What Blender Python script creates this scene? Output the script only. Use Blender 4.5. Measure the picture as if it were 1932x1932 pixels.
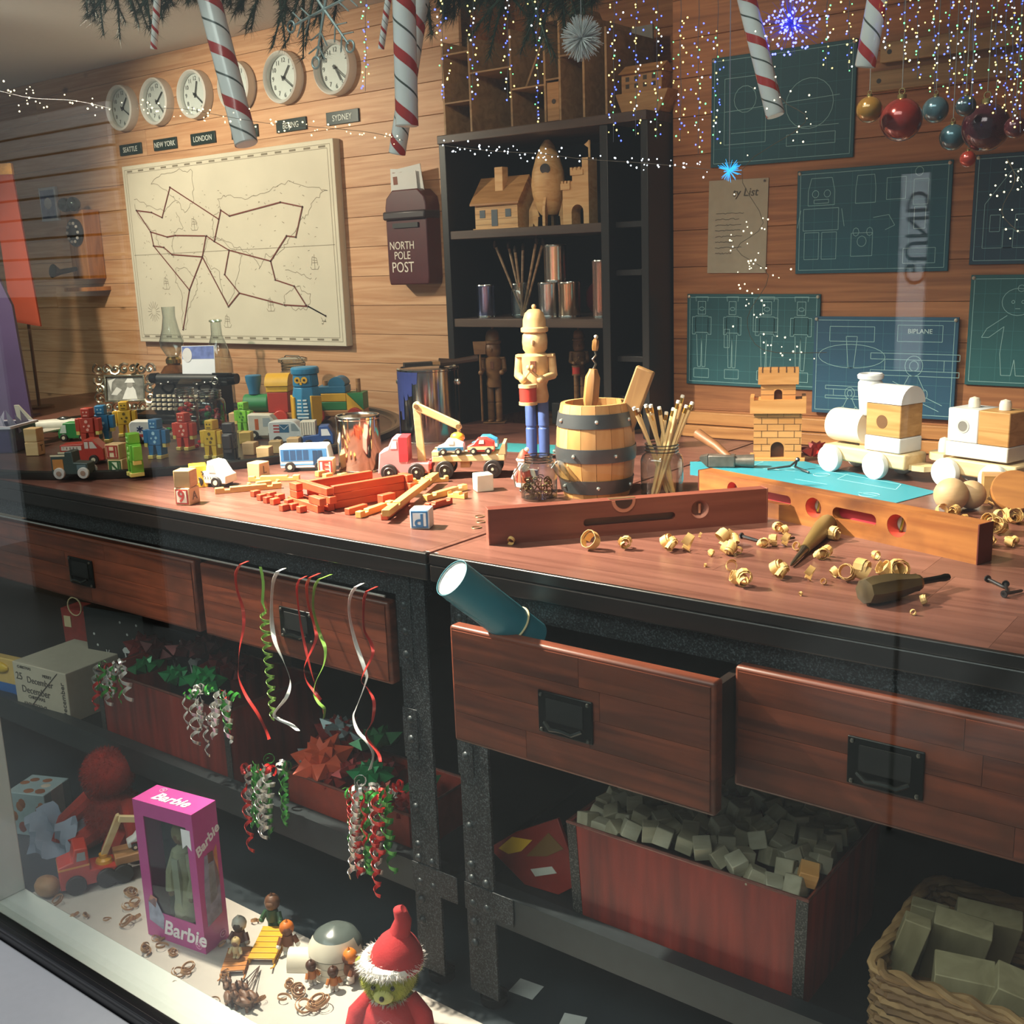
import bpy, math, random
from mathutils import Vector, Matrix, Euler
from math import sin, cos, pi, radians as rad
random.seed(7)
for _o in list(bpy.data.objects): bpy.data.objects.remove(_o)
SC = bpy.context.scene
COL = SC.collection
# ---------------------------------------------------------------- camera
YAW, PITCH, ROLL, FPX = rad(-37.781), rad(-12.754), rad(-2.089), 2089.07
CAM = Vector((1.130, -1.238, 1.340))
def _basis():
    ca, sa, cb, sb, cc, sc = cos(YAW), sin(YAW), cos(PITCH), sin(PITCH), cos(ROLL), sin(ROLL)
    f = Vector((sa*cb, ca*cb, sb)); r0 = Vector((ca, -sa, 0)); u0 = r0.cross(f)
    return cc*r0 + sc*u0, -sc*r0 + cc*u0, f
CR, CU, CF = _basis()
cd = bpy.data.cameras.new('camera'); cam = bpy.data.objects.new('camera', cd); COL.objects.link(cam)
cd.sensor_width = 36; cd.lens = FPX/1932*36; cd.clip_start = .02; cd.clip_end = 60
cam.matrix_world = Matrix(((CR.x, CU.x, -CF.x, CAM.x), (CR.y, CU.y, -CF.y, CAM.y), (CR.z, CU.z, -CF.z, CAM.z), (0, 0, 0, 1)))
SC.camera = cam
# ---------------------------------------------------------------- world, lights, exposure
wd = bpy.data.worlds.new('concourse_light'); SC.world = wd; wd.use_nodes = True
wd.node_tree.nodes['Background'].inputs[0].default_value = (.88, .95, 1.0, 1)
wd.node_tree.nodes['Background'].inputs[1].default_value = .30
def light(name, kind, loc, target, power, color, **k):
    l = bpy.data.lights.new(name, kind); l.energy = power; l.color = color
    for a, b in k.items(): setattr(l, a, b)
    o = bpy.data.objects.new(name, l); COL.objects.link(o); o.location = loc
    o.rotation_euler = (Vector(target)-Vector(loc)).to_track_quat('-Z', 'Y').to_euler(); return o
WARM = (1.0, .84, .66)
light('track_spot', 'SPOT', (-.95, -.12, 2.0), (-.22, .28, .9), 880, (1, .85, .70), spot_size=rad(70), spot_blend=1, shadow_soft_size=.03)
light('track_spot', 'SPOT', (-2.0, .0, 2.0), (-1.75, 1.1, 1.12), 120, WARM, spot_size=rad(100), spot_blend=.7, shadow_soft_size=.04)
light('track_spot', 'SPOT', (.3, -.1, 2.0), (.58, .55, .9), 78, (1, .82, .63), spot_size=rad(64), spot_blend=1, shadow_soft_size=.04)
light('track_spot', 'SPOT', (-.25, .15, 2.03), (-.62, 1.3, 1.5), 16, WARM, spot_size=rad(110), spot_blend=.8, shadow_soft_size=.04)  # added wall-wash spot that brightens the niche and doll house
light('track_spot', 'SPOT', (-1.05, -.2, 2.0), (-.35, -.08, .1), 36, (1, .9, .82), spot_size=rad(72), spot_blend=.8, shadow_soft_size=.02)
light('concourse_ceiling_light', 'AREA', (-.4, -3.0, 3.6), (-.5, .2, .4), 150, (1, .98, .96), shape='RECTANGLE', size=4.5, size_y=1.2)
SC.view_settings.view_transform = 'Standard'; SC.view_settings.look = 'None'
SC.view_settings.exposure = 0; SC.view_settings.gamma = 1; SC.view_settings.use_curve_mapping = False
SC.cycles.transparent_max_bounces = 24; SC.cycles.max_bounces = 8; SC.cycles.sample_clamp_indirect = 4
# ---------------------------------------------------------------- layout helpers
ZT, ZF, YW, YG = .90, .10, 1.21, -.325        # bench top, display floor, back wall, window pane
def ray(x, y): return CR*((x-966)/FPX) - CU*((y-966)/FPX) + CF
def T(x, y, z=ZT):
    d = ray(x, y); return CAM + d*((z-CAM.z)/d.z)
def W(x, y, Y=YW):
    d = ray(x, y); return CAM + d*((Y-CAM.y)/d.y)
def mpp(P): return (Vector(P)-CAM).dot(CF)/FPX   # metres per photo pixel at P
# ---------------------------------------------------------------- materials
def lin(c): c /= 255; return c/12.92 if c <= .04045 else ((c+.055)/1.055)**2.4
def hexc(h): h = h.lstrip('#'); return tuple(lin(int(h[i:i+2], 16)) for i in (0, 2, 4)) + (1,)
MATS = {}
def _new(name):
    m = bpy.data.materials.new(name); m.use_nodes = True; nt = m.node_tree
    return m, nt, nt.nodes['Principled BSDF']
def _bump(nt, b, scale, strength, dist=.001, det=4):
    n = nt.nodes.new('ShaderNodeTexNoise'); n.inputs['Scale'].default_value = scale; n.inputs['Detail'].default_value = det
    tc = nt.nodes.new('ShaderNodeTexCoord'); nt.links.new(tc.outputs['Object'], n.inputs['Vector'])
    bp = nt.nodes.new('ShaderNodeBump'); bp.inputs['Strength'].default_value = strength; bp.inputs['Distance'].default_value = dist
    nt.links.new(n.outputs[0], bp.inputs['Height']); nt.links.new(bp.outputs[0], b.inputs['Normal']); return n
def flat(h, rough=.5, metal=0, var=.06, bump=0, emit=0, coat=0, sc=60):
    """painted or plain surface: base colour with slight mottling"""
    k = ('f', h, rough, metal, var, bump, emit, coat)
    if k in MATS: return MATS[k]
    m, nt, b = _new('paint_'+h.strip('#')); c = hexc(h)
    b.inputs['Roughness'].default_value = rough; b.inputs['Metallic'].default_value = metal
    b.inputs['Coat Weight'].default_value = coat
    n = nt.nodes.new('ShaderNodeTexNoise'); n.inputs['Scale'].default_value = sc; n.inputs['Detail'].default_value = 5
    tc = nt.nodes.new('ShaderNodeTexCoord'); nt.links.new(tc.outputs['Object'], n.inputs['Vector'])
    r = nt.nodes.new('ShaderNodeValToRGB'); r.color_ramp.elements[0].position = .3; r.color_ramp.elements[1].position = .7
    r.color_ramp.elements[0].color = tuple(x*(1-var) for x in c[:3])+(1,); r.color_ramp.elements[1].color = tuple(min(1, x*(1+var)) for x in c[:3])+(1,)
    nt.links.new(n.outputs[0], r.inputs[0]); nt.links.new(r.outputs[0], b.inputs['Base Color'])
    if bump: _bump(nt, b, 300, bump, .001)
    if emit:
        b.inputs['Emission Color'].default_value = c; b.inputs['Emission Strength'].default_value = emit
    MATS[k] = m; return m
def wood(c1, c2, grain=(2, 14, 40), rough=.5, rnd=.25, knots=0, seam=0, bump=.15, stain=None):
    """grained timber; grain runs along the axis with the smallest scale"""
    k = ('w', c1, c2, grain, rough, rnd, knots, seam, stain)
    if k in MATS: return MATS[k]
    m, nt, b = _new('wood_'+c1.strip('#')); N = nt.nodes.new; L = nt.links.new
    b.inputs['Roughness'].default_value = rough
    tc = N('ShaderNodeTexCoord'); mp = N('ShaderNodeMapping'); mp.inputs['Scale'].default_value = grain
    oi = N('ShaderNodeObjectInfo'); mul = N('ShaderNodeMath'); mul.operation = 'MULTIPLY'; mul.inputs[1].default_value = 37
    L(oi.outputs['Random'], mul.inputs[0]); L(tc.outputs['Object'], mp.inputs['Vector'])
    cb = N('ShaderNodeCombineXYZ'); [L(mul.outputs[0], cb.inputs[i]) for i in range(3)]; L(cb.outputs[0], mp.inputs['Location'])
    n = N('ShaderNodeTexNoise'); n.inputs['Scale'].default_value = 1.6; n.inputs['Detail'].default_value = 7; n.inputs['Distortion'].default_value = 1.2
    L(mp.outputs[0], n.inputs['Vector'])
    r = N('ShaderNodeValToRGB'); r.color_ramp.elements[0].position = .32; r.color_ramp.elements[1].position = .66
    r.color_ramp.elements[0].color = hexc(c2); r.color_ramp.elements[1].color = hexc(c1); L(n.outputs[0], r.inputs[0])
    hsv = N('ShaderNodeHueSaturation'); mr = N('ShaderNodeMapRange'); mr.inputs[3].default_value = 1-rnd; mr.inputs[4].default_value = 1+rnd*.5
    L(oi.outputs['Random'], mr.inputs[0]); L(mr.outputs[0], hsv.inputs['Value']); L(r.outputs[0], hsv.inputs['Color'])
    out = hsv.outputs[0]
    if knots:
        v = N('ShaderNodeTexVoronoi'); v.inputs['Scale'].default_value = knots; mp2 = N('ShaderNodeMapping'); mp2.inputs['Scale'].default_value = (.55, 1, 1)
        L(tc.outputs['Object'], mp2.inputs['Vector']); L(cb.outputs[0], mp2.inputs['Location']); L(mp2.outputs[0], v.inputs['Vector'])
        kr = N('ShaderNodeValToRGB'); kr.color_ramp.elements[0].position = .03; kr.color_ramp.elements[1].position = .085
        kr.color_ramp.elements[0].color = (.25, .2, .17, 1); kr.color_ramp.elements[1].color = (1, 1, 1, 1); L(v.outputs['Distance'], kr.inputs[0])
        mx = N('ShaderNodeMix'); mx.data_type = 'RGBA'; mx.blend_type = 'MULTIPLY'; mx.inputs[0].default_value = .8
        L(out, mx.inputs[6]); L(kr.outputs[0], mx.inputs[7]); out = mx.outputs[2]
    if stain:
        n2 = N('ShaderNodeTexNoise'); n2.inputs['Scale'].default_value = 9; n2.inputs['Detail'].default_value = 8; L(tc.outputs['Object'], n2.inputs['Vector'])
        sr = N('ShaderNodeValToRGB'); sr.color_ramp.elements[0].position = .45; sr.color_ramp.elements[1].position = .72; L(n2.outputs[0], sr.inputs[0])
        mx = N('ShaderNodeMix'); mx.data_type = 'RGBA'; L(sr.outputs[0], mx.inputs[0]); L(out, mx.inputs[6]); mx.inputs[7].default_value = hexc(stain); out = mx.outputs[2]
    L(out, b.inputs['Base Color'])
    if bump:
        bp = N('ShaderNodeBump'); bp.inputs['Strength'].default_value = bump; bp.inputs['Distance'].default_value = .001
        L(n.outputs[0], bp.inputs['Height']); L(bp.outputs[0], b.inputs['Normal'])
    MATS[k] = m; return m
def speck(h, h2, rough=.55):
    k = ('s', h, h2)
    if k in MATS: return MATS[k]
    m, nt, b = _new('hammered_steel'); n = _bump(nt, b, 420, .5, .002, 2); b.inputs['Roughness'].default_value = rough; b.inputs['Metallic'].default_value = .3
    r = nt.nodes.new('ShaderNodeValToRGB'); r.color_ramp.elements[0].position = .5; r.color_ramp.elements[1].position = .78
    r.color_ramp.elements[0].color = hexc(h); r.color_ramp.elements[1].color = hexc(h2)
    nt.links.new(n.outputs[0], r.inputs[0]); nt.links.new(r.outputs[0], b.inputs['Base Color']); MATS[k] = m; return m
def glass(tint='#eef4f2', ior=1.5, rough=.0, edge=.6, gain=2.2):
    gain = gain if edge else 1; k = ('g', tint, ior, edge)
    if k in MATS: return MATS[k]
    m, nt, b = _new('clear_glass'); nt.nodes.remove(b); N = nt.nodes.new; L = nt.links.new
    t = N('ShaderNodeBsdfTransparent'); t.inputs[0].default_value = hexc(tint); g = N('ShaderNodeBsdfGlossy'); g.inputs['Roughness'].default_value = rough
    f = N('ShaderNodeFresnel'); mx = N('ShaderNodeMixShader')
    ge = N('ShaderNodeNewGeometry'); io = N('ShaderNodeMix'); io.inputs[2].default_value = ior; io.inputs[3].default_value = 1/ior
    L(ge.outputs['Backfacing'], io.inputs[0]); L(io.outputs[0], f.inputs[0])
    if edge:   # a thicker, greyer look through the rims of rounded glass
        lw = N('ShaderNodeLayerWeight'); lw.inputs[0].default_value = .35; cr = N('ShaderNodeMix'); cr.data_type = 'RGBA'; c = hexc(tint)
        cr.inputs[6].default_value = c; cr.inputs[7].default_value = tuple(x*(1-edge) for x in c[:3])+(1,); L(lw.outputs['Facing'], cr.inputs[0]); L(cr.outputs[2], t.inputs[0])
    gm = N('ShaderNodeMath'); gm.operation = 'MULTIPLY'; gm.use_clamp = True; gm.inputs[1].default_value = gain; L(f.outputs[0], gm.inputs[0]); L(gm.outputs[0], mx.inputs[0]); L(t.outputs[0], mx.inputs[1]); L(g.outputs[0], mx.inputs[2]); L(mx.outputs[0], nt.nodes['Material Output'].inputs[0])
    MATS[k] = m; return m
def emitm(h, s):
    k = ('e', h, s)
    if k in MATS: return MATS[k]
    m, nt, b = _new('led_glow'); b.inputs['Base Color'].default_value = hexc(h)
    b.inputs['Emission Color'].default_value = hexc(h); b.inputs['Emission Strength'].default_value = s; MATS[k] = m; return m
# ---------------------------------------------------------------- mesh builder
class MB:
    def __init__(s): s.v = []; s.f = []
    def add(s, vs, fs, M=None):
        k = len(s.v); s.v += [tuple(M @ Vector(p)) if M else tuple(p) for p in vs]; s.f += [tuple(i+k for i in f) for f in fs]; return s
    def box(s, c, d, rz=0, M=None):
        x, y, z = d[0]/2, d[1]/2, d[2]/2; m = Matrix.Translation(c) @ Matrix.Rotation(rz, 4, 'Z')
        if M: m = M @ m
        return s.add([(a, b, e) for a in (-x, x) for b in (-y, y) for e in (-z, z)],
                     [(0, 1, 3, 2), (4, 6, 7, 5), (0, 4, 5, 1), (2, 3, 7, 6), (0, 2, 6, 4), (1, 5, 7, 3)], m)
    def bx(s, x0, x1, y0, y1, z0, z1): return s.box(((x0+x1)/2, (y0+y1)/2, (z0+z1)/2), (x1-x0, y1-y0, z1-z0))
    def cyl(s, p0, p1, r0, r1=None, n=16, cap=True):
        p0, p1 = Vector(p0), Vector(p1); r1 = r0 if r1 is None else r1
        q = (p1-p0).to_track_quat('Z', 'Y').to_matrix()
        ring = lambda p, r: [p + q @ Vector((r*cos(2*pi*i/n), r*sin(2*pi*i/n), 0)) for i in range(n)]
        fs = [(i, (i+1) % n, n+(i+1) % n, n+i) for i in range(n)]
        if cap: fs += [tuple(range(n-1, -1, -1)), tuple(range(n, 2*n))]
        return s.add(ring(p0, r0)+ring(p1, r1), fs)
    def lathe(s, prof, n=24, M=None, close=False):
        vs = [(r*cos(2*pi*i/n), r*sin(2*pi*i/n), z) for r, z in prof for i in range(n)]; fs = []
        for j in range(len(prof)-1):
            fs += [(j*n+i, j*n+(i+1) % n, (j+1)*n+(i+1) % n, (j+1)*n+i) for i in range(n)]
        if not close:
            if prof[0][0] > 1e-5: fs.append(tuple(range(n-1, -1, -1)))
            if prof[-1][0] > 1e-5: fs.append(tuple((len(prof)-1)*n+i for i in range(n)))
        return s.add(vs, fs, M)
    def prism(s, pts, a, b, ax='y', M=None):
        n = len(pts); f = {'y': lambda p, d: (p[0], d, p[1]), 'z': lambda p, d: (p[0], p[1], d), 'x': lambda p, d: (d, p[0], p[1])}[ax]
        return s.add([f(p, a) for p in pts]+[f(p, b) for p in pts],
                     [(i, (i+1) % n, n+(i+1) % n, n+i) for i in range(n)]+[tuple(range(n-1, -1, -1)), tuple(range(n, 2*n))], M)
    def tube(s, pts, r, n=6, closed=False):
        P = [Vector(p) for p in pts]; m = len(P); rr = r if isinstance(r, (list, tuple)) else [r]*m; vs = []; up = None
        for i, p in enumerate(P):
            d = (P[(i+1) % m]-P[i-1]) if closed else (P[min(i+1, m-1)]-P[max(i-1, 0)])
            d.normalize()
            if up is None: up = Vector((0, 0, 1)) if abs(d.z) < .9 else Vector((1, 0, 0))
            a = d.cross(up); a = a.normalized() if a.length > 1e-6 else Vector((1, 0, 0)); up = a.cross(d).normalized()
            vs += [p + rr[i]*(a*cos(2*pi*k/n)+up*sin(2*pi*k/n)) for k in range(n)]
        fs = [(j*n+i, j*n+(i+1) % n, ((j+1) % m)*n+(i+1) % n, ((j+1) % m)*n+i) for j in range(m if closed else m-1) for i in range(n)]
        if not closed: fs += [tuple(range(n-1, -1, -1)), tuple((m-1)*n+i for i in range(n))]
        return s.add(vs, fs)
    def band(s, pts, w, th=.0004, up=(0, 0, 1), wd=None):
        """thin flat strip along pts; width direction from wd per point, else tangent x up"""
        P = [Vector(p) for p in pts]; m = len(P); vs = []; up = Vector(up)
        for i, p in enumerate(P):
            d = (P[min(i+1, m-1)]-P[max(i-1, 0)]).normalized()
            a = Vector(wd[i]).normalized() if wd else d.cross(up)
            a = a.normalized() if a.length > 1e-6 else Vector((1, 0, 0)); nn = a.cross(d).normalized()*th/2; ww = (w[i] if isinstance(w, list) else w)/2
            vs += [p-a*ww-nn, p+a*ww-nn, p+a*ww+nn, p-a*ww+nn]
        fs = [(j*4+i, j*4+(i+1) % 4, (j+1)*4+(i+1) % 4, (j+1)*4+i) for j in range(m-1) for i in range(4)]
        return s.add(vs, fs+[(3, 2, 1, 0), tuple((m-1)*4+i for i in range(4))])
    def sph(s, c, r, n=12, sc=(1, 1, 1), M=None):
        h = max(4, n//2); m = Matrix.Translation(c) @ Matrix.Diagonal((r*sc[0], r*sc[1], r*sc[2], 1))
        if M: m = M @ m
        return s.lathe([(max(sin(pi*j/h), 1e-6), -cos(pi*j/h)) for j in range(h+1)], n, m)
    def torus(s, c, R_, r, n=24, k=8, q=None):
        q = q or Matrix.Identity(3); c = Vector(c)
        return s.tube([c + q @ Vector((R_*cos(2*pi*i/n), R_*sin(2*pi*i/n), 0)) for i in range(n)], r, k, True)
    def obj(s, name, mat, parent=None, loc=(0, 0, 0), rz=0, smooth=35, bevel=0, rot=None, seg=2, label=None):
        me = bpy.data.meshes.new(name); me.from_pydata(s.v, [], s.f); me.validate(); me.update()
        if mat: me.materials.append(mat)
        if smooth:
            me.polygons.foreach_set('use_smooth', [True]*len(me.polygons)); me.set_sharp_from_angle(angle=rad(smooth))
        o = bpy.data.objects.new(name, me); COL.objects.link(o); o.location = loc; o.rotation_euler = rot if rot else (0, 0, rz)
        if parent: o.parent = parent
        if bevel:
            b = o.modifiers.new('bevel', 'BEVEL'); b.width = bevel; b.segments = seg; b.limit_method = 'ANGLE'; b.angle_limit = rad(40)
        if label: o['label'] = label
        return o
def tag(o, label, cat, group=None):
    o['label'] = label; o['category'] = cat
    if group: o['group'] = group
    return o
def thing(name, label, cat, loc=(0, 0, 0), rz=0, group=None, rot=None, sc=1):
    o = bpy.data.objects.new(name, None); COL.objects.link(o); o.empty_display_size = .02; o.location = loc
    o.rotation_euler = rot if rot else (0, 0, rz); o.scale = (sc, sc, sc); return tag(o, label, cat, group)
def struct(o): o['kind'] = 'structure'; return o
def stuff(o): o['kind'] = 'stuff'; return o
def copy_tree(o, parent=None, loc=None, rz=None):
    c = o.copy(); COL.objects.link(c)
    if parent: c.parent = parent
    if loc is not None: c.location = loc
    if rz is not None: c.rotation_euler = (0, 0, rz)
    for ch in list(o.children): copy_tree(ch, c)
    return c
_TX = {}
def text(s, size, mat, parent, loc, rot=(pi/2, 0, 0), name='lettering', depth=.0004, shear=0, sx=1, align='CENTER', bold=0):
    k = (s, size, depth, shear, align, bold)
    if k not in _TX:
        cu = bpy.data.curves.new('t', 'FONT'); cu.body = s; cu.size = size; cu.extrude = depth; cu.shear = shear; cu.align_x = align; cu.align_y = 'CENTER'
        cu.offset = bold; cu.resolution_u = 3
        o = bpy.data.objects.new('t', cu); COL.objects.link(o); bpy.context.view_layer.update()
        me = bpy.data.meshes.new_from_object(o); bpy.data.objects.remove(o); _TX[k] = me
    me = _TX[k].copy(); me.materials.clear(); me.materials.append(mat)
    o = bpy.data.objects.new(name, me); COL.objects.link(o); o.parent = parent; o.location = loc; o.rotation_euler = rot; o.scale = (sx, 1, 1); return o
def strokes(polys, w, y=0, th=.0003):
    """drawn lines on an upright sheet: local x across, z up, facing -y"""
    b = MB()
    for P in polys:
        for (x0, z0), (x1, z1) in zip(P[:-1], P[1:]):
            dx, dz = x1-x0, z1-z0; l = math.hypot(dx, dz)
            if l < 1e-7: continue
            nx, nz = -dz/l*w/2, dx/l*w/2
            b.add([(x0+nx, y, z0+nz), (x0-nx, y, z0-nz), (x1-nx, y, z1-nz), (x1+nx, y, z1+nz)], [(0, 1, 2, 3)])
    return b
def arc(cx, cz, r, a0=0, a1=360, n=16, rz=None):
    rz = rz or r; return [(cx+r*cos(rad(a0+(a1-a0)*i/n)), cz+rz*sin(rad(a0+(a1-a0)*i/n))) for i in range(n+1)]
def rect(x0, z0, x1, z1): return [(x0, z0), (x1, z0), (x1, z1), (x0, z1), (x0, z0)]
def yaw_to(a, b): d = Vector(b)-Vector(a); return math.atan2(d.y, d.x)
# ================================================================ room shell
PINE = wood('#cb9f78', '#b07e57', (1.6, 30, 34), .55, .12, knots=6)
PINE_R = wood('#b07243', '#8a522b', (1.6, 30, 34), .55, .12, knots=5)
BKX0, BKX1 = -.884, -.245
def plank_wall(name, x0, x1, y, z0, z1, h, mat, n_joint=1):
    w = struct(MB().bx(x0, x1, y+.012, y+.05, z0, z1).obj(name, wood('#5a3a22', '#40281a'), smooth=0))
    z = z0; i = 0
    while z < z1-.01:
        top = min(z+h, z1); cuts = [x0]+sorted(x0+(x1-x0)*random.uniform(.15, .85) for _ in range(n_joint if i % 2 else 0))+[x1]
        for a, b in zip(cuts[:-1], cuts[1:]):
            MB().bx((a-b)/2+.0006, (b-a)/2-.0006, -.006, .006, -(top-z)/2+.0004, (top-z)/2-.0004).obj('plank', mat, w, ((a+b)/2, y+.006, (z+top)/2), bevel=.001, seg=1)
        z = top; i += 1
    return w
ZC = 2.06
plank_wall('wall_back', -3.5, BKX0-.004, YW, .1, ZC, .0865, PINE)
plank_wall('wall_back_right', BKX1+.004, 1.35, YW, .1, ZC, .0865, PINE_R)
plank_wall('wall_niche', BKX0-.03, BKX1+.03, 1.46, .1, ZC, .0865, PINE_R, 0)
struct(MB().bx(BKX0-.024, BKX0-.004, YW+.052, 1.458, .1, ZC).obj('wall_niche_left', PINE_R, smooth=0))
struct(MB().bx(BKX1+.004, BKX1+.024, YW+.052, 1.458, .1, ZC).obj('wall_niche_right', PINE_R, smooth=0))
struct(MB().bx(-3.55, -3.5, -.3, YW+.05, .1, ZC).obj('wall_left', flat('#b9b3a8', .8), smooth=0))
struct(MB().bx(1.35, 1.4, -.3, YW+.05, .1, ZC).obj('wall_right', PINE_R, smooth=0))
struct(MB().bx(-3.55, 1.4, -.31, 1.5, ZC, ZC+.04).obj('ceiling', flat('#d9d9d6', .9, var=.02), smooth=0))
struct(MB().bx(-3.55, 1.4, -.235, 1.5, .04, ZF).obj('floor', flat('#2c3338', .32, var=.25, sc=7), smooth=0))
for z, h in ((.915, .028), (.945, .03)):   # stepped skirting along the back of the right bench
    struct(MB().bx(BKX1+.006, 1.34, YW-.03+(z-.915)*.4, YW-.001, z-.014, z-.014+h).obj('baseboard_back', wood('#c0884f', '#96602f', (1.6, 30, 34), .5, .1), bevel=.002))
# window: white inner sill, black gasket, outer sill, left mullion, pane
SILL = flat('#c8cdc6', .55, var=.02)
struct(MB().bx(-3.5, 1.35, -.315, -.235, .02, ZF+.012).obj('window_sill_inner', SILL, bevel=.003))
struct(MB().bx(-3.5, 1.35, -.352, -.316, .02, ZF+.020).obj('window_gasket', flat('#0c0d10', .35, var=.1), bevel=.003))
struct(MB().bx(-3.5, 1.35, -.352, -.340, ZF+.020, ZF+.028).obj('window_gasket', flat('#15171b', .3), bevel=.002))
struct(MB().bx(-3.5, 1.35, -.56, -.353, -.05, ZF+.004).obj('window_sill_outer', flat('#a3a6ab', .5, var=.02), bevel=.004))
struct(MB().bx(-1.06, -.952, -.318, -.236, ZF+.012, ZC).obj('window_mullion', SILL, bevel=.003))
g = struct(MB().bx(-3.5, 1.35, YG-.004, YG+.004, ZF+.020, 2.4).obj('window_1', glass('#f3f8f6', 1.5, edge=0), smooth=0))
struct(MB().bx(-6, 4, -7, -.57, -.42, -.40).obj('floor_concourse', flat('#8d8f8c', .35, var=.1, sc=4), smooth=0))
# white display board on the floor by the window
tag(MB().bx(-.94, 1.2, -.232, -.014, ZF, ZF+.004).obj('display_board', flat('#aaa299', .7, var=.03), smooth=0), 'white display board lying on the floor along the window', 'board')
# ================================================================ work benches
TOPW = wood('#7c5145', '#613b31', (1.2, 26, 30), .33, .2, bump=.1)
EDGE = wood('#1d1412', '#120c0b', (1.2, 26, 30), .35, .1)
STEEL = speck('#16191b', '#5a6064')
DKST = flat('#15181b', .5, .4, .2)
def rivet(parent, p, n='y', r=.0075):
    b = MB(); q = {'y': Matrix.Rotation(pi/2, 4, 'X'), 'x': Matrix.Rotation(pi/2, 4, 'Y')}[n]
    b.lathe([(r, 0), (r*.95, r*.25), (r*.7, r*.55), (r*.35, r*.72), (1e-6, r*.76)], 12, Matrix.Translation(p) @ q)
    return b.obj('rivet', flat('#34383a', .45, .5, .1), parent)
DRW = wood('#7c3c25', '#4a2014', (1.5, 18, 26), .42, .1, stain='#4a2413')
def handle(par, x, z, y, w, h):
    pl = MB().bx(-w/2, w/2, -.004, 0, -h/2, h/2).obj('handle_plate', flat('#0d0f0e', .35, .6), par, (x, y, z), bevel=.0015)
    MB().bx(-w*.34, w*.34, -.0052, -.004, -h*.18, h*.36).obj('recess', flat('#060706', .6), pl)
    pts = [(-w*.34, -.009, -h*.2), (-w*.2, -.015, -h*.3), (-w*.06, -.016, -h*.26), (w*.06, -.016, -h*.26), (w*.2, -.015, -h*.3), (w*.34, -.009, -h*.2)]
    MB().tube(pts, .003, 6).obj('pull', flat('#3b3e3c', .25, .9), pl)
    for sx in (-1, 1):
        for sz in (-1, 1): MB().sph((sx*w*.43, -.005, sz*h*.42), .003, 8).obj('screw', flat('#55554f', .3, .8), pl)
def drawer(bench, x0, x1, z0, z1, y, depth=.3, hw=.09, hh=.06, hx=None):
    d = MB().bx(x0, x1, y, y+.022, z0, z1).obj('drawer', DRW, bench, bevel=.004)
    nz = 4; hz = (z1-z0-.012)/nz
    for i in range(nz):   # joined staves of the drawer front, slightly proud
        cx = random.uniform(.3, .7); xs = [x0+.006, x0+(x1-x0)*cx, x1-.006]
        for a, b in zip(xs[:-1], xs[1:]):
            MB().bx(-(b-a)/2+.0003, (b-a)/2-.0003, -.0012, .0012, -hz/2+.0003, hz/2-.0003).obj('stave', DRW, d, ((a+b)/2, y-.0006, z0+.006+hz*(i+.5)))
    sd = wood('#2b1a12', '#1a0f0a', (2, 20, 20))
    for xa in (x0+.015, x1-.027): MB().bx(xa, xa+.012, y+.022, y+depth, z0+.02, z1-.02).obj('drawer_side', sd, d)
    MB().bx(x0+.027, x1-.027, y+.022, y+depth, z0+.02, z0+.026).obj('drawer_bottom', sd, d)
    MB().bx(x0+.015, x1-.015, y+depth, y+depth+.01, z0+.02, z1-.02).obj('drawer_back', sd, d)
    handle(d, hx or (x0+x1)/2, (z0+z1)/2-.004, y-.002, hw, hh)
    return d
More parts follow.
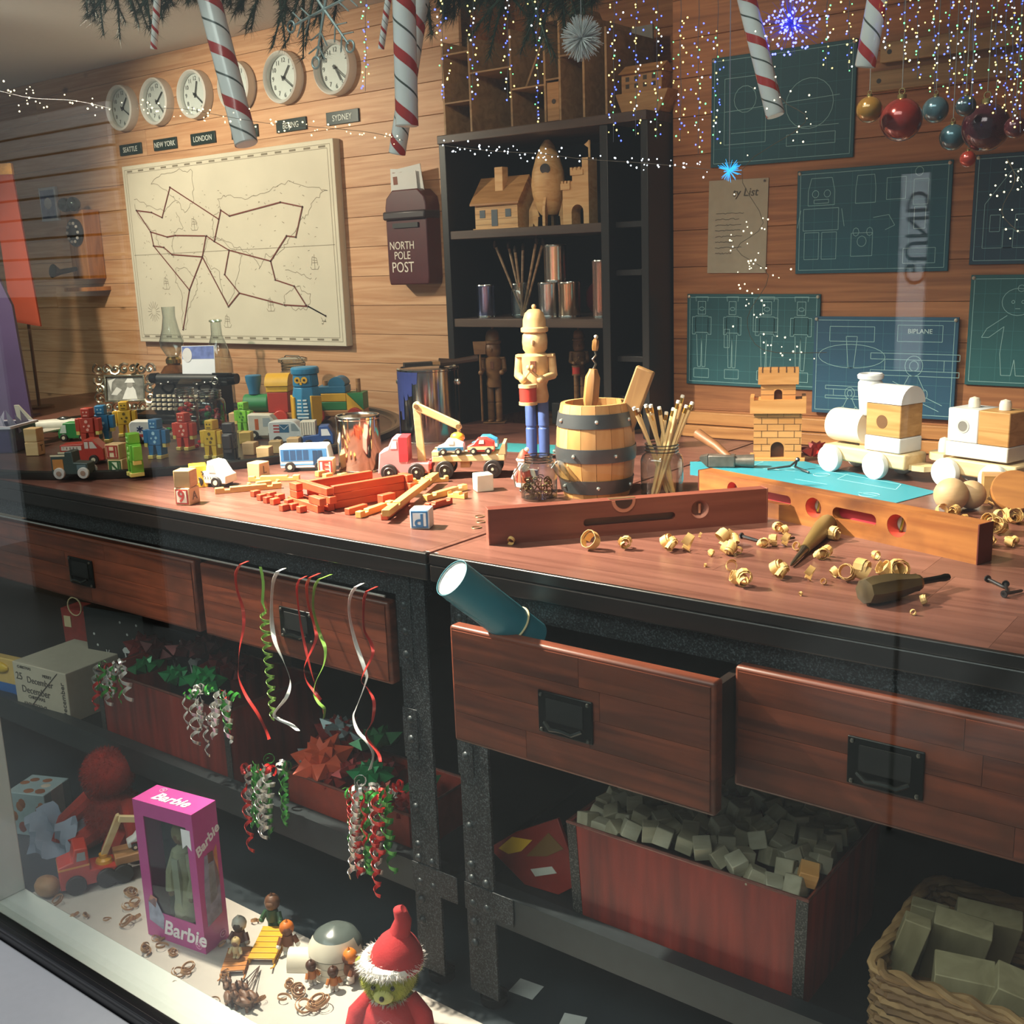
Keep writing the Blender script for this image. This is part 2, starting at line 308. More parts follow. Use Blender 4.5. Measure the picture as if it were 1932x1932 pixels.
def bench(name, label, x0, x1, legs):
    t = thing(name, label, 'workbench', (0, 0, 0)); t.location = ((x0+x1)/2, .58, ZF); o = t.location
    P = lambda b, nm, m, **k: b.obj(nm, m, t, loc=(-o.x, -o.y, -o.z), **k)
    n = 9; dy = 1.19/n
    for i in range(n):   # staves of the top
        c = [x0+.012]+sorted(random.uniform(x0+.2, x1-.2) for _ in range(1+i % 2))+[x1-.012]
        for a, b in zip(c[:-1], c[1:]):
            MB().bx(-(b-a)/2+.0002, (b-a)/2-.0002, -dy/2+.0002, dy/2-.0002, -.008, .008).obj('stave', TOPW, t, ((a+b)/2-o.x, .012+dy*(i+.5)-.006-o.y, ZT-.008-o.z), smooth=0)
    P(MB().bx(x0, x1, 0, 1.2, ZT-.045, ZT-.0165), 'top_core', EDGE, bevel=.003)
    P(MB().bx(x0, x1, 0, .0125, ZT-.017, ZT), 'front_edge', EDGE, bevel=.002)
    for xa in (x0, x1-.0125): P(MB().bx(xa, xa+.0125, .012, 1.2, ZT-.017, ZT), 'end_edge', TOPW, bevel=.001)
    for ya in (.02, 1.12): P(MB().bx(x0+.03, x1-.03, ya, ya+.04, ZT-.085, ZT-.046), 'apron_rail', STEEL)
    for ya in (.02, 1.12): P(MB().bx(x0+.03, x1-.03, ya, ya+.03, .275, .332), 'lower_rail', flat('#22282b', .4, .3, .15))
    for lx in legs:
        for ya in (.018, 1.12):
            l = P(MB().bx(lx, lx+.06, ya, ya+.006, .13, ZT-.046), 'leg', STEEL, bevel=.001)
            MB().bx(lx, lx+.006, ya+.006, ya+.05, .13, ZT-.046).obj('leg_flange', STEEL, l)
            MB().lathe([(.018, ZF), (.024, ZF+.006), (.024, ZF+.02), (.01, ZF+.03)], 14, Matrix.Translation((lx+.03, ya+.025, 0))).obj('foot', flat('#070809', .15, .3), l)
            if ya < .1:
                for z in (.8, .755, .715, .60, .565, .44, .37, .345, .30, .265, .225): rivet(l, (lx+.015, ya, z))
                for z in (.345, .30): rivet(l, (lx+.045, ya, z))
                MB().bx(lx-.002, lx+.03, ya-.002, ya, .69, .85).obj('gusset', STEEL, l, bevel=.001)
                MB().bx(lx-.002, lx+.10, ya-.002, ya, .285, .335).obj('gusset', STEEL, l, bevel=.001)
                MB().bx(lx-.002, lx+.03, ya-.002, ya, .53, .62).obj('gusset', STEEL, l, bevel=.001)
    P(MB().bx(x0+.03, x1-.03, .05, 1.12, .30, .31), 'lower_shelf', flat('#14181a', .55, .2, .2))
    return t, P
BL, PL = bench('workbench', 'dark workbench top holding the round tray and coloured wooden toys', -2.8, -.003, [-.088, -2.2])
drawer(BL, -.60, -.105, .655, .80, .012, hw=.088, hh=.058, hx=-.328)
drawer(BL, -1.4, -.62, .655, .80, .012)
for o in [c for c in BL.children if c.name.startswith('drawer')]: o.location = Vector(o.location)-BL.location
MB().tube([(-1.5, .008, .812), (-.105, .008, .812)], .0022, 6).obj('hanging_rod', flat('#b9b3ae', .3, .8), BL, loc=-BL.location)
BR, PR = bench('workbench', 'dark workbench with open drawers, wood shavings and spirit levels on its top', .003, 1.3, [.03, 1.2])
drawer(BR, .113, .541, .648, .828, -.085, hw=.089, hh=.061, hx=.318)
drawer(BR, .527, 1.06, .655, .822, -.004, hw=.092, hh=.062, hx=.726)
for o in [c for c in BR.children if c.name.startswith('drawer')]: o.location = Vector(o.location)-BR.location
# wire grid at the back of the lower shelf
b = MB()
for i in range(20): b.cyl((.1+i*.055, .62, .33), (.1+i*.055, .62, .83), .003, n=6)
for i in range(9): b.cyl((.1, .62, .34+i*.06), (1.15, .62, .34+i*.06), .003, n=6)
b.obj('wire_grid', DKST, BR, loc=-BR.location)
for x, y0, lb in ((-.04, .02, 0), ):
    pass
# ================================================================ book case in the niche
t = thing('bookcase', 'tall black bookcase standing in a recess of the plank wall', 'bookcase', ((BKX0+BKX1)/2, 1.27, ZT))
o = t.location; BK = flat('#1b1715', .4, var=.15); BKB = flat('#0f0d0d', .6, var=.2); SHM = wood('#5a4638', '#43322a', (1.5, 24, 24), .45)
Pb = lambda b, nm, m, **k: b.obj(nm, m, t, loc=(-o.x, -o.y, -o.z), **k)
BF, BB = 1.10, 1.44
for x0, x1 in ((BKX0, BKX0+.022), (-.378, -.355), (BKX1-.02, BKX1)): Pb(MB().bx(x0, x1, BF, BB, ZT+.001, 1.648), 'side_panel', BK, bevel=.0015)
Pb(MB().bx(BKX0+.001, BKX1-.001, BB, BB+.008, ZT+.001, 1.648), 'back_panel', BKB)
Pb(MB().bx(BKX0-.0, BKX1+.0, BF-.006, BB, 1.648, 1.670), 'top_board', SHM, bevel=.002)
for z in (1.424, 1.192): Pb(MB().bx(BKX0+.022, -.378, BF+.004, BB, z-.022, z), 'shelf', SHM, bevel=.0015)
for z in (1.424, 1.31, 1.1, 1.0): Pb(MB().bx(-.355, BKX1-.02, BF+.03, BB, z-.014, z), 'shelf', BK, bevel=.001)
# ================================================================ things on the back wall
WH = flat('#d9d8d2', .45, var=.02); BLKP = flat('#17181a', .5)
CITY = ['SEATTLE', 'NEW YORK', 'LONDON', 'MOSCOW', 'BEIJING', 'SYDNEY']
HANDS = [(40, 125), (48, 140), (18, 130), (5, 128), (40, 128), (150, 128)]   # hour, minute hand, degrees clockwise from 12
for i, (cx, nm) in enumerate(zip((238, 302, 373, 452, 542, 638), CITY)):
    X = (-2.412, -2.212, -2.006, -1.795, -1.575, -1.351)[i]; R0 = .076
    t = thing('wall_clock', 'round white wall clock hung above the %s plate' % nm.title().upper(), 'clock', (X, YW, 1.909), group='world clocks above the map')
    q = Matrix.Rotation(pi/2, 4, 'X')
    MB().lathe([(R0*.84, .0), (R0, .0), (R0*1.01, .018), (R0*.99, .03), (R0*.93, .034), (R0*.86, .026), (R0*.84, .012)], 40, q, close=True).obj('rim', WH, t)
    f = MB().lathe([(R0*.86, .001), (R0*.86, .010), (1e-6, .0101)], 40, q).obj('dial', flat('#d9dad6', .5, var=.02), t)
    for h in range(12):
        a = rad(h*30); text(str(h or 12), .019, flat('#4a4a48'), f, (sin(a)*R0*.66, -.011, cos(a)*R0*.66), name='numeral', depth=.0002)
    for k, (L_, w_) in enumerate(((.042, .0042), (.058, .003))):
        a = rad(HANDS[i][k]); d = Vector((sin(a), 0, cos(a))); MB().band([d*-.01+Vector((0, -.014-k*.002, 0)), d*L_+Vector((0, -.014-k*.002, 0))], w_, .001, up=(0, 1, 0)).obj('clock_hand', flat('#1c1c1c', .4), t)
    MB().cyl((0, -.010, 0), (0, -.019, 0), .004, n=10).obj('hub', flat('#1c1c1c', .4), t)
    MB().lathe([(1e-6, .026), (R0*.87, .024)], 40, q).obj('crystal', glass('#fafcfc', 1.4, edge=0), t)
    p = thing('city_plate', 'small dark wall plate lettered %s' % nm, 'sign', (X+.008, YW, 1.772), group='city plates')
    w = .135 if i > 3 else .128
    MB().bx(-w/2, w/2, -.006, 0, -.0185, .0185).obj('plate', flat('#1d2b26', .35, var=.1), p, bevel=.001)
    text(nm, .0245, flat('#cfd3cb', .5), p, (0, -.0066, -.001), sx=.9)
# ---- world map
t = thing('world_map', 'large cream world map board with red-brown travel routes', 'map', (-1.900, YW, 1.408))
mw, mh, md = 1.068, .612, .028
MAPC = flat('#c9c1ad', .75, var=.06, sc=6)
MB().bx(-mw/2, mw/2, -md, 0, -mh/2, mh/2).obj('board', MAPC, t, bevel=.002)
MX = lambda x, y: (-mw/2 + mw*(x/1932), mh/2 - mh*(y/1932))
def mp(x, y):   # point read off a map drawing 1932 x 1809 whose corners lean; returns sheet coordinates
    u = (x-40-(y-320)*.115)/(1690-40-(y-320)*.0352+(y-320)*0); u = (x-(40+(y-320)*.115))/((1695+(y-95)*.066)-(40+(y-320)*.115))
    top = 318-u*225; bot = 1655+u*50; v = (y-top)/(bot-top); return (-mw/2+u*mw, mh/2-v*mh)
INK, RED = flat('#7d7361', .8), flat('#6b2f22', .7)
routes = [[(175, 642), (310, 655), (402, 692), (472, 462), (872, 700)], [(175, 642), (300, 803), (445, 840), (515, 828), (775, 830), (838, 872), (955, 940), (1270, 1025), (1305, 1172), (1440, 1222), (1525, 1372), (1660, 1458)],
          [(300, 803), (325, 910), (632, 1250), (740, 992), (485, 975), (415, 920), (325, 910)], [(740, 992), (770, 832)], [(632, 1250), (577, 1562)], [(740, 992), (950, 1382), (1035, 1275), (920, 1130), (955, 940)],
          [(838, 872), (890, 632), (958, 676), (1340, 572), (1495, 608), (1450, 840), (1385, 830), (1270, 1025)], [(1035, 1275), (1370, 1370), (1540, 1382), (1660, 1458)]]
R_ = [[mp(*p) for p in r] for r in routes]
strokes(R_, .0042, -md-.0022).obj('route_cord', RED, t, smooth=0)
for r in R_:
    for (x, z) in r: MB().sph((x, -md-.002, z), .0032, 8).obj('map_pin', flat('#4b2a1f', .4), t)
def wob(P, n=5, a=.006):
    out = []
    for (x0, z0), (x1, z1) in zip(P[:-1], P[1:]):
        for k in range(n): f = k/n; out.append((x0+(x1-x0)*f+random.uniform(-a, a), z0+(z1-z0)*f+random.uniform(-a, a)))
    return out+[P[-1]]
coasts = [[(150, 560), (260, 600), (430, 640), (520, 560), (440, 480), (300, 430), (430, 350), (560, 330), (660, 340), (670, 550), (600, 660), (520, 560)], [(150, 600), (230, 740), (340, 800), (360, 900), (450, 960), (500, 1000), (480, 900), (520, 800), (580, 760), (520, 650)],
          [(520, 1080), (600, 1080), (690, 1180), (690, 1280), (620, 1400), (600, 1560), (570, 1540), (575, 1300), (515, 1180), (520, 1080)], [(780, 860), (850, 820), (950, 900), (1050, 980), (1030, 1100), (1000, 1250), (940, 1380), (900, 1250), (880, 1100), (800, 1080), (750, 980), (780, 860)],
          [(820, 700), (880, 640), (870, 540), (960, 520), (1100, 540), (1250, 480), (1400, 420), (1600, 470), (1670, 480), (1560, 560), (1530, 680), (1490, 700), (1400, 850), (1360, 920), (1290, 1000), (1240, 960), (1190, 1080), (1140, 980), (1060, 940), (980, 900), (900, 860), (830, 850), (820, 700)],
          [(1370, 1290), (1460, 1220), (1550, 1290), (1540, 1400), (1480, 1410), (1370, 1380), (1370, 1290)], [(1380, 1080), (1480, 1130), (1560, 1160)], [(1630, 1480), (1660, 1500), (1640, 1530)]]
C_ = [wob([mp(*p) for p in c]) for c in coasts]
for _ in range(170):
    x, z = random.uniform(-.46, .46), random.uniform(-.15, .2); C_.append([(x, z), (x+random.uniform(-.01, .01), z+random.uniform(-.006, .006))])
for sx_, sy_ in ((430, 1200), (940, 1500), (1270, 1370), (1580, 1040), (672, 740)):   # little ships
    x, z = mp(sx_, sy_); C_ += [[(x-.02, z-.012), (x-.014, z-.02), (x+.014, z-.02), (x+.02, z-.01)], [(x, z-.02), (x, z+.025)], wob([(x-.014, z-.008), (x-.008, z+.018), (x+.01, z+.014), (x+.014, z-.008)], 3, .002), [(x-.01, z), (x+.012, z)], [(x-.008, z+.008), (x+.011, z+.006)]]
cx, cz = mp(320, 1420)
for k in range(16): a = rad(22.5*k); C_.append([(cx+.012*cos(a), cz+.012*sin(a)), (cx+.036*cos(a), cz+.036*sin(a))])
for k in range(9): C_.append([(-mw/2+.02, -.26+k*.065), (mw/2-.02, -.26+k*.065)]) if k == 4 else None
strokes(C_, .0017, -md-.0004).obj('coast_drawing', INK, t, smooth=0)
e = .014; bo = [rect(-mw/2+e, -mh/2+e, mw/2-e, mh/2-e), rect(-mw/2+e+.012, -mh/2+e+.012, mw/2-e-.012, mh/2-e-.012)]
strokes(bo, .0014, -md-.0004).obj('border_line', INK, t, smooth=0)
b = MB()
for k in range(16):
    x = -mw/2+.03+k*.065
    for z in (-mh/2+.017, mh/2-.023): b.add([(x, -md-.0005, z), (x+.03, -md-.0005, z), (x+.03, -md-.0005, z+.006), (x, -md-.0005, z+.006)], [(0, 1, 2, 3)])
b.obj('border_dashes', INK, t, smooth=0)
# ---- north pole post box with letters
t = thing('post_box', 'dark red wall post box lettered NORTH POLE POST', 'mailbox', (-1.062, YW, 1.285)); t.scale = (.8, .8, .92)
RD = flat('#4a1518', .35, var=.12, coat=.3)
pr = [(-.092, 0), (.092, 0), (.097, .02), (.097, .235), (.09, .262), (.06, .285), (-.06, .285), (-.09, .262), (-.097, .235), (-.097, .02)]
MB().prism(pr, -.075, 0).obj('body', RD, t, bevel=.004)
MB().bx(-.1, .1, -.088, -.002, .196, .222).obj('hood', flat('#32282b', .35), t, bevel=.006)
MB().bx(-.06, .06, -.081, -.076, .172, .186).obj('slot', flat('#0a0707'), t)
for s_, z, sz in (('NORTH', .118, .034), ('POLE', .088, .034), ('POST', .052, .045)): text(s_, sz, flat('#d8cfc0', .6), t, (-.025, -.0757, z))
for i, (dx, dz, a, h_) in enumerate(((-.02, .30, .08, .1), (.02, .305, -.1, .105), (.0, .29, -.02, .11))):
    l = tag(MB().bx(-.048, .048, -.001, .001, -.06, .05).obj('letter', flat('#c9c9c6', .7, var=.02), loc=(-1.075+dx*.8, YW-.03-.006*i, 1.27+dz*.95), rot=(.06, a, 0)), ['white envelope leaning left in the post box, rearmost', 'white envelope leaning right in the post box', 'white stamped envelope frontmost in the post box'][i], 'envelope', 'letters in the post box')
    MB().bx(-.04, -.024, -.0016, -.001, .018, .04).obj('stamp', flat('#7b4a3a', .7), l)
# ---- wall telephone
t = thing('wall_telephone', 'old wooden wall telephone with two bells and rotary dial', 'telephone', (-2.70, YW, 1.30))
WP = wood('#b9793f', '#8a5528', (20, 20, 3))
MB().bx(-.055, .055, -.07, 0, .03, .28).obj('case', WP, t, bevel=.004)
for s_ in (-1, 1): MB().sph((s_*.028, -.085, .30), .026, 14).obj('bell', flat('#3a4440', .2, .9), t)
q = Matrix.Translation((0, -.07, .2)) @ Matrix.Rotation(pi/2, 4, 'X')
dl = MB().lathe([(.05, 0), (.05, .008), (.044, .012), (.02, .012), (.018, .016), (1e-6, .016)], 28, q).obj('rotary_dial', flat('#22201e', .3, .2), t)
for k in range(10): a = rad(36*k); MB().sph((.034*cos(a), -.084, .2+.034*sin(a)), .006, 8).obj('finger_hole', flat('#cfcac0', .5), dl)
MB().tube([(-.02, -.075, .07), (-.02, -.14, .06), (-.02, -.17, .065)], [.008, .01, .026], 12).obj('mouthpiece', flat('#141414', .25), t)
MB().bx(-.075, .075, -.1, 0, -.012, .002).obj('writing_ledge', WP, t)
# ---- posters in the upper left, a framed snow card
c = W(87, 384, 1.19); t = thing('snow_card', 'small blue snow picture card in a pale frame left of the map', 'picture', (c.x, YW, c.z-.065), rz=0)
MB().bx(-.058, .058, -.012, 0, 0, .125).obj('frame', flat('#c9ccd2', .5), t, bevel=.002)
MB().bx(-.048, .048, -.0128, -.012, .01, .115).obj('print', flat('#7c89a8', .6, var=.3, sc=40), t)
MB().sph((0, -.012, .065), .03, 12, (1, .06, .8)).obj('snow_motif', flat('#c2c6cc', .7), t)
# ---- blueprints pinned to the right wall
BPS = {}
def blueprint(name, label, x0, x1, z0, z1, polys, color='#1f6470', tilt=0, th=.006, lw=.0011, y=YW, words=()):
    t = thing(name, label, 'blueprint', ((x0+x1)/2, y, (z0+z1)/2), rot=(0, tilt, 0), group='blueprints pinned on the wall'); w, h = x1-x0, z1-z0
    MB().bx(-w/2, w/2, -th, -.0005, -h/2, h/2).obj('sheet', flat(color, .6, var=.16, sc=5), t, bevel=.001)
    LN = flat('#8fb8b8', .7)
    strokes([rect(-w/2+.008, -h/2+.008, w/2-.008, h/2-.008)], lw, -th-.0004).obj('border_line', LN, t, smooth=0)
    gr = [[(-w/2+.008, -h/2+h*k/6), (w/2-.008, -h/2+h*k/6)] for k in range(1, 6)]+[[(-w/2+w*k/8, -h/2+.008), (-w/2+w*k/8, h/2-.008)] for k in range(1, 8)]
    strokes(gr, .0004, -th-.0003).obj('grid_line', flat('#4f8c92', .7), t, smooth=0)
    strokes([[(x*w, z*h) for x, z in P] for P in polys], lw, -th-.0005).obj('drawing', LN, t, smooth=0)
    for s_, sz, x, z in words: text(s_, sz, flat('#b9d3d3', .7), t, (x*w, -th-.0006, z*h))
    for sx in (-1, 1): MB().sph((sx*(w/2-.006), -th-.001, h/2-.006), .0042, 8).obj('push_pin', flat('#c9c4b4', .3, .6), t)
    return t
def nut(cx, s=1): return [rect(cx-.03*s, .28, cx+.03*s, .42), [(cx-.045*s, .42), (cx-.05*s, .47), (cx+.05*s, .47), (cx+.045*s, .42)], rect(cx-.05*s, .08, cx+.05*s, .26), rect(cx-.075*s, .06, cx-.05*s, .25), rect(cx+.05*s, .06, cx+.075*s, .25), [(cx-.04*s, .06), (cx-.03*s, -.3), (cx-.005*s, -.3), (cx, .04), (cx+.005*s, -.3), (cx+.03*s, -.3), (cx+.04*s, .06)], rect(cx-.06*s, -.42, cx+.06*s, -.32), arc(cx, .34, .02*s, 0, 360, 8)]
blueprint('blueprint', 'teal blueprint of nutcracker soldiers pinned left of the aeroplane blueprint', -.200, .138, 1.027, 1.245, nut(-.38)+nut(-.14, .9)+nut(.12, 1.1)+nut(.37)+[rect(-.2, -.08, -.16, .12), rect(.02, .1, .2, .45)], '#175058', .012)
def plane(cx, cz, s): return [rect(cx-.3*s, cz+.06*s, cx+.3*s, cz+.12*s), rect(cx-.3*s, cz-.1*s, cx+.3*s, cz-.05*s), arc(cx, cz, .06*s, 0, 360, 18, .1*s), arc(cx, cz, .03*s, 0, 360, 12, .05*s), [(cx-.2*s, cz+.06*s), (cx-.2*s, cz-.05*s)], [(cx+.2*s, cz+.06*s), (cx+.2*s, cz-.05*s)], [(cx-.03*s, cz-.1*s), (cx-.08*s, cz-.25*s)], [(cx+.03*s, cz-.1*s), (cx+.08*s, cz-.25*s)], arc(cx-.08*s, cz-.28*s, .02*s, 0, 360, 10, .05*s), arc(cx+.08*s, cz-.28*s, .02*s, 0, 360, 10, .05*s)]
blueprint('blueprint', 'blue blueprint of a propeller aeroplane marked BIPLANE', .128, .445, .975, 1.193, plane(.22, .02, 1)+plane(-.22, -.28, .6)+[arc(-.22, .1, .24, 0, 360, 24, .12), [(-.26, .3), (-.18, .3), (-.2, -.02), (-.24, -.02), (-.26, .3)], rect(-.38, .25, -.06, .4), rect(.1, .26, .4, .42), [(.05, -.2), (.4, -.42)], [(.08, -.14), (.42, -.36)]], '#184a66', .006, y=YW-.007, words=(('BIPLANE', .014, .25, .36),))
robo = [[(-.42, .3), (-.40, .42), (-.26, .42), (-.24, .3), (-.24, .16), (-.42, .16), (-.42, .3)], arc(-.37, .27, .022, 0, 360, 10, .035), arc(-.29, .27, .022, 0, 360, 10, .035), rect(-.38, .18, -.28, .215), rect(-.45, -.08, -.21, .13), rect(-.44, -.36, -.34, -.1), rect(-.32, -.36, -.22, -.1), [(-.47, .12), (-.49, -.05)], [(-.19, .12), (-.17, -.05)],
        [(-.1, .3), (-.09, .42), (.02, .42), (.03, .3), (.03, .16), (-.1, .16), (-.1, .3)], rect(-.12, -.34, .02, -.12), arc(-.05, -.2, .03, 0, 360, 12, .05), arc(-.09, -.11, .02, 0, 360, 8, .04), arc(-.0, -.11, .02, 0, 360, 8, .04), arc(.3, .42, .025, 0, 360, 12, .04), rect(.27, .12, .36, .35), rect(.28, -.1, .35, .1), rect(.22, -.42, .42, -.28), [(.02, .02), (.12, .04), (.16, -.06), (.1, -.1)], rect(.1, .18, .22, .38)]
blueprint('blueprint', 'teal blueprint of square-headed robots pinned high on the wall', .078, .415, 1.288, 1.512, robo, '#165060', .004)
baby = [arc(-.1, .26, .13, 0, 360, 20, .12), arc(-.14, .26, .012, 0, 360, 8, .014), arc(-.06, .26, .012, 0, 360, 8, .014), [(-.12, .2), (-.08, .2)], [(-.18, .14), (-.34, .02), (-.38, -.06), (-.32, -.06), (-.2, .04), (-.22, -.2), (-.2, -.4), (-.12, -.4), (-.1, -.25), (-.08, -.4), (0, -.4), (.02, -.2), (0, .04), (.12, -.06), (.18, -.05), (.14, .02), (-.02, .14)], arc(-.08, .38, .03, 0, 360, 8, .03)]
blueprint('blueprint', 'teal blueprint of a baby doll at the right edge of the picture', .462, .70, 1.050, 1.277, baby, '#175458', .01)
house = [[(-.4, -.35), (-.4, .05), (-.2, .35), (0, .05), (0, -.35), (-.4, -.35)], rect(-.35, -.2, -.27, -.05), rect(-.15, -.2, -.07, -.05), [(0, .05), (.35, .05), (.35, -.35), (0, -.35)], rect(.08, -.2, .16, -.05), rect(.2, -.2, .28, -.05), [(-.2, .35), (.2, .35), (.35, .05)], rect(-.24, -.35, -.16, -.18)]
blueprint('blueprint', 'dark blue blueprint of a little house above the baby doll blueprint', .458, .70, 1.298, 1.515, house, '#173a4e', .01)
blueprint('blueprint', 'wide teal blueprint half hidden by the string lights, above the written list', -.136, .205, 1.535, 1.775, [rect(-.4, -.3, -.1, .3), arc(.2, 0, .16, 0, 360, 20, .22), [(-.4, 0), (.4, .05)], [(-.35, -.2), (.4, -.2)], arc(-.25, .1, .08, 0, 360, 14, .12), rect(.05, -.36, .38, -.26)], '#124a58', .01)
# handwritten list
t = thing('paper_list', 'handwritten paper list pinned between the blueprints', 'paper', (-.069, YW, 1.400), rot=(0, .02, 0))
MB().bx(-.075, .075, -.0035, -.0005, -.106, .106).obj('sheet', flat('#a59a85', .8, var=.05), t)
text('ty List', .026, flat('#4a4035'), t, (.018, -.0045, .076), shear=.2)
L_ = []
for k in range(8):
    z = .03-k*.013; L_.append(wob([(-.055, z), (-.055+random.uniform(.04, .075), z+.001)], 14, .0016))
strokes(L_, .0011, -.0044).obj('handwriting', flat('#5a5044'), t, smooth=0)
MB().sph((.066, -.005, .1), .003, 8).obj('push_pin', flat('#777', .3, .6) if 0 else flat('#777777', .3, .6), t)
# wooden peg rail high on the right
for k, (z, w) in enumerate(((1.735, .42), (1.68, .46))):
    t = thing('peg_rail', ['pale wooden rail with a peg hole, upper of the two', 'pale wooden rail with a peg hole, lower of the two'][k], 'rail', (.47, YW, z))
    MB().bx(-w/2, w/2, -.02, 0, -.02, .02).obj('board', wood('#b08d5c', '#8a6a3e', (2, 20, 30)), t, bevel=.002)
    for sx in (-1, 1): MB().cyl((sx*(w/2-.02), -.0206, 0), (sx*(w/2-.02), -.018, 0), .005, n=12).obj('peg_hole', flat('#1a120c'), t)
# ================================================================ on and in the book case
NAT = wood('#d8b07a', '#c2935c', (3, 24, 34), .55, .1)
NATD = wood('#b98a57', '#96683a', (3, 24, 34), .55, .1)
# doll house on top
t = thing('doll_house', 'unfinished wooden doll house with open rooms on top of the bookcase', 'doll house', ((-.884-.375)/2, 1.25, 1.671))
PLY, PLYI = wood('#a8845a', '#8c6a45', (3, 20, 26), .6), flat('#8f8a83', .7, var=.05)
hw = .254
MB().bx(-hw, hw, .10, .106, 0, .235).obj('back_wall', PLYI, t)
xs = [-hw, -.164, -.03, .075, .12, .19, hw]
for x in xs: MB().bx(x-.003, x+.003, -.12, .1, 0, .235 if x < .2 else .2).obj('partition', PLY, t)
MB().bx(-hw, hw, -.12, .1, -.0005, .004).obj('base', PLY, t)
for (a, b_, z) in ((-hw, -.164, .08), (-hw, -.164, .20), (-.164, -.03, .145), (-.03, .075, .09), (.075, .12, .1), (.12, .19, .15)): MB().bx(a+.003, b_-.003, -.12, .1, z, z+.004).obj('floor_board', PLY, t)
for (x, z) in ((-.215, .09), (-.215, .005)): MB().prism([(x-.02, z), (x+.02, z)]+arc(x, z+.045, .02, 0, 180, 8), .096, .0995).obj('arched_panel', wood('#b58f62', '#9c7446'), t)
for (x, z, w_) in ((-.1, .01, .035), (.02, .01, .03)): MB().bx(x-w_/2, x+w_/2, .0, .02, z, z+.11).obj('inner_panel', wood('#b7a07c', '#9c8360'), t)
MB().prism([(.08, .005), (.115, .005), (.115, .095), (.08, .095)], -.118, -.112).obj('door_panel', NATD, t)
MB().cyl((.1, -.119, .05), (.1, -.111, .05), .006, n=10).obj('door_window', flat('#3a2c20'), t)
MB().prism([(.075, .235), (.12, .235), (.0975, .285)], -.12, .1).obj('gable', PLY, t)
MB().tube([(.06, -.1, .02), (-.01, -.1, .0)] and [(.0, -.1, .09), (.075, -.1, .23)], .003, 5).obj('stair_rail', PLY, t)
# toy ark beside it
t = thing('toy_ark', 'pale wooden toy ark with rows of small windows beside the doll house', 'toy boat', (-.30, 1.19, 1.671))
MB().prism([(-.05, 0), (.05, 0), (.075, .05), (-.07, .05)], -.03, .03).obj('hull', NATD, t, bevel=.002)
MB().bx(-.055, .055, -.024, .024, .05, .092).obj('cabin', NATD, t, bevel=.001)
MB().prism([(-.035, .092), (.035, .092), (0, .115)], -.058, .058, 'x').obj('roof', NATD, t)
for k in range(4):
    for z in (.06, .076): MB().bx(-.043+k*.024, -.033+k*.024, -.0246, -.023, z, z+.01).obj('window_hole', flat('#3a2a1c'), t)
# cottage, rocket and castle on the upper shelf
zs = 1.4245
t = thing('toy_cottage', 'small wooden cottage with chimney on the upper shelf', 'toy house', (-.735, 1.19, zs), rz=.02)
MB().bx(-.075, .075, -.05, .05, 0, .003).obj('base', NAT, t)
MB().bx(-.07, .07, -.045, .045, .003, .068).obj('walls', NAT, t)
for a in (0, 1): MB().add([(-.08, -.055, .062), (.08, -.055, .062), (.08, 0, .13), (-.08, 0, .13), (-.08, -.055, .067), (.08, -.055, .067), (.08, 0, .135), (-.08, 0, .135)], [(0, 3, 2, 1), (4, 5, 6, 7), (0, 1, 5, 4), (1, 2, 6, 5), (2, 3, 7, 6), (3, 0, 4, 7)]).obj('roof', NATD, t, rz=pi*a)
MB().prism([(-.045, .066), (.045, .066), (0, .128)], -.07, .07, 'x').obj('gable', NAT, t)
MB().bx(-.012, .014, -.03, -.004, .09, .158).obj('chimney', NAT, t, bevel=.001)
for x, w_, z0, z1 in ((-.045, .018, .03, .05), (-.005, .02, .008, .05), (.04, .018, .03, .05)): MB().bx(x-w_/2, x+w_/2, -.0462, -.044, z0, z1).obj('opening', flat('#45505a'), t)
for k in range(4): MB().bx(-.07, .07, -.0456, -.045, .012+k*.014, .013+k*.014).obj('siding_groove', flat('#8f6c44'), t)
t = thing('toy_rocket', 'wooden toy rocket with round porthole standing on fins', 'toy rocket', (-.594, 1.19, zs), sc=.86)
MB().lathe([(.024, .034), (.036, .05), (.048, .09), (.052, .12), (.048, .16), (.036, .2), (.02, .235), (.008, .25), (1e-6, .252)], 28).obj('hull', NAT, t)
for a in range(4):
    M_ = Matrix.Rotation(rad(a*90+20), 4, 'Z'); MB().prism([(.03, .03), (.045, .085), (.062, .05), (.064, 0), (.052, 0), (.05, .012), (.042, .0), (.036, .0), (.034, .03)], -.004, .004, M=M_).obj('fin', NAT, t)
MB().lathe([(.015, 0), (.015, .004), (1e-6, .0045)], 18, Matrix.Rotation(rad(25), 4, 'Z') @ Matrix.Translation((0, -.047, .165)) @ Matrix.Rotation(rad(105), 4, 'X')).obj('porthole', flat('#3a4144', .3), t)
t = thing('toy_castle', 'stepped wooden toy castle with arched gate on the upper shelf', 'toy castle', (-.478, 1.16, zs))
MB().prism([(-.038, 0), (-.012, 0), (-.012, .03)]+[(x, z) for x, z in arc(.006, .03, .018, 180, 0, 8)]+[(.024, 0), (.04, 0), (.04, .158), (.022, .158), (.022, .135), (-.008, .135), (-.008, .105), (-.038, .092)], -.02, .02).obj('wall', NAT, t, smooth=20)
MB().bx(-.042, -.014, -.023, .023, .085, .1).obj('battlement', NAT, t); MB().bx(-.012, .026, -.023, .023, .118, .13).obj('battlement', NAT, t)
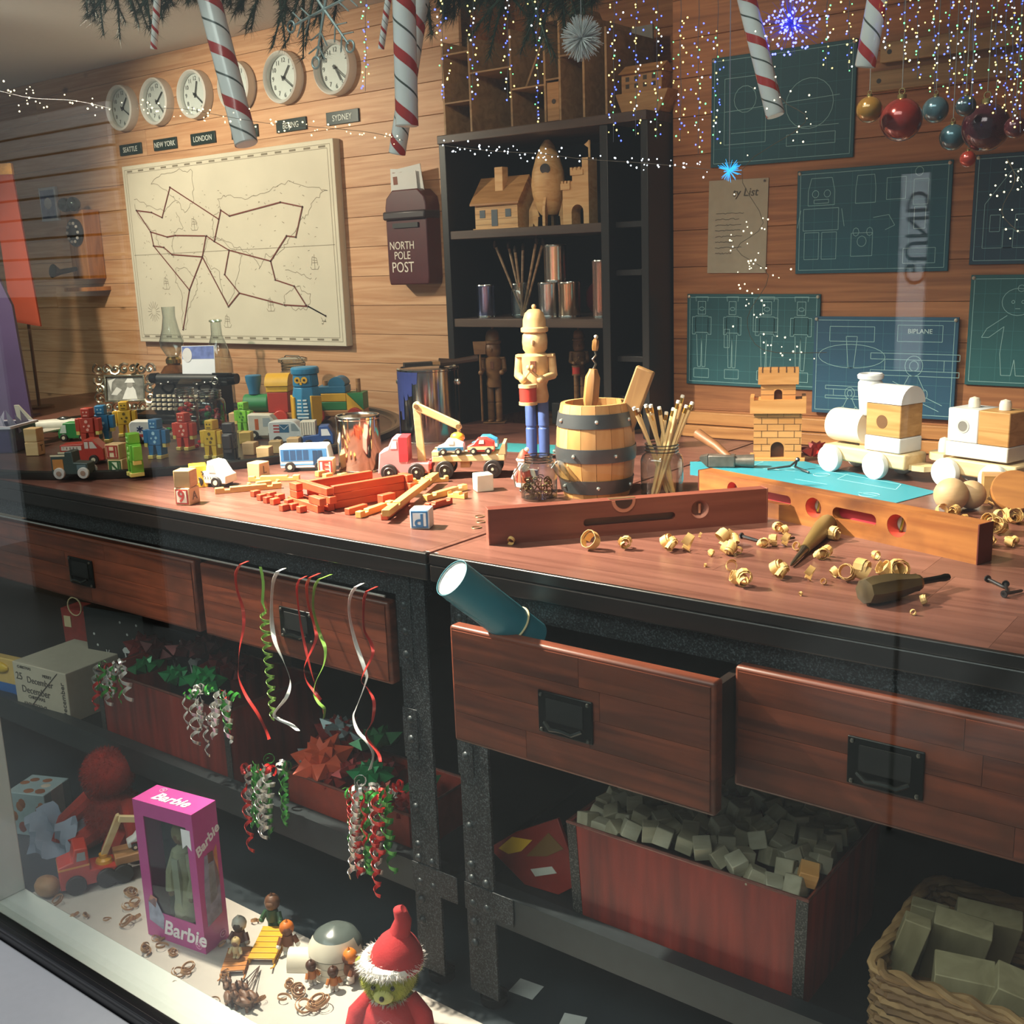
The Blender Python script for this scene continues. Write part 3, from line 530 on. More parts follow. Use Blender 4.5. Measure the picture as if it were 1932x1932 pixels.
for k in range(3):
    MB().bx(-.04+k*.01, -.034+k*.01, -.023, .023, .1, .106).obj('merlon', NAT, t); MB().bx(-.012+k*.012, -.006+k*.012, -.023, .023, .13, .137).obj('merlon', NAT, t)
MB().cyl((.032, 0, .158), (.032, 0, .2), .003, n=8).obj('flag_pole', NAT, t); MB().prism([(.033, .18), (.018, .19), (.033, .2)], -.002, .002).obj('flag', NAT, t)
# cans, brushes, books on the middle shelf
zs = 1.1925
CANM = flat('#c9c5bc', .18, 1, .05)
def can(label, r, h, loc, mat=CANM, paint=None, lidoff=False, group=None, bail=False):
    t = thing('paint_can', label, 'can', loc, group=group)
    MB().lathe([(r*.96, 0), (r, .003), (r, h-.006), (r*1.03, h-.004), (r*1.03, h)], 40).obj('body', mat, t)
    MB().lathe([(r*1.03, h), (r*1.0, h+.0025), (r*.93, h+.0025), (r*.9, h-.002), (r*.86, h-.002)], 40, close=True).obj('rim', CANM, t)
    if lidoff: MB().lathe([(r*.87, h-.012), (1e-6, h-.0118)], 32).obj('paint_surface', paint, t)
    else: MB().lathe([(r*.87, h-.003), (r*.8, h-.004), (1e-6, h-.004)], 32).obj('lid', CANM, t)
    MB().lathe([(r*1.01, .0), (r*1.01, .004), (r, .005)], 40, close=True).obj('base_rim', CANM, t)
    return t
G = 'cans on the bookcase shelf'
can('blue tinted metal can at the left of the bookcase shelf', .026, .085, (-.80, 1.17, zs), flat('#8a94c0', .22, 1), group=G)
can('second metal can from the left, behind the paint brushes', .026, .085, (-.735, 1.24, zs), flat('#b5babd', .22, 1), group=G)
can('silver can at the bottom left of the can pyramid', .029, .088, (-.594, 1.18, zs), flat('#c9cdd0', .22, 1), group=G)
can('brownish can at the bottom right of the can pyramid', .029, .088, (-.53, 1.18, zs), flat('#cbb79e', .22, 1), group=G)
can('pale metal can balanced on top of the can pyramid', .029, .092, (-.565, 1.17, zs+.0915), flat('#dcd6ca', .22, 1), group=G)
can('tall can with dripping orange red paint at the shelf end', .022, .14, (-.425, 1.17, zs), flat('#b5968a', .2, .8), group=G)
t = thing('brush_jar', 'clear jar of long paint brushes on the bookcase shelf', 'jar', (-.68, 1.17, zs))
MB().lathe([(.024, .0), (.027, .003), (.027, .07), (.022, .08), (.024, .092)], 24).obj('glass_body', glass(), t)
for k, (dx, dy, h_) in enumerate(((-.085, .0, .185), (-.06, .02, .18), (-.02, 0, .17), (.005, .01, .175), (.05, .0, .19), (.06, .01, .185))):
    br = tag(MB().cyl((0, 0, .004), (dx, dy, h_), .0028, .0038, n=8).obj('paint_brush', wood('#9a7a58', '#6f5238'), loc=(-.68+random.uniform(-.006, .012), 1.17, zs)), ['leftmost brush leaning furthest left', 'second brush from the left', 'third brush, almost upright', 'fourth brush, upright with dark tip', 'fifth brush leaning right', 'rightmost brush leaning furthest right'][k]+' in the shelf jar', 'paint brush', 'paint brushes in the shelf jar')
    MB().sph((dx*1.05, dy*1.05, h_*1.04), .006, 8, (.8, .8, 2)).obj('bristles', flat('#3a2a20', .8), br)
for k in range(4): tag(MB().bx(-.006, .006, -.05, .05, 0, .12+.01*(k % 2)).obj('book', flat(['#7a2a22', '#b8482f', '#3a2f2a', '#8b8378'][k], .6), loc=(-.47+k*.0135-.006, 1.3, zs), bevel=.001), ['dark red', 'orange red', 'dark brown', 'grey'][k]+' thin book standing behind the cans', 'book', 'books behind the cans')
tag(MB().sph((0, 0, .045), .045, 16, (1, .3, 1)).obj('heart_box', flat('#4a1418', .35), loc=(-.475, 1.24, zs), bevel=0), 'dark red rounded gift tin behind the can pyramid', 'tin')
# ================================================================ round tray with the painted toys
TC = Vector((-1.43, .60, ZT)); TR = .604; ZY = ZT+.0085
t = thing('round_tray', 'large round dark metal tray with raised rim on the left bench', 'tray', TC)
MB().lathe([(1e-6, .0), (TR-.03, 0), (TR-.03, .008), (1e-6, .0082)], 96).obj('floor_disc', wood('#4a2c22', '#331c15', (2, 20, 20), .35), t)
MB().lathe([(TR-.03, 0), (TR-.004, 0), (TR, .006), (TR+.002, .018), (TR-.004, .021), (TR-.016, .019), (TR-.022, .011), (TR-.03, .0085)], 128, close=True).obj('rim', flat('#3d3f3d', .22, .8, .1), t)
def P(x, y, z=ZY): return T(x, y, z)
# ---- alphabet blocks
BW = wood('#dcb98a', '#cda56f', (3, 20, 20), .6, .08); BS = .034
def abc(label, loc, rz, letter=None, col='#a2362e', back='#d8c6a8', side=None, s=BS, upside=False, base=BW, plain=False):
    t = thing('toy_block', label, 'toy block', loc, rz, group='wooden alphabet blocks')
    MB().bx(-s/2, s/2, -s/2, s/2, 0, s).obj('cube', base, t, bevel=.0018)
    m = flat(col, .5)
    if letter:
        e = s*.42
        MB().prism([(-e, s/2-e), (e, s/2-e), (e, s/2+e), (-e, s/2+e)], -s/2-.0012, -s/2).obj('panel', m, t)
        MB().prism([(-e*.8, s/2-e*.8), (e*.8, s/2-e*.8), (e*.8, s/2+e*.8), (-e*.8, s/2+e*.8)], -s/2-.0018, -s/2).obj('panel_field', flat(back, .5), t)
        text(letter, s*.95, m, t, (0, -s/2-.0024, s/2), rot=(pi/2, pi if upside else 0, 0) if not upside else (pi/2, pi, 0), bold=.0006)
    if side: text(side, s*.7, flat('#6b5233'), t, (s/2+.0006, 0, s/2), rot=(pi/2, 0, pi/2))
    return t
abc('plain wooden block at the far left of the tray, lower of two', P(68, 858), .55, side='T')
abc('plain wooden block at the far left of the tray, upper of two', P(68, 858)+Vector((0, .001, BS+.0003)), .5)
abc('letter N block with green panel below the letter I block', P(226, 893), .5, 'N', '#2f5c33', '#cfd3b4')
abc('letter I block with red panel lying on its side on the N block', P(224, 893)+Vector((0, 0, BS+.0003)), .45, 'H', '#a2362e', '#e0c4a0')
abc('number 7 block with green panel behind the dark old truck', P(166, 868), .5, '7', '#2d5a35', '#b9c09a')
abc('number 9 block with red panel at the front edge of the bench', T(355, 950), .3, '9', '#b23a32', '#e3d6c0', side='A')
abc('plain wooden block on top of the number 9 block', T(354, 950)+Vector((0, .001, BS+.0003)), .5, base=wood('#c99d68', '#ad8150'))
abc('letter E block with red panel leaning by the small shiny can', T(618, 893), .62, 'E', '#b23a32', '#efe2cf')
abc('letter P block in blue standing upside down near the red logs', T(797, 994), .5, 'P', '#3f7cae', '#e6eef0', upside=True, base=flat('#d9e2e4', .5))
abc('letter Z block with pale green side beside the flatbed truck', T(912, 925), .95, base=flat('#e0d8c2', .55), side='Z')
abc('white letter C block under the front of the flatbed truck', T(806, 893), .6, 'C', '#9aa3ad', '#e8e8e4', s=.026)
abc('square wooden block alone in front of the bus', T(489, 900), .15, side='L')
abc('plain wooden block behind the pale green robot', P(447, 800), .6)
abc('yellowish wooden block below the pale green robot', P(466, 836), .6, s=.03, base=wood('#c9a85a', '#b08f45'))
abc('wooden block with a branch mark left of three loose blocks', P(474, 857), .45, s=.03)
abc('wooden block in front among the three loose blocks', P(501, 867), .5, s=.031)
abc('wooden block with green side, right of three loose blocks', P(522, 854), .7, s=.03, base=wood('#c2a878', '#a88c5c'))
abc('wooden block behind the bus, beside the blue truck', P(592, 842), .5, s=.03)
abc('flat lying wooden block just above the bus roof', P(556, 848), .6, s=.03)
# ---- painted robots
def robot(label, loc, rz, col, dark, face, s=1.0, feet='#d8c26a'):
    t = thing('toy_robot', label, 'toy robot', loc, rz, group='painted wooden robots', sc=s)
    m = flat(col, .45); d = .024
    MB().bx(-.011, .011, -.012, .012, .066, .088).obj('head', m, t, bevel=.002)
    MB().bx(-.0165, .0165, -d/2, d/2, .030, .066).obj('torso', m, t, bevel=.002)
    for sx in (-1, 1):
        a = MB().bx(sx*.0235-.0055, sx*.0235+.0055, -.009, .009, .034, .064).obj('arm', m, t, bevel=.0015)
        MB().bx(sx*.0235-.004, sx*.0235+.004, -.0098, .006, .026, .034).obj('hand', flat(feet, .5), a)
        l = MB().prism([(sx*.003, .03), (sx*.0165, .03), (sx*.0155, .008), (sx*.006, .008)], -d/2, d/2).obj('leg', m, t)
        MB().bx(sx*.011-.0062, sx*.011+.0062, -d/2-.004, d/2, 0, .008).obj('foot', flat(feet, .5), l, bevel=.001)
    k = flat(face, .5)
    for sx in (-1, 1): MB().cyl((sx*.004, -.0128, .079), (sx*.004, -.0118, .079), .0021, n=8).obj('eye', k, t)
    MB().bx(-.005, .005, -.0127, -.0118, .070, .0725).obj('mouth', k, t)
    for x, z, r in ((0, .057, .004), (.006, .047, .0032), (-.006, .046, .0022), (.002, .038, .0035)): MB().cyl((x, -d/2-.0008, z), (x, -d/2+.0002, z), r, n=10).obj('dial_dot', k, t)
    return t
robot('red robot standing behind the toy fire engine', P(172, 840), .55, '#b03a2c', 0, '#e6a596', 1.12)
robot('blue robot behind the red robot, left of the yellow one', P(197, 834), .7, '#2f78a6', 0, '#a9d2e6', 1.12)
robot('yellow robot below the silver picture frame', P(240, 822), .75, '#d0a435', 0, '#5c4a1c', 1.08)
robot('lime green robot facing left beside the N block', P(258, 897), -.35, '#68ab35', 0, '#b9dd88', 1.08)
robot('blue robot in front of the ambulance', P(300, 864), .35, '#2f6f9f', 0, '#a9d2e6', 1.08)
robot('red robot in front of the two candy jars', P(352, 848), .3, '#c43d26', 0, '#f0b5a0', 1.06)
robot('yellow robot standing in front of the right candy jar', P(405, 864), .25, '#d8ae35', 0, '#6b521c', 1.04)
robot('black robot seen edge-on beside the yellow robot', P(437, 872), 2.2, '#1d1e22', 0, '#3a3b40', 1.05, '#26272b')
robot('pale green robot behind the loose blocks', P(463, 816), .2, '#7fc23a', 0, '#3f7a20', .95)
# ---- painted wooden vehicles: x forward, near side faces -y
TYRE, HUBC = flat('#2a2320', .5), flat('#d9cdb0', .5)
def vehicle(name, label, loc, rz, L, prof, w, mat, wheels, wr, win=(), wcol='#cfd6d8', bands=(), cat='toy car', tyre=TYRE, hub=HUBC, z0=None):
    t = thing(name, label, cat, loc, rz, group='painted wooden vehicles'); z0 = wr*.7 if z0 is None else z0
    MB().prism([(x*L, z0+z*L) for x, z in prof], -w/2, w/2).obj('body', mat, t, bevel=.002)
    for poly in win:
        for s_ in (-1, 1): MB().prism([(x*L, z0+z*L) for x, z in poly], s_*w/2-.0006, s_*w/2+.0006).obj('window', flat(wcol, .3), t)
    for (x0, x1, za, zb, c) in bands:
        for s_ in (-1, 1): MB().prism([(x0*L, z0+za*L), (x1*L, z0+za*L), (x1*L, z0+zb*L), (x0*L, z0+zb*L)], s_*w/2-.0005, s_*w/2+.0005).obj('stripe', flat(c, .5), t)
    for x in wheels:
        for s_ in (-1, 1):
            wl = MB().cyl((x*L, s_*(w/2-.001), wr), (x*L, s_*(w/2+.006), wr), wr, n=20).obj('wheel', tyre, t, bevel=.0012)
            MB().cyl((x*L, s_*(w/2+.0058), wr), (x*L, s_*(w/2+.0072), wr), wr*.45, n=12).obj('hub', hub, wl)
    return t
busp = [(-.5, 0), (.5, 0), (.5, .2), (.46, .42), (.42, .45), (-.48, .45), (-.5, .42)]
bus = vehicle('toy_bus', 'white toy bus with blue windows and door', T(581, 886), rad(36), .112, busp, .045, flat('#dfe6e8', .4), (-.3, .3), .0115, [[(-.42+.13*k, .16), (-.31+.13*k, .16), (-.31+.13*k, .36), (-.42+.13*k, .36)] for k in range(4)], '#2d4f76', [(-.48, .44, .14, .38, '#3f78ae'), (-.5, .5, .06, .085, '#4f8fc4')], 'toy bus')
for k in range(2): MB().bx(.018+k*.011, .0275+k*.011, -.0237, -.0225, .014, .047).obj('door_leaf', flat('#24405f', .3), bus)
amb = vehicle('toy_ambulance', 'white toy ambulance with blue star and red stripe', P(283, 834), rad(38), .088, [(-.5, 0), (.5, 0), (.5, .25), (.38, .32), (.3, .55), (-.42, .58), (-.5, .5)], .042, flat('#d9d6d0', .4), (-.28, .28), .0115, [[(.14, .3), (.33, .3), (.27, .5), (.14, .5)]], '#3a4c5c', [(-.5, .5, .1, .19, '#a83830')], 'toy ambulance')
for a in (0, 60, 120): MB().bx(-.0085, .0085, -.001, .0005, -.0017, .0017).obj('star_bar', flat('#2b3a66'), amb, (-.016, -.0212, .038), rot=(0, rad(a+90), 0))
vehicle('toy_fire_engine', 'red toy fire engine with white ladder marks', P(162, 873), rad(38), .098, [(-.5, 0), (.55, 0), (.52, .28), (.3, .5), (.1, .52), (.05, .42), (-.5, .4)], .045, flat('#b8372b', .4), (-.3, .3), .011, [[(.1, .3), (.19, .3), (.19, .46), (.1, .46)], [(.22, .3), (.4, .3), (.3, .46), (.22, .46)]], '#d8c9c0', [(-.46, .02, .27, .37, '#e0cdc0')]+[(-.42+k*.08, -.39+k*.08, .29, .35, '#7a2a20') for k in range(5)], 'toy fire engine')
old = vehicle('toy_truck', 'dark green old-fashioned toy truck with orange picture panel', P(141, 900), rad(34), .082, [(-.5, 0), (.5, 0), (.5, .3), (.12, .32), (.1, .62), (-.1, .62), (-.12, .5), (-.5, .5)], .038, flat('#2d3c3a', .45), (-.28, .38), .0125, [[(-.45, .14), (-.16, .14), (-.16, .42), (-.45, .42)]], '#b0743c', [(-.5, -.1, .5, .54, '#d8c9a8'), (.2, .45, .12, .26, '#52646a')], 'toy truck', tyre=flat('#b9b4b0', .5), hub=flat('#8a6f60'))
vehicle('toy_car', 'green toy car with pale window behind the red robot', P(146, 830), rad(35), .085, [(-.5, 0), (.5, 0), (.48, .3), (.2, .5), (-.3, .5), (-.5, .2)], .04, flat('#2a7a3c', .4), (-.3, .3), .010, [[(-.44, .18), (-.22, .18), (-.22, .44), (-.34, .44)]], '#c9d3c4')
vehicle('toy_van', 'white toy ice cream van with orange side mark', P(503, 826), rad(36), .082, [(-.5, 0), (.5, 0), (.48, .3), (.28, .58), (.2, .66), (-.5, .7)], .04, flat('#dcd6c6', .4), (-.32, .28), .0115, [[(-.02, .3), (.3, .3), (.2, .58), (-.02, .58)]], '#a9b2b4', [(-.28, -.16, .2, .55, '#c8622c')], 'toy van')
mail = vehicle('toy_mail_van', 'white toy mail van with red stripes and blue envelope', P(549, 837), rad(28), .098, [(-.5, 0), (.5, 0), (.52, .2), (.4, .3), (.22, .5), (.1, .54), (-.46, .52), (-.5, .46)], .042, flat('#d6d8d6', .4), (-.25, .3), .0115, [[(.12, .28), (.34, .28), (.22, .47), (.12, .47)]], '#8b979c', [(-.36, -.2, .40, .44, '#b03a34'), (-.36, -.2, .32, .36, '#b03a34'), (-.36, -.2, .24, .28, '#b03a34'), (-.2, .06, .24, .45, '#2f6285')], 'toy van')
strokes([[(-.019, .05), (-.007, .04), (.005, .05)]], .0012, -.0218).obj('envelope_mark', flat('#dfe8ea'), mail, smooth=0)
vehicle('toy_truck', 'blue toy truck carrying a white striped load', P(603, 843), rad(40), .075, [(-.5, 0), (.5, 0), (.5, .35), (.35, .62), (.05, .62), (.02, .35), (-.5, .3)], .04, flat('#2c4f8c', .4), (-.3, .28), .011, [[(.12, .3), (.42, .3), (.33, .52), (.12, .52)]], '#dfe6ea', (), 'toy truck')
t = thing('striped_crate', 'white striped crate on the blue toy truck bed', 'crate', P(603, 843)+Vector((-.018, -.014, .0325)), rad(40), )
MB().bx(-.018, .018, -.019, .019, 0, .034).obj('box', flat('#d8d4c4', .5), t, bevel=.001)
for k in range(6): MB().bx(-.0165+k*.006, -.0145+k*.006, -.0196, -.019, .002, .032).obj('stripe', flat('#8f9088'), t)
tow = vehicle('toy_tow_truck', 'white toy tow truck with chain and arrow marks', T(408, 916), rad(18), .078, [(-.5, 0), (.5, 0), (.5, .22), (.4, .28), (.2, .58), (-.04, .62), (-.1, .34), (-.5, .3)], .042, flat('#e6e2d2', .4), (-.34, .22), .0115, [[(.0, .3), (.2, .3), (.14, .52), (.0, .52)]], '#cfcabc', (), 'toy truck')
for k in range(5): strokes([[(-.012+k*.0065, .0235), (-.009+k*.0065, .0205), (-.012+k*.0065, .0175)]], .0012, -.0216).obj('arrow_mark', flat('#55524a'), tow, smooth=0)
for k in range(3): MB().torus((-.034+k*.008, -.0216, .03), .0034, .0009, 12, 5, Matrix.Rotation(pi/2, 3, 'X')).obj('chain_link', flat('#4a473f', .4, .7), tow)
tag(MB().prism([(-.022, 0), (.022, 0), (.016, .046), (-.026, .046)], -.018, .018, 'y').obj('yellow_wedge', flat('#dcab2c', .45), loc=T(376, 917), rz=rad(-35), bevel=.002), 'yellow wooden wedge block against the tow truck', 'toy block')
# toy aeroplane at the far left
t = thing('toy_aeroplane', 'white toy aeroplane with dark cockpit at the left of the tray', 'toy plane', P(112, 826), rad(38))
MB().lathe([(1e-6, -.11), (.012, -.108), (.016, -.06), (.019, -.01), (.019, .04), (.014, .09), (.006, .125), (1e-6, .13)], 18, Matrix.Translation((0, 0, .034)) @ Matrix.Rotation(pi/2, 4, 'Y')).obj('fuselage', flat('#b6b0a2', .5), t)
MB().prism([(-.03, -.014), (.03, -.014), (-.01, -.11), (-.04, -.11)], .026, .03, 'z').obj('wing', flat('#a49d90', .5), t); MB().prism([(-.03, .014), (.03, .014), (-.01, .11), (-.04, .11)], .026, .03, 'z').obj('wing', flat('#a49d90', .5), t)
MB().prism([(-.105, .04), (-.06, .045), (-.1, .095), (-.112, .095)], -.003, .003).obj('tail_fin', flat('#b6b0a2', .5), t)
MB().sph((.02, 0, .05), .012, 12, (1.8, .8, .8)).obj('cockpit', flat('#2a2723', .2), t)
for k in range(2): MB().lathe([(.0085-.002*k, 0), (.0085-.002*k, .005)], 14, Matrix.Translation((.106+k*.01, 0, .034)) @ Matrix.Rotation(pi/2, 4, 'Y')).obj('nose_band', flat('#33302c'), t)
for x, y in ((-.06, 0), (.04, -.02), (.04, .02)): MB().cyl((x, y, 0), (x, y, .022), .003, n=6).obj('undercarriage', flat('#2a2825'), t)
# purple box with tissue, tall purple board, orange sash
c = P(8, 848)
t = thing('purple_box', 'open purple gift box with white rim and tissue paper', 'box', c, rad(30))
PU = flat('#2b1a4c', .3, var=.12, coat=.3)
for (x0, x1, y0, y1) in ((-.06, .06, -.06, -.056), (-.06, .06, .056, .06), (-.06, -.056, -.06, .06), (.056, .06, -.06, .06)): MB().bx(x0, x1, y0, y1, 0, .066).obj('side', PU, t)
MB().bx(-.06, .06, -.06, .06, 0, .003).obj('bottom', PU, t)
for (x0, x1, y0, y1) in ((-.066, .066, -.066, -.058), (-.066, .066, .058, .066), (-.066, -.058, -.058, .058), (.058, .066, -.058, .058)): MB().bx(x0, x1, y0, y1, .062, .068).obj('rim', flat('#cfc9d2', .4), t)
b = MB()
for k in range(14):
    a = random.uniform(0, 6.3); x, y = random.uniform(-.045, .045), random.uniform(-.045, .045); b.add([(x, y, .03), (x+.03*cos(a), y+.03*sin(a), .05), (x+.012*sin(a), y-.012*cos(a), random.uniform(.085, .11))], [(0, 1, 2)])
b.obj('tissue_paper', flat('#8d8698', .8), t, smooth=0)
c = Vector((-2.30, .62, ZT)); t = thing('purple_board', 'tall purple card panel at the left edge of the picture', 'panel', c, rad(38))
MB().prism([(-.25, 0), (.035, 0), (.02, .36), (-.03, .5), (-.25, .56)], -.008, .008).obj('card', flat('#3f2d52', .6, var=.12, sc=8), t)
MB().bx(-.05, .02, .008, .1, 0, .004).obj('foot', flat('#3a2a4c'), t)
c = Vector((-2.52, .80, ZT)); t = thing('orange_sash', 'orange red hanging felt sash with gold band left of the map', 'sash', c, rad(38))
MB().prism([(-.045, .30), (.05, .28), (.02, .80), (-.05, .80)], -.006, .006).obj('cloth', flat('#943a22', .85, var=.15, sc=9), t)
MB().prism([(-.052, .78), (.022, .78), (.022, .815), (-.052, .815)], -.008, .008).obj('gold_band', flat('#b07b2e', .5, .3, .3), t)
MB().prism([(-.15, .45), (-.06, .80), (-.05, .80), (-.075, .50)], -.004, .008).obj('cloth_tail', flat('#8a341e', .85, var=.15, sc=9), t)
MB().cyl((-.0, .02, 0), (-.0, .02, .82), .006, n=8).obj('stand_pole', flat('#5a4030'), t)
MB().cyl((0, .02, 0), (0, .02, .006), .05, n=24).obj('stand_foot', flat('#5a4030'), t)
# ---- silver picture frame
c = T(240, 779); t = thing('framed_photograph', 'ornate silver frame with black-and-white photograph', 'picture frame', c, rad(30), rot=(rad(-8), 0, rad(30)))
SIL = flat('#b3a994', .22, 1, .15); fw, fh = .19, .15
def scroll(x, z, r, a): return [(x+(r*(1-k/13))*cos(a+k*.75), z+(r*(1-k/13))*sin(a+k*.75)) for k in range(12)]
MB().bx(-.070, .070, -.012, 0, .036, .042).bx(-.070, .070, -.012, 0, .118, .124).bx(-.070, -.064, -.012, 0, .042, .118).bx(.064, .070, -.012, 0, .042, .118).obj('inner_frame', SIL, t, bevel=.001)
MB().bx(-.066, .066, -.002, .003, .039, .121).obj('backing', flat('#4a443c', .6), t)
i = 0
for x, z in [(-.088+.0295*k, z) for k in range(7) for z in (.018, .142)]+[(x, .048+.03*k) for k in range(3) for x in (-.086, .086)]:
    MB().tube([(px, -.008-.002*sin(k), pz) for k, (px, pz) in enumerate(scroll(x, z, .0195, i*1.9))], [.0052-.00025*k for k in range(12)], 6).obj('scroll', SIL, t); i += 1
    MB().sph((x, -.008, z), .0062, 8, (1, .7, 1)).obj('boss', SIL, t)
ph = MB().bx(-.064, .064, -.004, -.002, .042, .118).obj('photograph', flat('#77756f', .35, var=.4, sc=55), t)
MB().prism([(-.012, .045), (.04, .045), (.034, .075), (.022, .09), (.01, .09), (.0, .072)], -.0046, -.004).obj('photo_beard', flat('#d6d4cf', .5), ph)
MB().prism(arc(.016, .092, .011, 0, 360, 14)[:-1], -.005, -.0045).obj('photo_face', flat('#8f8b85', .5), ph)
MB().prism([(-.002, .098), (.034, .098), (.026, .112), (.008, .112)], -.0053, -.005).obj('photo_cap', flat('#d9d7d2', .5), ph)
MB().prism([(-.05, .06), (-.03, .085), (-.012, .075), (-.03, .058)], -.0046, -.004).obj('photo_patch', flat('#c2c0bb', .5), ph)
MB().prism([(-.06, .105), (-.05, .07), (-.045, .1), (-.03, .115)], -.0046, -.004).obj('photo_patch', flat('#bdbbb6', .5), ph)
MB().bx(-.02, .02, .003, .06, 0, .004).obj('easel_foot', flat('#2a2725'), t)
# ---- typewriter
c = T(352, 792, ZY); t = thing('typewriter', 'old black typewriter with a card in its roller', 'typewriter', c, rad(16), sc=.88)
TB = flat('#141414', .18, .2, .1)
MB().prism([(-.1, 0), (.1, 0), (.1, .03), (.02, .045), (.0, .105), (-.02, .12), (-.1, .12)], -.13, .13, 'x', M=Matrix.Rotation(pi, 4, 'Z') @ Matrix.Identity(4)).obj('body', TB, t, bevel=.006)
MB().bx(-.14, .14, -.105, .105, 0, .016).obj('base', TB, t, bevel=.004)
for r in range(4):
    for k in range(10):
        b = MB().cyl((-.105+k*.0225+r*.006, -.088+r*.021, .046+r*.012), (-.105+k*.0225+r*.006, -.088+r*.021, .053+r*.012), .0075, n=12).obj('key', flat('#cfc4ad', .35), t)
MB().cyl((-.15, .06, .135), (.15, .06, .135), .016, n=18).obj('roller', flat('#222222', .5), t)
for s_ in (-1, 1): MB().cyl((s_*.15, .06, .135), (s_*.178, .06, .135), .02, .018, n=16).obj('roller_knob', flat('#0c0c0c', .2), t)
MB().bx(-.15, .15, .04, .1, .112, .128).obj('carriage', flat('#2b2b2b', .25, .6), t, bevel=.003)
MB().bx(.1, .17, .03, .045, .15, .157).obj('carriage_lever', TB, t); MB().torus((.11, .03, .13), .012, .003, 16, 6, Matrix.Rotation(pi/2, 3, 'X')).obj('ribbon_ring', flat('#9a9485', .2, .9), t)
b = MB()
for k in range(22): b.cyl((-.05+k*.0048, .01, .1), (-.04+k*.004, .048, .138), .0012, n=4)
b.obj('type_bars', flat('#8a8477', .25, .9), t)
text('ROYALE', .012, flat('#8d866f'), t, (-.01, -.0225, .098)) if 0 else None
for s_ in (-1, 1): MB().torus((s_*.075, .0, .125), .026, .004, 20, 6).obj('ribbon_spool', flat('#2a2a2a', .2, .7), t)
cd_ = thing('card_in_typewriter', 'white card with blue winter picture standing in the typewriter', 'card', c+Vector((-.012, .07, .126)), rot=(rad(-6), 0, rad(24)))
MB().bx(-.055, .055, -.001, .001, 0, .09).obj('sheet', flat('#d6d8de', .6, var=.02), cd_)
MB().bx(-.053, .053, -.0016, -.001, .05, .088).obj('winter_print', flat('#5f6ea8', .5, var=.35, sc=50), cd_)
MB().prism(arc(-.036, .062, .016, 0, 360, 14, .022)[:-1], -.0022, -.0016).obj('white_figure', flat('#c9c6c8', .6), cd_)
# oil lamp and bottle behind the typewriter
t = thing('oil_lamp', 'oil lamp with amber glass bowl and clear chimney left of the typewriter', 'lamp', T(318, 781, ZY)+Vector((-.03, .06, 0)))
MB().lathe([(.045, 0), (.045, .006), (.014, .02), (.012, .07), (.02, .085)], 24).obj('foot', flat('#3a2418', .15, .3), t)
MB().lathe([(.02, .085), (.042, .105), (.044, .125), (.03, .145), (.02, .15)], 24).obj('bowl', flat('#5c3616', .08, .2, .3), t)
MB().lathe([(.02, .15), (.024, .154), (.024, .166), (.017, .175)], 20).obj('burner', flat('#a58c52', .2, 1), t)
MB().lathe([(.02, .176), (.036, .205), (.038, .222), (.026, .262), (.0195, .30), (.021, .33)], 24, close=True).obj('chimney', glass(), t)
t = thing('glass_bottle', 'clear glass bottle neck with ring lip behind the card', 'bottle', T(352, 776, ZY)+Vector((.02, .13, 0)))
MB().lathe([(.04, 0), (.043, .01), (.043, .15), (.032, .19), (.018, .235), (.0165, .275)], 24, close=True).obj('body', glass(), t)
MB().torus((0, 0, .278), .0175, .004, 24, 8).obj('lip', glass('#dfeee6', 1.6), t)
# ---- glass jars
def jar(name, label, loc, r, h, mat=None, rz=0, cat='jar', thread=True):
    t = thing(name, label, cat, loc, rz)
    MB().lathe([(r*.9, 0), (r, .004), (r, h*.70), (r*.93, h*.78), (r*.76, h*.83), (r*.76, h)], 32, close=True).obj('glass_body', mat or glass(), t)
    MB().lathe([(1e-6, .003), (r*.9, .003)], 32).obj('glass_base', mat or glass(), t)
    if thread:
        for z in (.87, .93, .99): MB().torus((0, 0, h*z), r*.77, .0016, 28, 6).obj('thread_ring', glass('#c2cac6', 1.6, edge=.8), t)
    return t
def fill(name, label, cat, base, r, h, n, cols, rad_=(.006, .010), group=None):
    for k in range(n):
        a, q = random.uniform(0, 6.28), (r-.011)*math.sqrt(random.random()); z = .008+(h-.012)*random.random(); rr = random.uniform(*rad_)
        tag(MB().sph((0, 0, 0), rr, 8, (1, 1, random.uniform(.55, 1))).obj(name, flat(random.choice(cols), .12, .35), loc=Vector(base)+Vector((q*cos(a), q*sin(a), z)), rz=a), label, cat, group or label)
j1 = P(356, 818); jar('candy_jar', 'tall glass jar behind the red robot, filled with red sweets', j1, .032, .125); fill('red_sweet', 'red shiny sweet inside the left candy jar', 'sweet', j1, .03, .085, 26, ['#a3141a', '#c42a22', '#8a1010'])
j2 = P(402, 818); jar('candy_jar', 'wide glass jar of red and green shiny sweets', j2, .040, .118); fill('foil_sweet', 'red or green foil sweet inside the wide candy jar', 'sweet', j2, .037, .075, 34, ['#a3141a', '#c41f22', '#8a1010', '#1f6a33', '#7a0c14'], (.007, .012))
for k, (x, y) in enumerate(((378, 838), (388, 842), (372, 846))): tag(MB().sph((0, 0, .006), .007, 8, (1.2, .8, .8)).obj('red_sweet', flat('#b3141c', .12, .35), loc=P(x, y), rz=k), 'loose red sweet on the tray below the candy jars', 'sweet', 'loose red sweets')
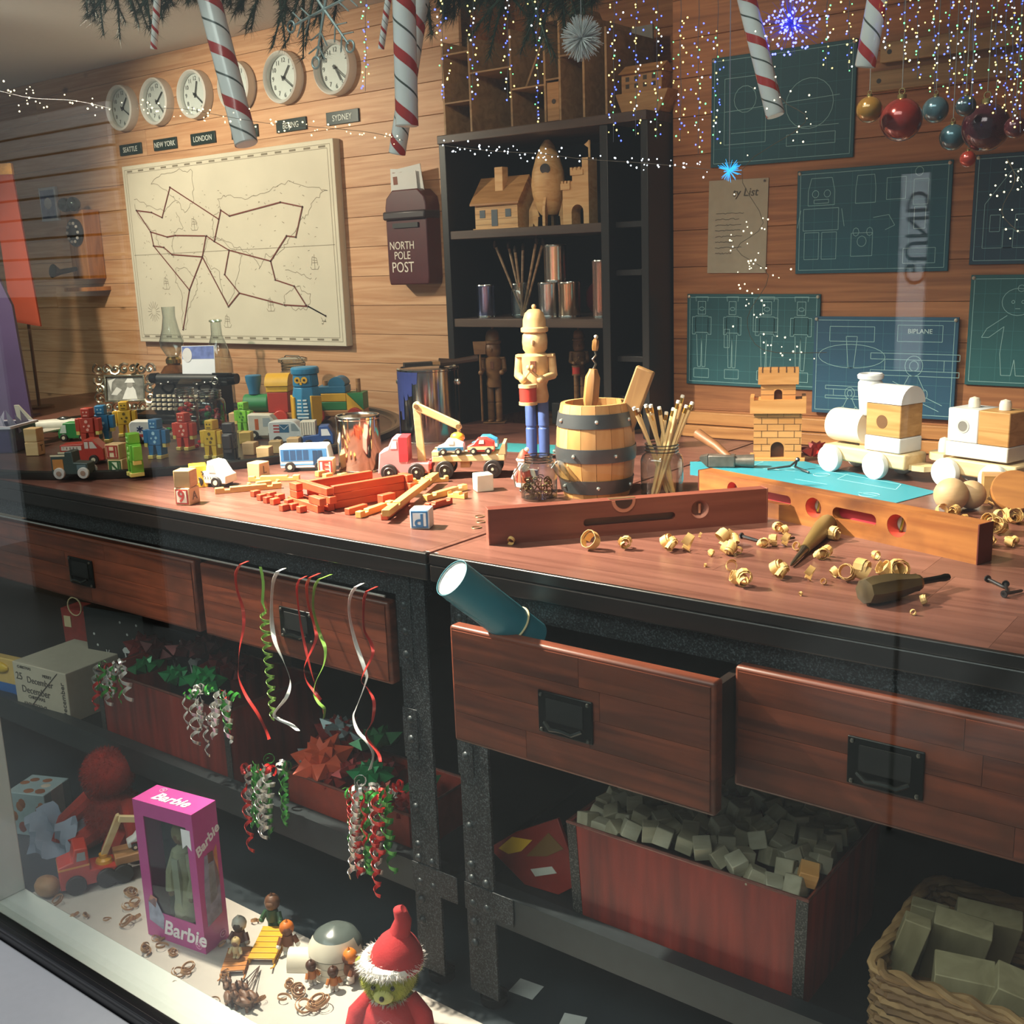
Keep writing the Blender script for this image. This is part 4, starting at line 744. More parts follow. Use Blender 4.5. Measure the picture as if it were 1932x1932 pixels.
for k, (x, y, c_) in enumerate(((325, 825, '#a5a08c'), (318, 815, '#1d8a3c'), (306, 800, '#1d9a4c'))): tag(MB().sph((0, 0, .007), .008, 8, (1.4, .9, .8)).obj('foil_sweet', flat(c_, .12, .6), loc=P(x, y), rz=k), ['silver foil sweet', 'dark green foil sweet', 'bright green foil sweet'][k]+' on the tray behind the blue robot', 'sweet')
j3 = T(536, 779, ZY)+Vector((-.01, .06, 0)); t3 = jar('clamp_jar', 'clip-top glass jar of pink and white sweets behind the train', j3, .048, .15); MB().lathe([(.046, .152), (.046, .162), (.03, .166), (1e-6, .167)], 28).obj('lid', glass('#eaf2f0', 1.6), t3); MB().tube([(-.05, 0, .12), (-.056, 0, .15), (-.03, 0, .17), (.03, 0, .17), (.056, 0, .15), (.05, 0, .12)], .0016, 5).obj('wire_clip', flat('#8a8780', .2, .9), t3)
fill('pink_sweet', 'pink and white sweet inside the clip-top jar', 'sweet', j3, .044, .10, 40, ['#c98a8a', '#d9c9c4', '#b86a70'], (.006, .009))
# ---- big painted train on the tray
c = P(520, 800); RZT = rad(30)
RW, GRN, BLU, YEL, REDP = flat('#c43a26', .4), flat('#2e7a45', .45), flat('#2b6a8c', .45), flat('#d6a32c', .45), flat('#b03525', .45)
TW = wood('#c08a58', '#9c6a3c', (3, 20, 24))
t = thing('painted_train_engine', 'painted wooden engine with green boiler, red cab, yellow roof', 'toy train', c, RZT)
MB().bx(-.09, .07, -.03, .03, .018, .036).obj('chassis', TW, t, bevel=.003)
MB().cyl((-.085, 0, .062), (-.01, 0, .062), .026, n=24).obj('boiler', GRN, t, bevel=.004)
MB().lathe([(.016, .088), (.016, .1), (.022, .125), (.023, .14), (.02, .142), (1e-6, .142)], 20, Matrix.Translation((-.055, 0, 0))).obj('funnel', BLU, t)
MB().bx(-.008, .052, -.029, .029, .036, .094).obj('cab', REDP, t, bevel=.002)
MB().bx(-.01, .054, -.030, .030, .094, .112).obj('cab_band', YEL, t, bevel=.002)
MB().prism([(-.034, .112)]+arc(0, .112, .034, 180, 0, 12)[1:-1]+[(.034, .112)], -.012, .056, 'x').obj('cab_roof', YEL, t)
for x in (-.06, .03):
    for s_ in (-1, 1): MB().cyl((x, s_*.03, .022), (x, s_*.042, .022), .022, n=20).obj('wheel', RW, t, bevel=.002)
c2 = P(642, 795); t = thing('painted_train_wagon', 'painted wooden wagon with blue, yellow and green stacked blocks', 'toy train', c2, RZT)
MB().bx(-.08, .08, -.03, .03, .018, .036).obj('chassis', TW, t, bevel=.003)
MB().bx(-.055, .03, -.029, .029, .036, .06).obj('block', GRN, t, bevel=.002); MB().bx(-.055, .03, -.029, .029, .06, .084).obj('block', YEL, t, bevel=.002); MB().bx(-.055, .03, -.029, .029, .084, .104).obj('block', BLU, t, bevel=.002)
MB().prism([(-.022, .104)]+arc(0, .104, .026, 180, 0, 12)[1:-1]+[(.022, .104)], -.028, .028, 'y').obj('block', BLU, t, loc=(.004, 0, 0))
MB().prism([(.031, .036), (.078, .036), (.031, .084)], -.029, .029).obj('block', YEL, t); MB().prism([(.079, .037), (.079, .084), (.033, .084)], -.029, .029).obj('block', GRN, t)
for x in (-.036, .06): MB().cyl((x, 0, .084), (x, 0, .122 if x > 0 else .118), .007, n=12).obj('peg', TW, t)
for x in (-.055, .055):
    for s_ in (-1, 1): MB().cyl((x, s_*.03, .022), (x, s_*.042, .022), .022, n=20).obj('wheel', RW, t, bevel=.002)
# ---- blue owl-like stacking tin
c = P(583, 806); t = thing('owl_figure', 'tall blue wooden owl with yellow wings and striped belly', 'toy owl', c, rad(28))
BO = flat('#2f7fa8', .4)
MB().lathe([(.034, 0), (.038, .01), (.0415, .05), (.0415, .09), (.037, .112), (.0365, .114)], 8).obj('body', BO, t, bevel=.003)
MB().lathe([(.0365, .115), (.038, .12), (.036, .148), (.034, .15)], 8).obj('head', BO, t, bevel=.003)
MB().lathe([(.038, .15), (.039, .152), (.039, .164), (.035, .168), (1e-6, .169)], 20).obj('cap', BO, t)
for s_ in (-1, 1):
    M_ = Matrix.Rotation(rad(s_*58), 4, 'Z'); MB().prism([(-.018, .03), (-.012, .012), (.0, .006), (.012, .012), (.018, .03), (.018, .088), (-.018, .092)], -.0425, -.036, M=M_).obj('wing', YEL, t, bevel=.002)
for k in range(6): MB().bx(-.017+abs(k-1)*.001, .017-abs(k-1)*.001, -.0405, -.037, .03+k*.0095, .0345+k*.0095).obj('belly_stripe', flat('#cfdde2', .5), t)
for s_ in (-1, 1):
    e = MB().cyl((s_*.010, -.036, .135), (s_*.010, -.0385, .135), .009, n=14).obj('eye', YEL, t); MB().cyl((s_*.010, -.0385, .135), (s_*.010, -.0395, .135), .0035, n=10).obj('pupil', flat('#1b1b1b', .3), e)
MB().bx(-.003, .003, -.04, -.036, .122, .13).obj('beak', YEL, t)
# ---- small shiny can, big blue paint can with brush
can('small empty shiny metal can on the left bench', .0478, .121, T(672, 893)+Vector((-.02, .035, 0)), flat('#c9b9a6', .1, 1, .03), flat('#3a3530', .2, .9), True)
gc = T(806, 837)+Vector((-.03, .05, 0)); t = can('large open paint can with blue paint drips and a brush across its rim', .077, .185, gc, flat('#8f8d8c', .14, 1, .05), flat('#2d3d78', .3), True)
BP_ = flat('#3a4684', .3, var=.1)
for k, (a, h_) in enumerate(((215, .14), (228, .16), (240, .1), (250, .12), (262, .07), (272, .06), (283, .03), (205, .15))):
    M_ = Matrix.Rotation(rad(a), 4, 'Z'); w_ = .013; MB().add([(.0776, -w_, .182), (.0776, w_, .182), (.0776, w_*.7, .182-h_), (.0776, -w_*.5, .182-h_*.8), (.0785, 0, .182), (.0785, 0, .18-h_)], [(0, 4, 5, 3), (4, 1, 2, 5)], M_).obj('paint_drip', BP_, t)
for a in (20, 200): MB().sph((.08*cos(rad(a)), .08*sin(rad(a)), .15), .009, 10).obj('bail_ear', CANM, t)
b = thing('paint_brush', 'wide paint brush lying across the large blue paint can', 'paint brush', gc+Vector((0, 0, .1905)), rad(50))
MB().bx(-.06, .01, -.018, .018, 0, .009).obj('bristles', flat('#2a2018', .8), b); MB().bx(.01, .03, -.019, .019, -.0005, .010).obj('ferrule', flat('#8a7f6a', .2, .9), b); MB().tube([(.03, 0, .005), (.07, 0, .006), (.13, 0, .012)], [.012, .007, .008], 8).obj('handle', wood('#5a3a22', '#40281a'), b)
# ---- log house
LG = wood('#c8542f', '#a83c20', (3, 20, 24), .55, .15); LGL = wood('#d9a860', '#c28d48', (3, 20, 24), .55, .15)
a_, b_ = T(640, 958), T(752, 938); hz = yaw_to(a_, b_); Ln = (b_-a_).length
t = thing('log_house', 'half-built toy house of red wooden logs', 'toy house', a_, hz); lw, lh = .0125, .0145
for k in range(3): MB().bx(-.012, Ln+.012, -.006, .006, .0002+k*lh, (k+1)*lh).obj('wall_board', LG, t, bevel=.001)
for k in range(3): MB().bx(-.02, Ln-.01, .078, .09, .0002+k*lh, (k+1)*lh).obj('wall_board', LG, t, bevel=.001)
for x, n in ((-.024, 3), (-.045, 2), (Ln+.020, 3)):
    for k in range(n): MB().bx(x-.007, x+.007, -.025 if k % 2 else -.015, .11 if x < 0 and k % 2 == 0 else .02, .0002+k*lh, (k+1)*lh-.0004).obj('cross_log', LG, t, bevel=.001)
for k in range(3): MB().bx(-.051, -.037, .07, .1, .0002+k*lh, (k+1)*lh-.0004).obj('cross_log', LG, t, bevel=.001)
def log(p, q, z=0, mat=LG, w=.0125, h=.012, lab='loose red wooden log', n=2, group='loose toy logs'):
    a, b = T(*p, ZT+z), T(*q, ZT+z); l = (b-a).length; hp = [(0, 0), (l, 0), (l, h*.99)]
    for x in sorted([l*.82, l*.18], reverse=True) if l > .03 and n else []: hp += [(x+.006, h), (x+.005, h*.6), (x-.005, h*.6), (x-.006, h)]
    hp += [(0, h)]
    return tag(MB().prism(hp, -w/2, w/2).obj('toy_log', mat, loc=a+Vector((0, 0, .0003)), rz=yaw_to(a, b), bevel=.001), lab, 'toy log', group)
log((676, 978), (740, 955), 0, LGL, lab='pale loose log reaching out from the front of the log house')
log((725, 982), (768, 948), 0, LG, lab='red loose log nearest the P block')
log((790, 926), (815, 902), 0, LGL, lab='pale loose log behind the crossed logs')
log((728, 975), (822, 902), .0125, LGL, w=.015, h=.012, lab='long pale log lying across two others, pointing back')
log((802, 946), (878, 924), 0, LGL, lab='pale loose log at the right end of the heap, upper')
log((806, 962), (850, 950), 0, LG, lab='red loose log at the right end of the heap, lower')
log((848, 938), (880, 941), 0, LGL, lab='short pale log at the far right of the heap')
log((778, 914), (846, 908), 0, LGL, lab='pale log behind the heap near the truck wheel')
log((655, 972), (690, 962), 0, LG, n=0, lab='short red log against the front wall of the log house')
log((718, 952), (742, 946), 0, LG, n=0, w=.016, h=.018, lab='upright short red log at the front of the heap')
log((470, 909), (566, 906), 0, LGL, lab='pale long log left of the log house, rearmost')
log((406, 932), (531, 921), 0, LGL, lab='longest pale log, pointing left towards the tow truck')
log((468, 922), (528, 915), 0, LGL, lab='pale log between the two long logs at the left')
for k, (x, y) in enumerate(((476, 938), (488, 945), (500, 950), (513, 953), (506, 941), (530, 965), (548, 963), (563, 968), (522, 945), (540, 955), (612, 905), (598, 900), (640, 905))): log((x, y), (x+13, y-3), 0, LG if k < 10 else LGL, n=0, lab='short loose log end scattered around the log house')
# ---- crane truck with flatbed and three cars
c = T(775, 900); RZ_ = rad(34); t = thing('crane_truck', 'wooden crane truck with pink red cab and flatbed trailer', 'toy truck', c, RZ_)
PK, RD2, PLW = flat('#d98a8a', .45), flat('#b8323a', .45), wood('#e0c898', '#cfae74', (3, 20, 24), .55)
MB().prism([(-.065, .012), (.045, .012), (.045, .034), (.0, .036), (.0, .088), (-.03, .09), (-.042, .066), (-.06, .058)], -.028, .028).obj('cab', PK, t, bevel=.003)
MB().prism([(-.018, .038), (.001, .038), (.001, .089), (-.018, .0895)], -.0288, .0288).obj('cab_back', RD2, t)
for s_ in (-1, 1): MB().prism([(-.036, .066), (-.022, .066), (-.022, .082), (-.030, .082)], s_*.028-.0007, s_*.028+.0007).obj('cab_window', flat('#e8dcdc', .3), t)
MB().bx(.0, .05, -.026, .026, .02, .034).obj('deck', RD2, t, bevel=.002)
def pin(b, x, y, z): return b.cyl((x, y-.012, z), (x, y+.012, z), .005, n=10)
MB().prism([(.018, .034), (.034, .034), (.028, .15)]+arc(.0215, .152, .0085, 0, 180, 8), -.006, .006).obj('crane_post', PLW, t, bevel=.001)
MB().prism([(.016, .145), (.024, .160), (.112, .116), (.116, .104), (.108, .1)], -.014, -.006).obj('crane_arm', PLW, t, bevel=.002)
pin(pin(MB(), .0215, -.004, .152), .108, -.008, .108).obj('crane_pin', wood('#8a6a42', '#6b4c2c'), t)
MB().sph((.105, -.008, .084), .013, 14, (1.2, 1, .9)).obj('hook_weight', flat('#d9a832', .4), t)
MB().cyl((.108, -.008, .09), (.108, -.008, .108), .004, n=8).obj('hook_cord', flat('#c9b48a'), t)
MB().bx(.052, .205, -.034, .034, .036, .05).obj('flatbed', PLW, t, bevel=.002)
MB().prism([(.19, .05), (.206, .05), (.206, .072), (.2, .072)], -.034, .034).obj('tail_board', PLW, t); MB().bx(.052, .066, -.034, .034, .05, .058).obj('head_board', PLW, t)
for x in (.085, .12, .175): MB().bx(x-.01, x+.01, -.024, .024, .022, .036).obj('axle_block', TW, t)
for x, r in ((-.04, .0175), (.018, .0175), (.078, .0195), (.178, .0195)):
    for s_ in (-1, 1):
        wl = MB().cyl((x, s_*.028, r), (x, s_*.038, r), r, n=24).obj('wheel', flat('#2a2322', .5), t, bevel=.0015)
        MB().lathe([(r*.62, 0), (r*.55, .0012)], 20, Matrix.Translation((x, s_*.038, r)) @ Matrix.Rotation(-s_*pi/2, 4, 'X'), close=True).obj('wheel_ring', flat('#4a3f3c', .4), wl)
        MB().cyl((x, s_*.037, r), (x, s_*.0395, r), .003, n=8).obj('hub', flat('#d8ccb2'), wl)
carp = [(-.5, 0), (.5, 0), (.52, .2), (.28, .3), (.1, .5), (-.2, .5), (-.5, .34)]
M_ = Matrix.Translation(c) @ Matrix.Rotation(RZ_, 4, 'Z')
for k, (lx, ly, c1, st, lab) in enumerate(((.092, -.018, '#dfe3df', '#2f6f96', 'white toy racing car with blue stripe on the flatbed'), (.155, -.018, '#c23c34', '#e6cf9a', 'red toy racing car with cream stripe on the flatbed'), (.160, .018, '#3f8fbe', '#d8dde0', 'blue toy racing car behind the red one on the flatbed'))):
    p = M_ @ Vector((lx, ly, .0505)); vehicle('toy_racing_car', lab, p, RZ_+(pi if k == 0 else pi), .056, carp, .026, flat(c1, .4), (-.28, .28), .0072, [[(-.12, .3), (.08, .3), (.04, .44), (-.12, .44)]], '#e8e2da', [(-.48, .5, .08, .2, st)])
# ================================================================ nutcracker figures
MAPL = wood('#dcb784', '#cba06a', (4, 18, 18), .5, .05); BLUEP = flat('#4a5f9a', .5); REDD = flat('#b8362c', .45)
def soldier(label, loc, rz, s, m, legm, drum=True, group=None, shade=None, shovel=False):
    t = thing('nutcracker_soldier', label, 'nutcracker', loc, rz, sc=s, group=group)
    for sx in (-1, 1):
        l = MB().lathe([(.0115, .004), (.0125, .012), (.0125, .068), (.011, .07), (.011, .073), (.0125, .075), (.0125, .13), (.010, .135)], 18, Matrix.Translation((sx*.0145, 0, 0))).obj('leg', legm, t)
        MB().sph((sx*.0145, -.008, .006), .0125, 12, (1, 1.6, .5)).obj('boot', legm if shade else flat('#33406e', .4), l)
    MB().bx(-.04, .04, -.035, .03, -.001, .003).obj('base', m, t, bevel=.001) if shovel else None
    MB().lathe([(.026, .128), (.028, .14), (.024, .165), (.028, .175), (.03, .2), (.031, .232), (.022, .238)], 24).obj('torso', m, t)
    MB().lathe([(.02, .236), (.027, .246), (.0285, .262), (.027, .278), (.022, .284)], 24).obj('head', m, t)
    MB().sph((.0, -.029, .262), .0045, 8, (1, 1.2, 1.6)).obj('nose', m, t)
    MB().bx(-.006, .006, -.034, -.026, .196, .222).obj('jaw_slot', flat('#6b3c24'), t)
    MB().lathe([(.028, .283), (.0305, .285), (.0305, .293), (.027, .295)], 24).obj('hat_brim', m, t)
    MB().lathe([(.026, .295), (.0255, .31), (.021, .325), (.012, .333), (1e-6, .335)], 24).obj('hat', m, t); MB().sph((0, 0, .339), .0055, 10).obj('hat_bead', m, t)
    for sx in (-1, 1):
        MB().bx(sx*.033-.01, sx*.033+.01, -.012, .012, .229, .235).obj('epaulette', m, t, bevel=.001)
        a = MB().cyl((sx*.037, 0, .23), (sx*.04, -.002, .186), .0085, .0095, n=14).obj('upper_arm', m, t)
        MB().cyl((sx*.04, -.002, .188), (sx*.022 if not shovel else sx*.038, -.046, .184), .009, .007, n=14).obj('forearm', m, a)
        MB().sph((sx*.02 if not shovel else sx*.038, -.05, .184), .0095, 12).obj('hand', m, a)
        if drum: MB().cyl((sx*.024, -.046, .178), (sx*-.004, -.064, .21), .0026, n=8).obj('drum_stick', m, a); MB().sph((sx*-.004, -.064, .211), .006, 10).obj('stick_bead', m, a)
    if drum:
        d = MB().lathe([(.019, .134), (.019, .166)], 24, Matrix.Translation((-.01, -.05, 0))).obj('drum', REDD, t)
        for z in (.128, .166): MB().lathe([(.0205, z), (.0205, z+.007)], 24, Matrix.Translation((-.01, -.05, 0))).obj('drum_hoop', m, d)
    if shovel:
        MB().cyl((-.038, -.05, .01), (-.038, -.05, .25), .004, n=8).obj('shovel_shaft', m, t); MB().prism([(-.058, .25), (-.018, .25), (-.014, .295), (-.062, .295)], -.056, -.048).obj('shovel_blade', m, t)
    return t
soldier('pale wooden drummer nutcracker with blue legs and red drum', T(1012, 866)+Vector((0, .008, .0015)), rad(26), 1.0, MAPL, BLUEP)
BRN = wood('#8a6038', '#6b4526', (4, 18, 18), .5, .05)
soldier('brown wooden nutcracker with shovel standing inside the bookcase', Vector((-.792, 1.182, ZT+.002)), rad(28), .77, BRN, BRN, False, shade=1, shovel=True)
zz = ZT+.06
tag(MB().bx(-.06, .06, -.05, .05, 0, .058).obj('riser_box', flat('#14110f', .6), loc=(-.565, 1.27, ZT+.001), bevel=.002), 'black riser box under the rear nutcracker in the bookcase', 'box')
soldier('brown wooden drummer nutcracker at the back of the bookcase', Vector((-.565, 1.27, zz)), rad(30), .58, BRN, BRN, True, shade=1)
# teal pad and wood offcut beneath the drummer
c = T(1000, 846); tag(MB().prism([(-.10, -.055), (.12, -.055), (.12, .055), (-.10, .055)], 0, .0012, 'z').obj('blueprint_sheet', flat('#2f7f84', .6, var=.1), loc=c, rz=rad(12)), 'teal blueprint sheet lying under the drummer nutcracker', 'blueprint')
c = T(1046, 838); tag(MB().bx(-.02, .02, -.015, .015, 0, .03).obj('wood_offcut', NATD, loc=c+Vector((.01, .075, 0)), rz=.3, bevel=.001), 'small wooden offcut between the drummer and the barrel', 'wood block')
# ================================================================ barrel
c = T(1133, 943)+Vector((-.04, .048, 0)); t = thing('barrel', 'small wooden barrel with three grey riveted hoops', 'barrel', c, .2)
prof = [(.063, 0), (.0655, .01), (.071, .04), (.0755, .085), (.0735, .125), (.068, .16), (.0645, .176)]
def prad(z):
    for (r0, z0), (r1, z1) in zip(prof[:-1], prof[1:]):
        if z0 <= z <= z1: return r0+(r1-r0)*(z-z0)/(z1-z0)
OAK = wood('#d8a468', '#bf8548', (18, 18, 2.5), .5, .3); n = 16
for k in range(n):
    a0, a1 = 2*pi*k/n+.006, 2*pi*(k+1)/n-.006; vs = []; zs_ = [0, .01, .04, .085, .125, .16, .176]
    for z in zs_:
        r = prad(z); vs += [(r*cos(a), r*sin(a), z) for a in (a0, (a0+a1)/2, a1)]+[((r-.008)*cos(a), (r-.008)*sin(a), z) for a in (a1, (a0+a1)/2, a0)]
    fs = [(j*6+i, j*6+(i+1) % 6, (j+1)*6+(i+1) % 6, (j+1)*6+i) for j in range(len(zs_)-1) for i in range(6)]+[(5, 4, 3, 2, 1, 0), tuple((len(zs_)-1)*6+i for i in range(6))]
    MB().add(vs, fs).obj('stave', OAK, t)
MB().lathe([(1e-6, .006), (.056, .006)], 32).obj('barrel_bottom', OAK, t)
HOOP = flat('#56585a', .4, .6, .06)
for z0, z1, aa in ((.010, .036, (-125, -65, -5)), (.07, .096, (-100, -160, -40)), (.134, .160, (-128, -66, -10))):
    h = MB().lathe([(prad(z0)+.0004, z0), (prad(z0)+.002, z0), (prad((z0+z1)/2)+.0022, (z0+z1)/2), (prad(z1)+.002, z1), (prad(z1)+.0004, z1)], 48, close=True).obj('hoop', HOOP, t)
    for a in aa: MB().sph(((prad((z0+z1)/2)+.003)*cos(rad(a)), (prad((z0+z1)/2)+.003)*sin(rad(a)), (z0+z1)/2), .0042, 8).obj('rivet', flat('#c9c6be', .25, .9), h)
bc = c
t = thing('wood_chisel', 'old chisel with faceted wooden handle standing in the barrel', 'chisel', bc+Vector((-.022, -.012, .01)), rot=(rad(-4), rad(5), .3))
MB().bx(-.006, .006, -.002, .002, 0, .13).obj('blade', flat('#77736c', .3, .9), t); MB().lathe([(.008, .13), (.0105, .137), (.0095, .142), (.011, .148), (.0115, .156)], 14).obj('ferrule', wood('#7a4f2c', '#583619'), t)
MB().lathe([(.012, .156), (.0155, .17), (.015, .212), (.010, .222), (.008, .228)], 6).obj('handle', wood('#a9763f', '#7c5228', (20, 20, 2)), t, bevel=.001)
MB().tube([(0, 0, .228), (.004, 0, .238), (-.003, 0, .246), (.003, 0, .254), (0, 0, .262)], .0022, 6).obj('drill_twist', flat('#8b857a', .25, .9), t); MB().lathe([(.005, .262), (.0065, .268), (.0065, .28), (.004, .284)], 6).obj('drill_chuck', flat('#9c6a38', .35, .3), t); MB().sph((0, 0, .288), .0042, 8).obj('drill_bead', flat('#c2b7a4', .3, .5), t)
t = thing('wood_offcut', 'flat piece of scrap wood leaning in the barrel', 'wood block', bc+Vector((.008, .01, .012)), rot=(rad(3), rad(22), .25))
MB().bx(-.018, .018, -.0065, .0065, 0, .245).obj('plank', wood('#b98d54', '#8a5f30', (18, 18, 2), .7), t, bevel=.003)
# ================================================================ pencil jar
pj = T(1252, 945)+Vector((-.018, .026, 0)); jar('pencil_jar', 'clear glass jar holding a bunch of plain wooden pencils', pj, .0395, .102)
PEN = wood('#dcc08c', '#c9a468', (20, 20, 2), .5, .1)
pl = [(-70, .052, .172), (-45, .045, .168), (-40, .03, .176), (-35, .022, .16), (-20, .02, .175), (-10, .004, .170), (12, .01, .160), (35, .022, .168), (50, .03, .182), (58, .04, .19), (68, .046, .172), (76, .056, .178)]
for k, (ax, tip, h_) in enumerate(pl):
    d = CR.copy(); d.z = 0; d.normalize(); e = Vector((-d.y, d.x, 0)); sgn = -1 if k < 6 else 1
    bot = pj+d*(-sgn*random.uniform(.006, .024))+e*random.uniform(-.018, .018)+Vector((0, 0, .005)); top = pj+d*(sgn*tip)+e*random.uniform(-.01, .012)+Vector((0, 0, h_)); v = (top-bot)
    nm_ = ['leftmost', 'second from the left', 'third from the left', 'fourth from the left', 'fifth from the left', 'sixth from the left', 'sixth from the right', 'fifth from the right', 'fourth from the right', 'third from the right', 'second from the right', 'rightmost'][k]
    t = thing('pencil', 'wooden pencil with white eraser, %s in the glass jar' % nm_, 'pencil', bot, group='pencils in the jar', rot=v.to_track_quat('Z', 'Y').to_euler()); l = v.length
    MB().lathe([(.001, 0), (.0036, .01), (.0036, l-.016)], 6).obj('shaft', PEN, t); MB().lathe([(.0038, l-.016), (.0038, l-.006)], 10).obj('ferrule', flat('#b58c3e', .25, .9), t); MB().lathe([(.0036, l-.006), (.0036, l-.001), (.002, l)], 10).obj('eraser', flat('#e2ddd2', .7), t)
# ================================================================ jar of hardware with swing lid, father christmas figure
nj = T(1036, 947)+Vector((-.034, .016, 0)); t = jar('hardware_jar', 'open clip-top glass jar of nails and springs', nj, .0345, .083)
MB().lathe([(1e-6, .0), (.026, .001), (.029, .006), (.022, .010), (1e-6, .011)], 28, Matrix.Translation((.05, .012, .052)) @ Matrix.Rotation(rad(42), 4, 'Y')).obj('glass_lid', glass('#eef4f2', 1.6), t)
MB().tube([(.034, -.006, .062), (.042, 0, .074), (.034, .012, .066)], .0014, 5).obj('wire_hinge', flat('#a9a59b', .2, .9), t)
MB().tube([(-.034, -.01, .066), (-.05, -.014, .045), (-.045, -.014, .02)], .0014, 5).obj('wire_clip', flat('#a9a59b', .2, .9), t)
BRS = flat('#5a4a2a', .3, .9, .2)
for k in range(26):
    a, q = random.uniform(0, 6.28), .024*math.sqrt(random.random()); z = .006+.034*random.random(); o_ = nj+Vector((q*cos(a), q*sin(a), z))
    if k % 2: b = MB().torus((0, 0, 0), random.uniform(.005, .008), .0013, 14, 5)
    else: b = MB().tube([(.005*cos(i*.9), .005*sin(i*.9), -.006+i*.0009) for i in range(16)], .0009, 4)
    tag(b.obj('steel_spring' if k % 2 == 0 else 'steel_ring', BRS, loc=o_, rot=(random.uniform(0, 3), random.uniform(0, 3), a)), 'small coiled spring inside the open glass jar' if k % 2 == 0 else 'small metal ring inside the open glass jar', 'spring' if k % 2 == 0 else 'ring', 'hardware in the glass jar')
for k, (x, y) in enumerate(((905, 975), (908, 985), (899, 996))): tag(MB().torus((0, 0, .0008), .0085, .0009, 20, 5).obj('wire_ring', flat('#a58f6a', .3, .8), loc=T(x, y)), ['topmost', 'middle', 'lowest'][k]+' of three thin wire rings left of the short level', 'ring', 'wire rings on the bench')
c = T(993, 931); t = thing('santa_figurine', 'tiny winter figurine with white beard and red coat beside the glass jar', 'figurine', c+Vector((-.012, .012, 0)), rad(30))
MB().lathe([(.014, .012), (.017, .018), (.013, .04), (.011, .05)], 16).obj('coat', flat('#c2442c', .6), t); MB().lathe([(.0178, .012), (.0185, .016), (.0175, .02)], 16).obj('coat_trim', flat('#e6dfd4', .8), t)
MB().sph((0, 0, .058), .0125, 12).obj('head', flat('#e0b08c', .6), t); MB().sph((0, -.006, .052), .012, 12, (1, .8, 1.2)).obj('beard', flat('#e9e4da', .8), t)
MB().lathe([(.0135, .063), (.013, .068), (.008, .078), (.002, .084)], 14).obj('cap', flat('#c2442c', .6), t); MB().torus((0, 0, .064), .0125, .0032, 18, 6).obj('cap_trim', flat('#e9e4da', .8), t); MB().sph((.006, 0, .083), .005, 8).obj('pompom', flat('#e9e4da', .8), t)
for sx in (-1, 1): MB().cyl((sx*.006, 0, .003), (sx*.006, 0, .013), .005, n=8).obj('leg', flat('#e6dfd4', .7), t); MB().sph((sx*.006, -.004, .004), .006, 8, (.8, 1.4, .7)).obj('boot', flat('#2a2523', .4), t); MB().cyl((sx*.014, 0, .044), (sx*.022, -.008, .026), .005, .004, n=8).obj('arm', flat('#e6dfd4', .7), t)
